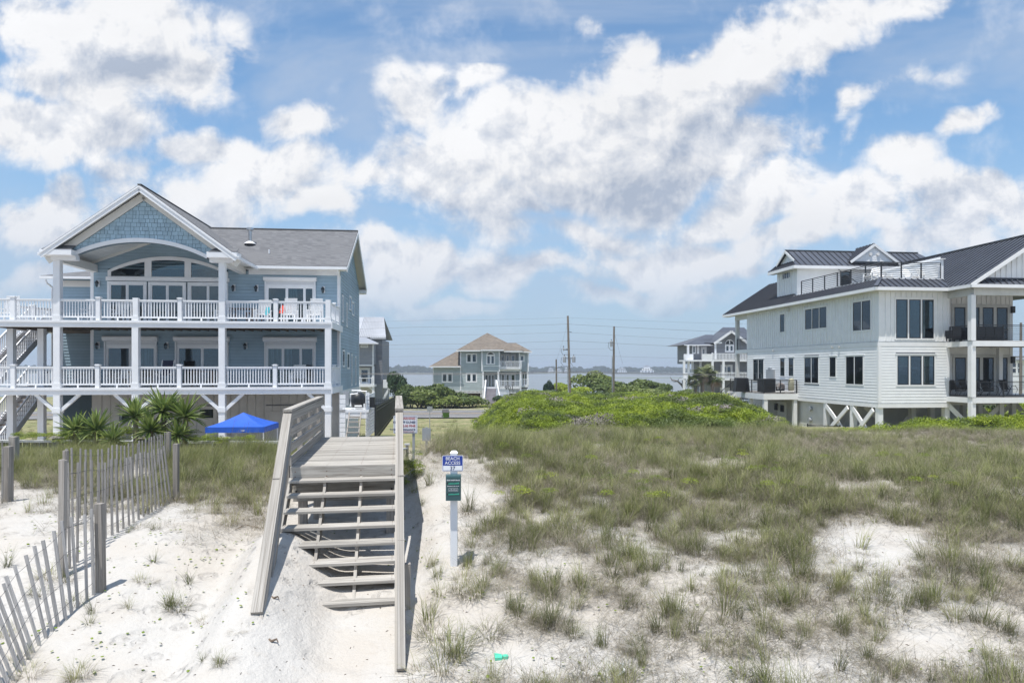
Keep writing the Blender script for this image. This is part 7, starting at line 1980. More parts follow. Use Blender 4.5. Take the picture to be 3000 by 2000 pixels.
VAR = bpy.data.collections.new('plant_variants')       # sources only; never linked to the scene
def strip_blade(vs, fs, mi, base, az, lean, L, w, droop, segs, mat_i, rr_, curl=0.0):
    x, y, z = base; n0 = len(vs); d = Vector((math.cos(az) * math.sin(lean), math.sin(az) * math.sin(lean), math.cos(lean)))
    side = Vector((-math.sin(az + curl), math.cos(az + curl), 0)); p = Vector(base); st = L / segs
    for i in range(segs + 1):
        ww = w * (1 - (i / segs) ** 1.4 * .88)
        vs.append(tuple(p - side * ww)); vs.append(tuple(p + side * ww))
        d = (d + Vector((math.cos(az + curl * i), math.sin(az + curl * i), 0)) * droop * (i + 1) / segs + Vector((0, 0, -1)) * droop * .55 * (i + 1) / segs).normalized()
        p = p + d * st
        if p.z < .008: p.z = .008 + rr_.random() * .01; d.z = abs(d.z) * .2
    for i in range(segs):
        a = n0 + 2 * i; fs.append((a, a + 1, a + 3, a + 2)); mi.append(mat_i)
def tuft_mesh(name, seed, n, h, spread, wid, droop, mix, lean_max=.9, segs=4, curl=.3, wind=0.0):
    """mix = share of dry blades"""
    rr_ = random.Random(seed); vs, fs, mi = [], [], []
    for i in range(n):
        a = rr_.uniform(0, 2 * math.pi); r = spread * math.sqrt(rr_.random())
        dry = rr_.random() < mix
        az = a + rr_.uniform(-.7, .7); ln = rr_.random() ** 1.3 * lean_max * (1.25 if dry else .7)
        if wind and rr_.random() < .6: az = rr_.gauss(0, .5); ln = max(ln, .2) + wind * rr_.random()
        L = h * rr_.uniform(.5, 1.1) * (.75 if dry else 1)
        strip_blade(vs, fs, mi, (r * math.cos(a), r * math.sin(a), -.02), az, ln, L, wid * rr_.uniform(.6, 1.2), droop * rr_.uniform(.4, 1.6) * (1.8 if dry else 1), segs, 1 if dry else 0, rr_, rr_.uniform(-curl, curl))
    me = mesh_from(name, vs, fs); me.materials.append(M['grass_green']); me.materials.append(M['grass_dry'])
    me.polygons.foreach_set('material_index', mi); me.update(); return me
TUFTS = []
specs = [  # n, h, spread, width, droop, dry share, lean, wind
    (80, .46, .10, .0032, .28, .45, .8, 0), (95, .42, .15, .0030, .35, .60, 1.0, 0), (60, .60, .09, .0034, .22, .35, .6, .15), (120, .32, .22, .0026, .5, .85, 1.4, 0),
    (110, .28, .26, .0026, .55, .92, 1.5, 0), (44, .52, .08, .0034, .2, .25, .5, .1), (140, .44, .19, .0030, .4, .70, 1.1, 0), (34, .36, .05, .0032, .3, .4, .7, 0),
    (64, .85, .16, .0040, .24, .25, .55, .25), (56, .95, .20, .0042, .28, .15, .5, .35), (70, .70, .20, .0036, .35, .5, .8, .2), (40, .60, .14, .0036, .3, .3, .7, .45)]
for i, (n, h, sp, w, dr, mx, ln, wd) in enumerate(specs):
    TUFTS.append(tuft_mesh('tuft', 100 + i, n, h, sp, w, dr, mx, ln, 5 if i < 8 else 4, .5, wd))

def variants(name, meshes):
    c = bpy.data.collections.new(name)
    for i, me_ in enumerate(meshes):
        o = bpy.data.objects.new('%s_%02d' % (name, i), me_); c.objects.link(o)
    return c
def scatter(name, coll, pts, rots, scs, idx, label=None, cat=None, kind='stuff'):
    """one object that instances the variants of a collection on its own points"""
    me_ = bpy.data.meshes.new(name); n = len(pts)
    me_.vertices.add(n); me_.vertices.foreach_set('co', np.asarray(pts, np.float32).ravel())
    a = me_.attributes.new('rot', 'FLOAT_VECTOR', 'POINT'); a.data.foreach_set('vector', np.asarray(rots, np.float32).ravel())
    a = me_.attributes.new('scl', 'FLOAT_VECTOR', 'POINT'); a.data.foreach_set('vector', np.asarray(scs, np.float32).ravel())
    a = me_.attributes.new('idx', 'INT', 'POINT'); a.data.foreach_set('value', np.asarray(idx, np.int32))
    o = bpy.data.objects.new(name, me_); COL.objects.link(o)
    g_ = bpy.data.node_groups.new(name + '_scatter', 'GeometryNodeTree')
    g_.interface.new_socket('Geometry', in_out='INPUT', socket_type='NodeSocketGeometry'); g_.interface.new_socket('Geometry', in_out='OUTPUT', socket_type='NodeSocketGeometry')
    N_ = g_.nodes; L_ = g_.links
    gi, go = N_.new('NodeGroupInput'), N_.new('NodeGroupOutput')
    ci = N_.new('GeometryNodeCollectionInfo'); ci.inputs['Collection'].default_value = coll; ci.inputs['Separate Children'].default_value = True; ci.inputs['Reset Children'].default_value = True
    iop = N_.new('GeometryNodeInstanceOnPoints'); iop.inputs['Pick Instance'].default_value = True
    def attr(nm, dt):
        n_ = N_.new('GeometryNodeInputNamedAttribute'); n_.data_type = dt; n_.inputs['Name'].default_value = nm; return n_.outputs['Attribute']
    L_.new(gi.outputs[0], iop.inputs['Points']); L_.new(ci.outputs[0], iop.inputs['Instance'])
    L_.new(attr('idx', 'INT'), iop.inputs['Instance Index']); L_.new(attr('rot', 'FLOAT_VECTOR'), iop.inputs['Rotation']); L_.new(attr('scl', 'FLOAT_VECTOR'), iop.inputs['Scale'])
    L_.new(iop.outputs[0], go.inputs[0])
    md = o.modifiers.new('scatter', 'NODES'); md.node_group = g_
    if kind: o['kind'] = kind
    tag(o, label, cat)
    return o
def pix(X, Y, Z): return 1500 + FOC * X / Y, HOR - FOC * Z / Y
def ell(px, py, cx, cy, rx, ry): return ((px - cx) / rx) ** 2 + ((py - cy) / ry) ** 2
# bare sand on the dunes (in the photograph's rows and columns) and how bare it is
BARE = [(1255, 1560, 110, 200, 1), (1250, 1760, 80, 140, .8), (1370, 1400, 70, 55, .8), (1420, 1470, 70, 60, .6), (2560, 1600, 210, 85, .96), (2480, 1680, 120, 40, .6), (2950, 1620, 120, 35, .8), (1620, 1660, 150, 45, .85),
        (1700, 1790, 150, 40, .7), (1880, 1560, 60, 25, .6), (2760, 1890, 170, 60, .85), (2090, 1950, 170, 55, .9), (2160, 1860, 90, 25, .5), (2350, 1960, 120, 30, .5), (2700, 1700, 150, 45, .55), (2120, 1362, 110, 20, .75),
        (2480, 1425, 80, 18, .75), (2640, 1480, 60, 14, .7), (1500, 1760, 60, 40, .7), (1600, 1900, 130, 50, .55), (1780, 1960, 90, 40, .6), (1560, 1510, 60, 25, .6), (1760, 1310, 40, 10, .8), (1510, 1360, 50, 22, .6), (1330, 1900, 60, 40, .2), (2880, 1790, 120, 30, .6), (2960, 1440, 60, 20, .6), (1980, 1700, 90, 25, .5), (2440, 1800, 160, 30, .5), (2120, 1570, 90, 20, .5)]
def cover(X, Y, Z):
    px, py = pix(X, Y, Z)
    right = px > 1185
    c = np.interp(py, [1230, 1450, 1560, 1700, 1800, 2000, 2200], [1.0, .84, .76, .66, .60, .58, .6])
    c = c * np.interp(px, [1180, 1250, 1500, 3200], [.75, .8, 1, 1])
    c = np.where((px < 1440) & (py > 1330), c * .62, c)
    for (cx, cy, rx, ry, k) in BARE: c = c * (1 - k * np.clip(1.35 - ell(px, py, cx, cy, rx, ry), 0, 1))
    cl = np.interp(py, [1290, 1400, 1450, 1520, 1600], [1.0, .95, .30, .03, 0.0])
    cl = np.where((px > 540) & (px < 800), np.interp(py, [1290, 1380, 1460, 1520, 1600], [1.0, 1.0, .75, .30, .02]), cl)
    cl = np.where((px > 200) & (px < 560), np.interp(py, [1290, 1400, 1460, 1500, 1560], [1.0, .9, .7, .22, 0.0]), cl)
    cl = cl * (1 - .95 * np.clip(1.4 - ell(px, py, 395, 1385, 45, 28), 0, 1)) * (1 - .8 * np.clip(1.4 - ell(px, py, 60, 1440, 70, 30), 0, 1))
    c = np.where(right, c, cl)
    s = (X - WK_O[0]) * WK_D[0] + (Y - WK_O[1]) * WK_D[1]; t = (X - WK_O[0]) * WK_R[0] + (Y - WK_O[1]) * WK_R[1]
    c = np.where((np.abs(t) < 1.12) & (s < 5.5) & (s > -5), 0, c)
    c = np.where((t > 1.0) & (t < 1.5) & (s < 1.5) & (s > -3), 0, c)
    return c
def sample(n, y0, y1, r0, r1, seed, power=1.0):
    g_ = np.random.default_rng(seed)
    Y = np.sqrt(g_.uniform(y0 ** 2, y1 ** 2, n)); r = g_.uniform(r0, r1, n)
    return r * Y, Y, g_
tcoll = variants('grass_tuft_source', TUFTS)
P_, Ro, Sc, Ix = [], [], [], []
X, Y, g_ = sample(46000, 6.2, 27.0, -.86, .92, 31)
Z = height(X, Y); cv = cover(X, Y, Z)
clump = fbm(X * 1.5, Y * 1.5, 41, 3); fine = fbm(X * 4.5, Y * 4.5, 43, 2)
prob = cv * smoothstep(clump * .6 + fine * .4, 0.56 - .44 * cv, .70 - .32 * cv)
far_keep = np.interp(Y, [6, 9, 13, 20, 27], [.95, .82, .66, .50, .42])
keep = g_.uniform(0, 1, len(X)) < prob * far_keep * .92
keep &= ~((X < -1.9) & (Y > 23.2))
X, Y, Z, cv = X[keep], Y[keep], Z[keep], cv[keep]
n = len(X)
tallz = smoothstep(Y, 13, 19) * (.55 + .45 * (fbm(X * .5, Y * .5, 77, 2) > .5))
tallz = tallz * np.where(X / Y > .02, .35, 1.0)
tallz = np.where((X < -1.9), smoothstep(Y, 13.5, 16.5) * np.where(fbm(X * .7, Y * .7, 88, 2) > .5, 1.0, .35), tallz)
r1 = g_.uniform(0, 1, n)
idx = np.where(r1 < tallz * .75, g_.choice([8, 9, 10, 11], n), np.where(cv > .7, g_.choice([0, 1, 2, 3, 4, 6, 6, 1], n), g_.choice([0, 1, 2, 3, 4, 5, 7, 7, 3], n)))
sc = (.55 + .85 * fbm(X * .8, Y * .8, 123, 3)) * g_.uniform(.65, 1.2, n) * (1 - .25 * smoothstep(X / Y, .36, .46) * smoothstep(Y, 15, 20)) * np.where(idx >= 8, np.interp(Y, [9, 16, 26], [.50, .72, .60]) * np.where(X / Y > .02, .8, 1.0), np.interp(Y, [6, 10, 20], [.80, .88, .85]))
scatter('dune_grass', tcoll, np.stack([X, Y, Z + CZ], -1), np.stack([g_.normal(0, .10, n), g_.normal(.05, .10, n), np.where(idx >= 8, g_.normal(0, .5, n), g_.uniform(0, 6.28, n))], -1),
        np.stack([sc, sc, sc * g_.uniform(.8, 1.15, n)], -1), idx)
NG = n
# flat mats of dead blades lying on the sand between the tufts
MATT = []
for k in range(4):
    rr_ = random.Random(300 + k); vs, fs, mi = [], [], []
    for i in range(64):
        a = rr_.uniform(0, 6.28); r = .34 * math.sqrt(rr_.random()); az = rr_.uniform(0, 6.28)
        strip_blade(vs, fs, mi, (r * math.cos(a), r * math.sin(a), .01), az, rr_.uniform(.9, 1.5), rr_.uniform(.12, .42), .0019, .05, 5, 1, rr_, rr_.uniform(-.9, .9))
    me_ = mesh_from('litter_mat', vs, fs); me_.materials.append(M['grass_green']); me_.materials.append(M['grass_dry']); me_.polygons.foreach_set('material_index', mi); MATT.append(me_)
X, Y, g_ = sample(26000, 6.2, 24.0, -.86, .92, 91); Z = height(X, Y); cv = cover(X, Y, Z)
keep = g_.uniform(0, 1, len(X)) < cv * np.interp(Y, [6, 12, 24], [.60, .50, .40]) * smoothstep(fbm(X * 1.5, Y * 1.5, 41, 3), .26, .46)
X, Y, Z = X[keep], Y[keep], Z[keep]; n = len(X); s_ = g_.uniform(.8, 1.3, n)
scatter('dead_grass_litter', variants('litter_source', MATT), np.stack([X, Y, Z + CZ], -1), np.stack([np.zeros(n), np.zeros(n), g_.uniform(0, 6.28, n)], -1), np.stack([s_, s_, s_], -1), g_.integers(0, 4, n))

# pennywort: small round leaves in loose colonies on the sand
vs, fs = [], []
g_ = np.random.default_rng(55)
for (cx, cy, rx, ry, k) in [(110, 1560, 110, 90, 60), (330, 1640, 160, 120, 60), (520, 1580, 120, 120, 60), (300, 1880, 200, 90, 50), (560, 1730, 120, 150, 40), (680, 1590, 90, 80, 40), (700, 1800, 60, 100, 12), (1220, 1560, 45, 120, 40),
                        (1290, 1680, 60, 110, 20), (1640, 1690, 130, 50, 30), (1830, 1780, 60, 30, 14), (1420, 1740, 120, 60, 24), (1500, 1960, 180, 50, 24), (2000, 1960, 300, 40, 20), (2500, 1600, 250, 70, 20), (40, 1480, 60, 40, 20), (1100, 1660, 60, 16, 14), (980, 1560, 50, 8, 12), (2800, 1930, 200, 50, 24), (2300, 1780, 300, 80, 24), (1900, 1500, 300, 80, 30), (2500, 1350, 300, 60, 40), (2950, 1440, 80, 60, 20)]:
    for i in range(int(k * .6)):
        px = cx + g_.normal(0, .55) * rx; py = cy + g_.normal(0, .55) * ry
        if py < 1200 or py > 2050: continue
        x, y = on_ground(px, py); z = float(height(x, y)) + CZ + g_.uniform(.012, .05); r = g_.uniform(.009, .021); n0 = len(vs); tl = g_.normal(0, .25, 2)
        for j in range(7):
            t = 2 * math.pi * j / 7 + .3; vs.append((x + r * math.cos(t), y + r * math.sin(t), z + r * (tl[0] * math.cos(t) + tl[1] * math.sin(t)) - .004))
        vs.append((x, y, z)); fs += [(n0 + 7, n0 + j, n0 + (j + 1) % 7) for j in range(7)]
plain('beach_pennywort', vs, fs, M['pennywort'], 'stuff')

# solitary tufts on the open sand
def solo(px, py, k, s, label, group, rz=0.0):
    x, y = on_ground(px, py); o = bpy.data.objects.new('grass_tuft', TUFTS[k]); COL.objects.link(o)
    o.location = (x, y, float(height(x, y)) + CZ); o.rotation_euler = (0, 0, rz); o.scale = (s, s, s); tag(o, label, 'grass tuft', group)
gL, lL = 'lone grass tufts on the sand left of the steps', 'lone tuft of grey green beach grass on bare sand left of the steps'
for i, (px, py, k, s) in enumerate([(20, 1660, 2, .8), (150, 1690, 6, 1.0), (120, 1740, 6, .8), (200, 1700, 1, .8), (215, 1770, 6, .7), (185, 1640, 1, .7), (270, 1795, 5, .8), (262, 1830, 7, .9), (375, 1780, 7, .9), (375, 1560, 7, .7), (455, 1550, 1, .6), (410, 1545, 3, .7),
                                 (452, 1648, 7, 1.0), (410, 1700, 1, .62), (440, 1705, 3, .6), (555, 1710, 7, 1.1), (500, 1780, 0, .8), (525, 1785, 6, .85), (500, 1770, 2, .7), (600, 1820, 3, .6), (240, 1980, 6, .8), (215, 1995, 0, .7), (560, 1500, 6, .9), (600, 1480, 1, 1.0),
                                 (660, 1930, 3, .6), (640, 1950, 0, .6), (695, 1850, 4, .5), (560, 1475, 0, 1.0), (130, 1475, 1, 1.0), (120, 1500, 3, .8), (60, 1930, 1, .8), (90, 1980, 6, .8), (20, 1860, 1, .7)]):
    solo(px, py, k, s * .8, lL, gL, i * 1.7)
gR, lR = 'tufts of grass on the sand around the sign post', 'single tuft of beach grass standing on the sand round the white sign post'
for i, (px, py, k, s) in enumerate([(1260, 1660, 2, .8), (1280, 1690, 0, .8), (1290, 1740, 1, .9), (1270, 1655, 7, .9), (1378, 1600, 0, .85), (1376, 1635, 7, .7), (1355, 1700, 1, 1.0), (1400, 1745, 0, 1.1), (1380, 1750, 6, 1.0), (1450, 1650, 6, .9), (1270, 1860, 6, 1.3), (1320, 1900, 6, 1.4), (1255, 1820, 0, 1.2), (1300, 1960, 1, 1.3), (1240, 1980, 3, 1.2), (1345, 1930, 0, 1.2), (1430, 1860, 6, 1.1), (1520, 1800, 0, 1.1), (1620, 1820, 0, 1.0), (1240, 1480, 7, 1.0), (1215, 1440, 1, 1.0), (1260, 1420, 2, 1.0)]):
    solo(px, py, k, s * .85, lR, gR, i * 2.3)
# sea oat stalks that overtop the grass
vs, fs, mi = [], [], []; rr_ = random.Random(4); so = []
th_s = Thing('sea_oats', Frame(*PT(740, 19), 0), -2.5, 'tall thin pinkish sea oat stalks rising in front of the blue canopy', 'grass')
for (px, ph, Y) in ((690, 1225, 18), (700, 1260, 18), (719, 1240, 19), (722, 1270, 17.5), (730, 1232, 19), (778, 1260, 18), (783, 1275, 17), (640, 1265, 18.5), (800, 1250, 18.4), (655, 1290, 17)):
    x = (px - 1500) / FOC * Y; zt_ = (HOR - ph) / FOC * Y; xb = x - rr_.uniform(.15, .5); zb_ = float(height(xb, Y)); f0_ = th_s.fr
    q = MB(th_s); q.tube([(xb - f0_.X0, Y - f0_.Y0, zb_), ((x + xb) / 2 - f0_.X0 - .03, Y - f0_.Y0, (zt_ + zb_) / 2), (x - f0_.X0, Y - f0_.Y0, zt_)], [.005, .004, .003], 4); q.build('stalk', M['yucca_dead'])

# ------------------------------------------------------------------ yuccas
def leaf_mesh(name, L, w, bend, mat, segs=5):
    vs, fs = [], []
    for i in range(segs + 1):
        t = i / segs; ww = w * (math.sin(math.pi * min(1, .12 + t * .88)) ** .7) * (1 - t * .2) + .002
        x = L * t; z = -bend * L * t * t
        vs += [(x, -ww, z + ww * .5), (x, 0, z), (x, ww, z + ww * .5)]
    for i in range(segs):
        a = i * 3; fs += [(a, a + 1, a + 4, a + 3), (a + 1, a + 2, a + 5, a + 4)]
    return mesh_from(name, vs, fs, mat)
YL = [leaf_mesh('yucca_leaf', 1, .052, b, M['yucca_green']) for b in (.02, .12, .3)]; YD = leaf_mesh('yucca_dead_leaf', 1, .03, .5, M['yucca_dead'])
def yucca(px, py, Y, r, label, n=92, seed=0, trunk=.5):
    r *= 1.12
    rr_ = random.Random(seed); x = (px - 1500) / FOC * Y; z = (HOR - py) / FOC * Y; gz0 = min(float(height(x, Y)), z - trunk)
    t = Thing('yucca', Frame(x, Y, 0), gz0, label, 'yucca', 'yucca plants along the bulkhead')
    q = MB(t); q.tube([(0, 0, gz0 - .1), (.02, 0, z)], [.09, .07], 8); q.build('trunk', M['yucca_dead'])
    for i in range(n):
        el = math.asin(rr_.uniform(-.25, .98)); az = rr_.uniform(0, 2 * math.pi); L = r * rr_.uniform(.8, 1.1) * (1.1 if el > .4 else .95)
        k = 0 if el > .5 else (1 if el > 0 else 2)
        o = bpy.data.objects.new('leaf', YL[k]); o.matrix_basis = Matrix.Translation(t.off((0, 0, z))) @ Matrix.Rotation(az, 4, 'Z') @ Matrix.Rotation(-el, 4, 'Y') @ Matrix.Rotation(rr_.uniform(-.5, .5), 4, 'X') @ Matrix.Scale(L, 4); attach(o, t)
    for i in range(16):
        az = rr_.uniform(0, 6.28); o = bpy.data.objects.new('dead_leaf', YD); o.matrix_basis = Matrix.Translation(t.off((0, 0, z - rr_.uniform(.05, .35)))) @ Matrix.Rotation(az, 4, 'Z') @ Matrix.Rotation(rr_.uniform(.6, 1.2), 4, 'Y') @ Matrix.Scale(r * .6, 4); attach(o, t)
for i, (px, py, r, lb) in enumerate([(220, 1262, .62, 'leftmost yucca, low in front of the shaded corner'), (283, 1262, .66, 'second yucca from the left, with upright pale leaves'), (397, 1222, .62, 'dark stemmed yucca at the middle left of the row'), (478, 1205, .72, 'tallest yucca, standing highest against the garage wall'),
                                  (541, 1222, .70, 'yucca just left of the blue canopy'), (330, 1290, .5, 'short yucca low between the second and third'), (440, 1262, .6, 'yucca tucked beneath the tallest one'), (520, 1275, .55, 'low yucca at the foot of the rightmost one')]):
    yucca(px, py, 22.4 - .12 * i, r, lb, seed=i, trunk=.6)

# ------------------------------------------------------------------ shrubs and trees
def crown_mesh(name, seed, n, mat, leaf=.10, lumps=9, flat=.75, core=True):
    """leaf clumps spread over a lumpy crown of radius about 1; gaps are left between the lumps"""
    r_ = np.random.default_rng(seed)
    cen = r_.normal(0, 1, (lumps, 3)); cen /= np.linalg.norm(cen, axis=1)[:, None]; cen *= r_.uniform(.35, .72, (lumps, 1)); cen[:, 2] = np.abs(cen[:, 2]) * flat * 1.1 - .15
    rad = r_.uniform(.28, .5, lumps)
    L_ = r_.integers(0, lumps, n); d = r_.normal(0, 1, (n, 3)); d /= np.linalg.norm(d, axis=1)[:, None]; d[:, 2] = np.where(r_.uniform(0, 1, n) < .7, np.abs(d[:, 2]), d[:, 2])
    p = cen[L_] + d * (rad[L_] * r_.uniform(.72, 1.08, n) ** .6)[:, None]; p[:, 2] *= flat
    nrm = d + r_.normal(0, .45, (n, 3)); nrm /= np.linalg.norm(nrm, axis=1)[:, None]
    t1 = np.cross(nrm, r_.normal(0, 1, (n, 3))); t1 /= np.linalg.norm(t1, axis=1)[:, None]; t2 = np.cross(nrm, t1)
    s = leaf * r_.uniform(.5, 1.2, n)
    a, b = t1 * s[:, None], t2 * (s * .55)[:, None]
    V = np.stack([p - a, p - b * .9 + a * .1, p + a, p + b], 1).reshape(-1, 3); Fq = np.arange(4 * n).reshape(-1, 4)
    vs = V.tolist(); fs = Fq.tolist()
    me_ = bpy.data.meshes.new(name); me_.from_pydata(vs, [], fs); me_.materials.append(mat); me_.update(); return me_
CR_OAK = [crown_mesh('crown', 500 + i, 2600, M['oak_green'], .085) for i in range(4)]; CR_DARK = [crown_mesh('crown', 520 + i, 2200, M['dark_green'], .09) for i in range(2)]
CR_BR = [crown_mesh('crown', 540 + i, 2600, M['shrub_green'], .085, flat=.6) for i in range(3)]; CR_Y = crown_mesh('crown', 560, 900, M['yellow_leaf'], .13)
def trunk_mesh(seed, mat=None):
    rr_ = random.Random(seed); q = MB.__new__(MB); q.th = type('T', (), {'off': staticmethod(lambda p: Vector(p))}); q.v = []; q.f = []
    for k in range(5):
        a = rr_.uniform(0, 6.28); r = rr_.uniform(.2, .6); pts = [(0.05 * k, 0, -1.0), (r * .3 * math.cos(a), r * .3 * math.sin(a), -.45), (r * .7 * math.cos(a + .4), r * .7 * math.sin(a + .4), -.05), (r * math.cos(a), r * math.sin(a), .25)]
        q.tube(pts, [.05, .035, .022, .01], 6)
    return mesh_from('trunk', q.v, q.f, mat or M['twig_grey'])
TRK = [trunk_mesh(1), trunk_mesh(2), trunk_mesh(3)]
def bush(px, py_top, py_base, wpx, Y, meshes, k, label, name='oak_shrub', cat='shrub', group=None, depth=.8, trunk=True):
    X = (px - 1500) / FOC * Y; w = 1.28 * wpx / FOC * Y / 2; zt_ = (HOR - py_top) / FOC * Y; zb_ = (HOR - py_base) / FOC * Y; h = zt_ - zb_
    r_ = bpy.data.objects.new(name, None); r_.empty_display_size = .3; COL.objects.link(r_); r_.location = (X, Y, CZ + zb_); r_.rotation_euler = (0, 0, px * .7); tag(r_, label, cat, group)
    me_ = meshes[k % len(meshes)]
    cr = bpy.data.objects.new('crown', me_); cr.parent = r_; COL.objects.link(cr); cr.location = (0, 0, h * .45); cr.scale = (w * 1.05, w * depth, h * .78)
    if trunk:
        tk = bpy.data.objects.new('trunk', TRK[k % 3]); tk.parent = r_; COL.objects.link(tk); tk.location = (0, 0, h * .42); tk.scale = (w * .8, w * .6, h * .5)
    return r_
gS = 'wind shaped shrubs along the road'
B_ = [(1165, 1072, 1190, 74, 93, CR_DARK, 0, 'dark leafy tree beside the grey house with metal roofs', 'dark_tree', 'tree'), (1205, 1112, 1205, 100, 90, CR_OAK, 0, 'wind swept grey branched live oak behind the road sign'), (1262, 1105, 1203, 120, 91, CR_OAK, 1, 'broad live oak at the left end of the sage house'),
      (1335, 1143, 1198, 130, 92, CR_OAK, 2, 'low rounded oak in front of the sage house garage'), (1382, 1152, 1200, 80, 92, CR_OAK, 3, 'low dark oak left of the yellow bush'), (1397, 1163, 1188, 30, 95, [CR_Y], 0, 'small bright yellow bush by the front steps', 'yellow_bush', 'bush'),
      (1466, 1152, 1186, 46, 98, CR_DARK, 1, 'dark bush right beside the front steps'), (1511, 1158, 1184, 40, 97, CR_DARK, 0, 'second dark bush under the sage house porch'), (1450, 1178, 1200, 70, 94, CR_BR, 0, 'low light green bush below the front steps'), (1405, 1182, 1206, 80, 93, CR_BR, 1, 'low ragged shrub at the verge before the sage house'),
      (1605, 1104, 1172, 36, 106, CR_DARK, 1, 'thin dark tree left of the tall pole', 'dark_tree', 'tree'), (1575, 1136, 1172, 80, 103, CR_OAK, 1, 'grey green shrub right of the sage house'), (1650, 1102, 1165, 70, 108, CR_BR, 2, 'green shrub behind the tall leaning pole'),
      (1738, 1073, 1160, 110, 112, CR_OAK, 0, 'tall domed oak between the two poles, the highest shrub'), (1765, 1098, 1170, 120, 106, CR_OAK, 3, 'wide oak just in front of the domed one by the second pole'), (1700, 1118, 1175, 100, 100, CR_BR, 0, 'bright shrub at the foot of the domed oak'),
      (1880, 1104, 1172, 130, 106, CR_OAK, 2, 'rounded bright topped shrub right of the second pole'), (1850, 1130, 1180, 120, 98, CR_BR, 1, 'spreading shrub low to the right of the second pole'), (1945, 1112, 1175, 60, 104, CR_OAK, 1, 'pointed shrub with bare branches beneath'), (2030, 1133, 1180, 110, 96, CR_OAK, 0, 'dark rounded shrub left of the palm trunk'),
      (1985, 1146, 1182, 70, 96, CR_BR, 2, 'small light shrub between pointed shrub and palm'), (2062, 1160, 1182, 44, 86, CR_BR, 0, 'pale grassy shrub beside the mailbox'), (1620, 1138, 1176, 90, 100, CR_OAK, 3, 'low oak scrub around the foot of the short pole'), (1680, 1128, 1178, 110, 96, CR_BR, 1, 'bright scrub between the tall pole and the domed oak'), (1740, 1140, 1185, 120, 92, CR_OAK, 0, 'dense scrub under the wide oak'), (1800, 1134, 1182, 110, 93, CR_BR, 2, 'bright low scrub in front of the second pole'), (1835, 1118, 1176, 100, 102, CR_OAK, 1, 'mid green oak filling the gap right of the second pole'), (1925, 1132, 1182, 120, 94, CR_OAK, 3, 'dense oak scrub below the pointed shrub'),
      (2000, 1150, 1185, 110, 90, CR_OAK, 2, 'dense scrub left of the palm foot'), (1560, 1150, 1184, 100, 97, CR_BR, 0, 'light scrub at the right corner of the sage house'), (1230, 1130, 1206, 120, 89, CR_OAK, 3, 'dense dark scrub behind the road sign'), (1300, 1150, 1204, 130, 90, CR_OAK, 0, 'low scrub under the broad live oak'), (2900, 1120, 1260, 160, 70, CR_OAK, 1, 'dark oak seen between the piles of the white house'), (2985, 1140, 1262, 120, 66, CR_BR, 1, 'light shrub at the right edge behind the porch piles'), (2830, 1160, 1262, 130, 66, CR_BR, 2, 'light shrub behind the left porch piles')]
for i, b_ in enumerate(B_):
    nm, ct = (b_[8], b_[9]) if len(b_) > 8 else ('oak_shrub', 'shrub')
    bush(b_[0], b_[1], b_[2], b_[3], b_[4], b_[5], b_[6], b_[7], nm, ct, gS if nm == 'oak_shrub' else None)
# dead tree by the water, left of the grey balcony house
dX, dY = (1995 - 1500) / FOC * 118, 118.0; DT = Thing('dead_tree', Frame(dX, dY, 0), -6, 'bare dead tree leaning over the water left of the balcony house', 'tree')
q = MB(DT)
def dp(px, py): return ((px - 1995) / FOC * dY, 0, (HOR - py) / FOC * dY)
q.tube([dp(2012, 1150), dp(1998, 1128), dp(1985, 1116), dp(1968, 1112), dp(1963, 1104)], [.28, .2, .14, .09, .03], 6); q.build('trunk', M['twig_grey'])
for a in ([(1998, 1128), (2000, 1112), (1992, 1104)], [(1985, 1116), (1992, 1106)], [(1985, 1116), (1976, 1118), (1966, 1114)], [(2004, 1136), (2010, 1118), (2012, 1112)]): q = MB(DT); q.tube([dp(*p) for p in a], [.10, .06, .02][:len(a)] if len(a) == 3 else [.09, .02], 5); q.build('branch', M['twig_grey'])
# palmetto
pX, pY = (2064 - 1500) / FOC * 92, 92.0; PM = Thing('palmetto', Frame(pX, pY, 0), -5.3, 'sabal palm with shaggy crown and dead lower fronds before the balcony house', 'palm tree')
ph = (HOR - 1100) / FOC * 92
for i, dx in enumerate((-.3, 1.3, -1.4)): 
    q = MB(PM); q.tube([(dx, .2 * i, -5.5), (dx * .8, 0, ph - .5 - .4 * i)], [.22, .2], 9); q.build('trunk', M['pole_wood'])
FRD = []
for k, mt in enumerate((M['palm_green'], M['palm_green'], M['yucca_dead'])):
    vs, fs = [], []; rr_ = random.Random(40 + k)
    for j in range(17):     # costapalmate fan
        a = R(-78 + 156 * j / 16); L = .75 - .12 * abs(j - 8) / 8; c0 = (.45, 0, .0); w = .035
        d = (math.cos(a), math.sin(a)); n0 = len(vs); dr = -.12 - .12 * rr_.random()
        vs += [(c0[0], 0, 0), (c0[0] + d[0] * L * .5 - d[1] * w, d[1] * L * .5 + d[0] * w, dr * .2), (c0[0] + d[0] * L * .5 + d[1] * w, d[1] * L * .5 - d[0] * w, dr * .2), (c0[0] + d[0] * L, d[1] * L, dr * 1.6)]
        fs += [(n0, n0 + 2, n0 + 3, n0 + 1)]
    n0 = len(vs); vs += [(0, -.015, 0), (0, .015, 0), (.47, .012, .01), (.47, -.012, .01)]; fs.append((n0, n0 + 3, n0 + 2, n0 + 1))
    FRD.append(mesh_from('frond', vs, fs, mt))
rr_ = random.Random(9)
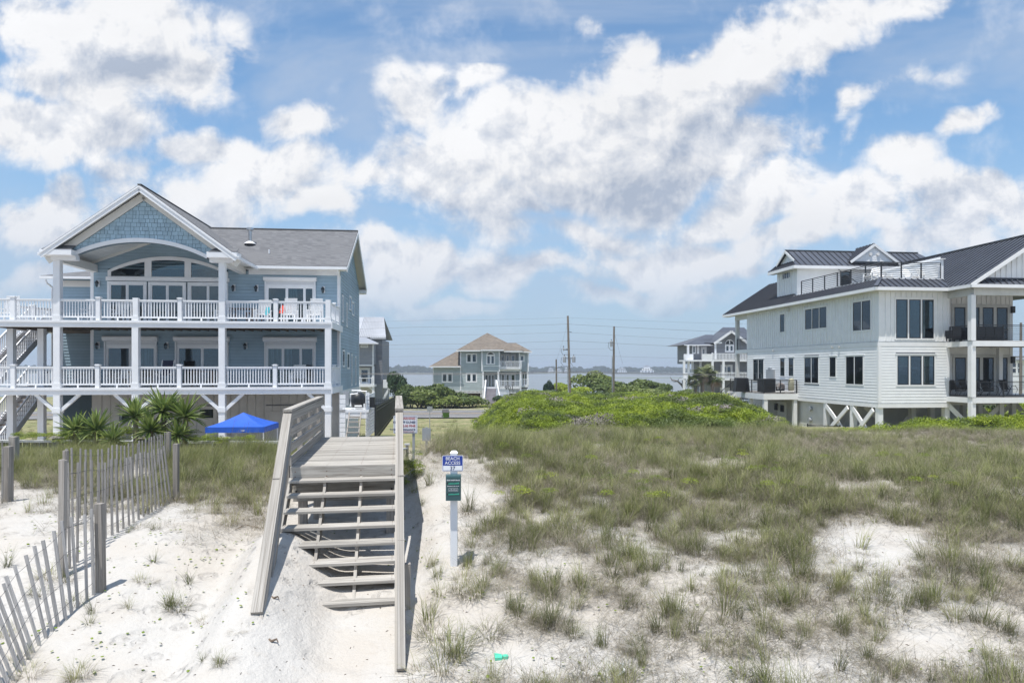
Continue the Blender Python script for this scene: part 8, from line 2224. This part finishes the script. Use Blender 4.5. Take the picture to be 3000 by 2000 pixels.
for (cx, cz_, n_, s_) in ((-.1, ph + .3, 46, 1.5), (1.2, ph - .4, 34, 1.3), (-1.3, ph - .7, 34, 1.25)):
    for i in range(n_):
        el = math.asin(rr_.uniform(-.85, .98)); az = rr_.uniform(0, 6.28); k = 2 if el < -.35 and rr_.random() < .7 else rr_.choice((0, 1))
        o = bpy.data.objects.new('frond' if k < 2 else 'dead_frond', FRD[k]); o.matrix_basis = Matrix.Translation(PM.off((cx, 0, cz_))) @ Matrix.Rotation(az, 4, 'Z') @ Matrix.Rotation(-el, 4, 'Y') @ Matrix.Rotation(rr_.uniform(-.6, .6), 4, 'X') @ Matrix.Scale(s_ * rr_.uniform(.8, 1.1), 4); attach(o, PM)
# small dwarf palms in scrub right of the sage house
# ------------------------------------------------------------------ bright thicket on the back of the dune
def th_top(X, Y):
    """height of the thicket's top above the dune's own ground line (camera level reference)"""
    base = np.interp(Y, [21, 24, 28, 34, 45, 60, 75], [-2.40, -2.16, -1.98, -2.0, -2.25, -2.75, -3.9])
    r = X / Y
    base = base - 1.45 * smoothstep(r, .29, .42) * smoothstep(Y, 26, 38) - .22 * smoothstep(r, .40, .44)
    lf = np.interp(Y, [22, 26, 34, 45, 70], [.0, -.012, -.028, -.042, -.05])
    base = base - 1.8 * smoothstep(r, lf + .045, lf - .005)
    return base + .95 * (fbm(X * .20, Y * .20, 61, 3) - .5) * smoothstep(Y, 24, 34) + .95 * (fbm(X * .55, Y * .55, 63, 2) - .5)
def th_mask(X, Y):
    r = X / Y; wob = .03 * (fbm(X * .3, Y * .3, 71, 2) - .5)
    left = np.interp(Y, [22, 26, 34, 45, 70], [.0, -.012, -.028, -.042, -.05]); right = np.interp(Y, [22, 30, 40, 46, 54, 62], [.40, .39, .38, .37, .32, .27])
    near = np.interp(r, [-.1, -.02, .03, .2, .3, .42, .6], [31, 28.0, 24.0, 24.5, 24.5, 24.5, 27])
    m_ = (r > left + wob) & (r < right + wob) & (Y > near) & (Y < 63)
    m2 = (r > .455 + .03 * fbm(X * .5, Y * .5, 72, 2)) & (r < .78) & (Y > 25.0 + 2 * (fbm(X, Y, 5, 2) - .5)) & (Y < 28.5)
    return m_ | m2
tx = np.arange(-8, 28, .45); ty = np.arange(22, 64, .45); TXg, TYg = np.meshgrid(tx, ty)
mk = th_mask(TXg, TYg); tzz = th_top(TXg, TYg) - .22 + .25 * (fbm(TXg * 1.3, TYg * 1.3, 81, 2) - .5)
vs = np.stack([TXg, TYg, np.where(mk, tzz, np.minimum(tzz - .5, height(TXg, TYg) - .05)) + CZ], -1).reshape(-1, 3); W_ = len(tx); fs = []
for j in range(len(ty) - 1):
    for i in range(W_ - 1):
        if mk[j, i] or mk[j + 1, i] or mk[j, i + 1] or mk[j + 1, i + 1]:
            a = j * W_ + i; fs.append((a, a + 1, a + W_ + 1, a + W_))
used = sorted({k for f in fs for k in f}); mp = {k: i for i, k in enumerate(used)}
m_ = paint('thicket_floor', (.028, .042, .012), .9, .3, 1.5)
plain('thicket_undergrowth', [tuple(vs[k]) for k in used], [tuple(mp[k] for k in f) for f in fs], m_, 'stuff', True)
def clump_mesh(name, seed, n, mat, leaf, dome=.6, mat2=None):
    r_ = np.random.default_rng(seed); d = r_.normal(0, 1, (n, 3)); d /= np.linalg.norm(d, axis=1)[:, None]; d[:, 2] = np.abs(d[:, 2])
    p = d * (r_.uniform(.35, 1, n) ** .5)[:, None]; p[:, 2] *= dome
    nrm = d * .6 + r_.normal(0, .5, (n, 3)) + np.array([0, 0, .5]); nrm /= np.linalg.norm(nrm, axis=1)[:, None]
    t1 = np.cross(nrm, r_.normal(0, 1, (n, 3))); t1 /= np.linalg.norm(t1, axis=1)[:, None]; t2 = np.cross(nrm, t1); s = leaf * r_.uniform(.6, 1.2, n)
    a, b = t1 * s[:, None], t2 * (s * .5)[:, None]
    V = np.stack([p - a, p - b, p + a, p + b], 1).reshape(-1, 3)
    me_ = bpy.data.meshes.new(name); me_.from_pydata(V.tolist(), [], np.arange(4 * n).reshape(-1, 4).tolist()); me_.materials.append(mat)
    me_.update(); return me_
CL = [clump_mesh('clump', 600 + i, 220, M['shrub_green'], .085) for i in range(5)] + [clump_mesh('clump', 620 + i, 200, M['oak_green'], .085) for i in range(2)] + [clump_mesh('clump', 630, 130, M['twig_grey'], .11)]
X, Y, g_ = sample(60000, 22, 64, -.12, .80, 201)
keep = th_mask(X, Y) & (g_.uniform(0, 1, len(X)) < np.interp(Y, [22, 30, 45, 63], [1.0, .8, .5, .4]) * .62)
X, Y = X[keep], Y[keep]; Z = th_top(X, Y); n = len(X)
sc = g_.uniform(.26, .52, n) * np.interp(Y, [22, 30, 60], [.8, 1.0, 1.5])
pat = fbm(X * .45, Y * .45, 211, 3); ix = np.where(pat > .60, g_.integers(5, 7, n), g_.integers(0, 5, n)); ix = np.where((fbm(X * .35 + 9, Y * .5, 222, 3) > .66) & (g_.uniform(0, 1, n) < .7), 7, ix)
scatter('green_thicket', variants('thicket_source', CL), np.stack([X, Y, Z + CZ - .18], -1), np.stack([g_.normal(0, .25, n), g_.normal(0, .25, n), g_.uniform(0, 6.28, n)], -1), np.stack([sc, sc, sc * g_.uniform(.7, 1.3, n)], -1), ix)
NT_ = n
# low vines over the left bulkhead and patches in the dune grass
pts = []
g_ = np.random.default_rng(5)
for (px0, px1, py, dy, Y, k) in ((40, 330, 1276, 9, 23.6, 110), (560, 740, 1286, 8, 23.6, 80), (730, 860, 1345, 14, 20.5, 60), (300, 560, 1300, 14, 22.0, 40), (1175, 1230, 1380, 40, 14.5, 30), (350, 470, 1260, 14, 22.7, 60), (180, 320, 1290, 16, 22.6, 60), (380, 580, 1285, 16, 22.3, 90)):
    for i in range(k): px = g_.uniform(px0, px1); pts.append(((px - 1500) / FOC * Y, Y + g_.normal(0, .15), CZ + (HOR - py - g_.normal(0, .6) * dy) / FOC * Y))
for i in range(170):
    px, py = g_.uniform(1440, 3000), g_.uniform(1290, 1480); x, y = on_ground(px, py)
    if fbm(x * .6, y * .6, 33, 2) > .55: pts.append((x, y, CZ + float(height(x, y)) + .15))
n = len(pts); s_ = g_.uniform(.09, .20, n)
scatter('vine_patches', variants('vine_source', [CL[0], CL[5], CL[2]]), pts, np.stack([np.zeros(n), np.zeros(n), g_.uniform(0, 6, n)], -1), np.stack([s_, s_, s_ * .8], -1), g_.integers(0, 3, n))
# rough grass on the inland side: verge, lots
X, Y, g_ = sample(9000, 26, 100, -.85, .85, 301); Z = height(X, Y)
keep = (fbm(X * .3, Y * .3, 17, 3) > .5) & ~((Y > 69) & (Y < 87)) & (g_.uniform(0, 1, len(X)) < np.interp(Y, [26, 100], [.9, .5])) & ((X < -5) | (Y > 64))
keep &= ~((X > -24) & (X < -7.4) & (Y < 42)) & ~((X / Y < -.15) & (X / Y > -.215) & (Y < 70))
X, Y, Z = X[keep], Y[keep], Z[keep]; n = len(X); s_ = g_.uniform(.4, .9, n)
scatter('verge_grass', tcoll, np.stack([X, Y, Z + CZ], -1), np.stack([np.zeros(n), np.zeros(n), g_.uniform(0, 6.28, n)], -1), np.stack([s_ * 1.6, s_ * 1.6, s_ * .6], -1), g_.choice([8, 9, 10, 6], n))
# far wood across the sound
FT = [crown_mesh('far_crown', 700 + i, 500, M['far_wood'], .17, flat=.9) for i in range(4)]
X = []; g_ = np.random.default_rng(61); pts = []; scs = []
for row, (dist, hmin, hmax, cnt) in enumerate(((1215, 5, 9, 420), (1250, 9, 13, 420), (1300, 12, 17, 420))):
    x = g_.uniform(-1150, 1150, cnt); hh_ = g_.uniform(hmin, hmax, cnt) * (.82 + .36 * fbm(x * .006, x * 0, 31, 3)) * np.where(x < -150, 1.15, 1)
    for a, b in zip(x, hh_): pts.append((a, dist + g_.uniform(-10, 10) - (60 if a < 0 else 0), 1.0 + b * .3)); w_ = g_.uniform(6, 11); scs.append((w_, w_, b * .62))
n = len(pts); scatter('far_woodland', variants('far_wood_source', FT), pts, np.stack([np.zeros(n), np.zeros(n), g_.uniform(0, 6.28, n)], -1), scs, g_.integers(0, 4, n))
print('TUFTS', NG, 'THICKET', NT_)

# bits of driftwood, stems and shell on the bare sand
vs, fs = [], []; g_ = np.random.default_rng(99)
for i in range(420):
    px, py = (g_.uniform(0, 1180), g_.uniform(1440, 2040)) if i % 2 else (g_.uniform(1180, 3000), g_.uniform(1500, 2040))
    x, y = on_ground(px, py); z = float(height(x, y)) + CZ; a = g_.uniform(0, 3.14); L = g_.uniform(.006, .024); w = g_.uniform(.0015, .004); n0 = len(vs)
    c_, s_ = math.cos(a), math.sin(a)
    for (p, q_, h_) in ((-L, -w, .0), (L, -w, .0), (L, w, .0), (-L, w, .0), (0, 0, w * 1.5 + .004)): vs.append((x + p * c_ - q_ * s_, y + p * s_ + q_ * c_, z + h_ + .001))
    fs += [(n0, n0 + 1, n0 + 4), (n0 + 1, n0 + 2, n0 + 4), (n0 + 2, n0 + 3, n0 + 4), (n0 + 3, n0, n0 + 4)]
paint('debris', (.16, .12, .09), .9, .4, 8)
plain('beach_debris', vs, fs, M['debris'], 'stuff')
for k, (px, py, lb, sc_) in enumerate(((800, 1882, 'dark crooked driftwood sticking out of the sand, lowest one', .6), (806, 1752, 'dark driftwood lump in the sand below the left stair rail', .5))):
    x, y = on_ground(px, py); z = float(height(x, y)); t = Thing('driftwood', Frame(x, y, 0), z, lb, 'driftwood'); q = MB(t); r_ = random.Random(k)
    q.tube([(-.11 * sc_, .02, z - .01), (-.07 * sc_, .0, z + .035 * sc_), (-.01, -.02, z + .02 * sc_), (.06 * sc_, .01, z + .04 * sc_), (.10 * sc_, -.01, z - .005)], [.008, .018 * sc_ + .004, .020 * sc_ + .003, .014 * sc_ + .003, .006], 6); q.build('stick', M['debris'])
# trailing vine under and beside the steps
for k, (pts_, lb) in enumerate((([(930, 1605), (980, 1612), (1040, 1622)], 'pale vine trailing under the middle steps'), ([(1100, 1455), (1130, 1462)], 'short pale vine end in the shade of the upper steps'), ([(690, 1555), (720, 1540), (760, 1550)], 'thin dry runner on the sand left of the steps'))):
    P3 = [on_ground(*p) for p in pts_]; x0_, y0_ = P3[0]; t = Thing('sand_vine', Frame(x0_, y0_, 0), float(height(x0_, y0_)), lb, 'vine'); q = MB(t)
    q.tube([(a - x0_, b - y0_, float(height(a, b)) + .02) for a, b in P3], .006, 5); q.build('stem', M['yucca_dead'])
# ------------------------------------------------------------------ sea air
m = bpy.data.materials.new('haze_air'); m.use_nodes = True; t_ = m.node_tree; t_.nodes.clear()
o_ = t_.nodes.new('ShaderNodeOutputMaterial'); pv = t_.nodes.new('ShaderNodeVolumePrincipled')
pv.inputs['Color'].default_value = (.80, .88, 1.0, 1); pv.inputs['Density'].default_value = .00050; pv.inputs['Anisotropy'].default_value = .2
t_.links.new(pv.outputs[0], o_.inputs['Volume'])
x0, x1, y0, y1, z0, z1 = -3200, 3200, -3000, 2300, -5.0, CZ + 16
vs = [(x, y, z) for z in (z0, z1) for y in (y0, y1) for x in (x0, x1)]
hz = plain('haze', vs, [(0, 2, 3, 1), (4, 5, 7, 6), (0, 1, 5, 4), (2, 6, 7, 3), (0, 4, 6, 2), (1, 3, 7, 5)], m, 'stuff')
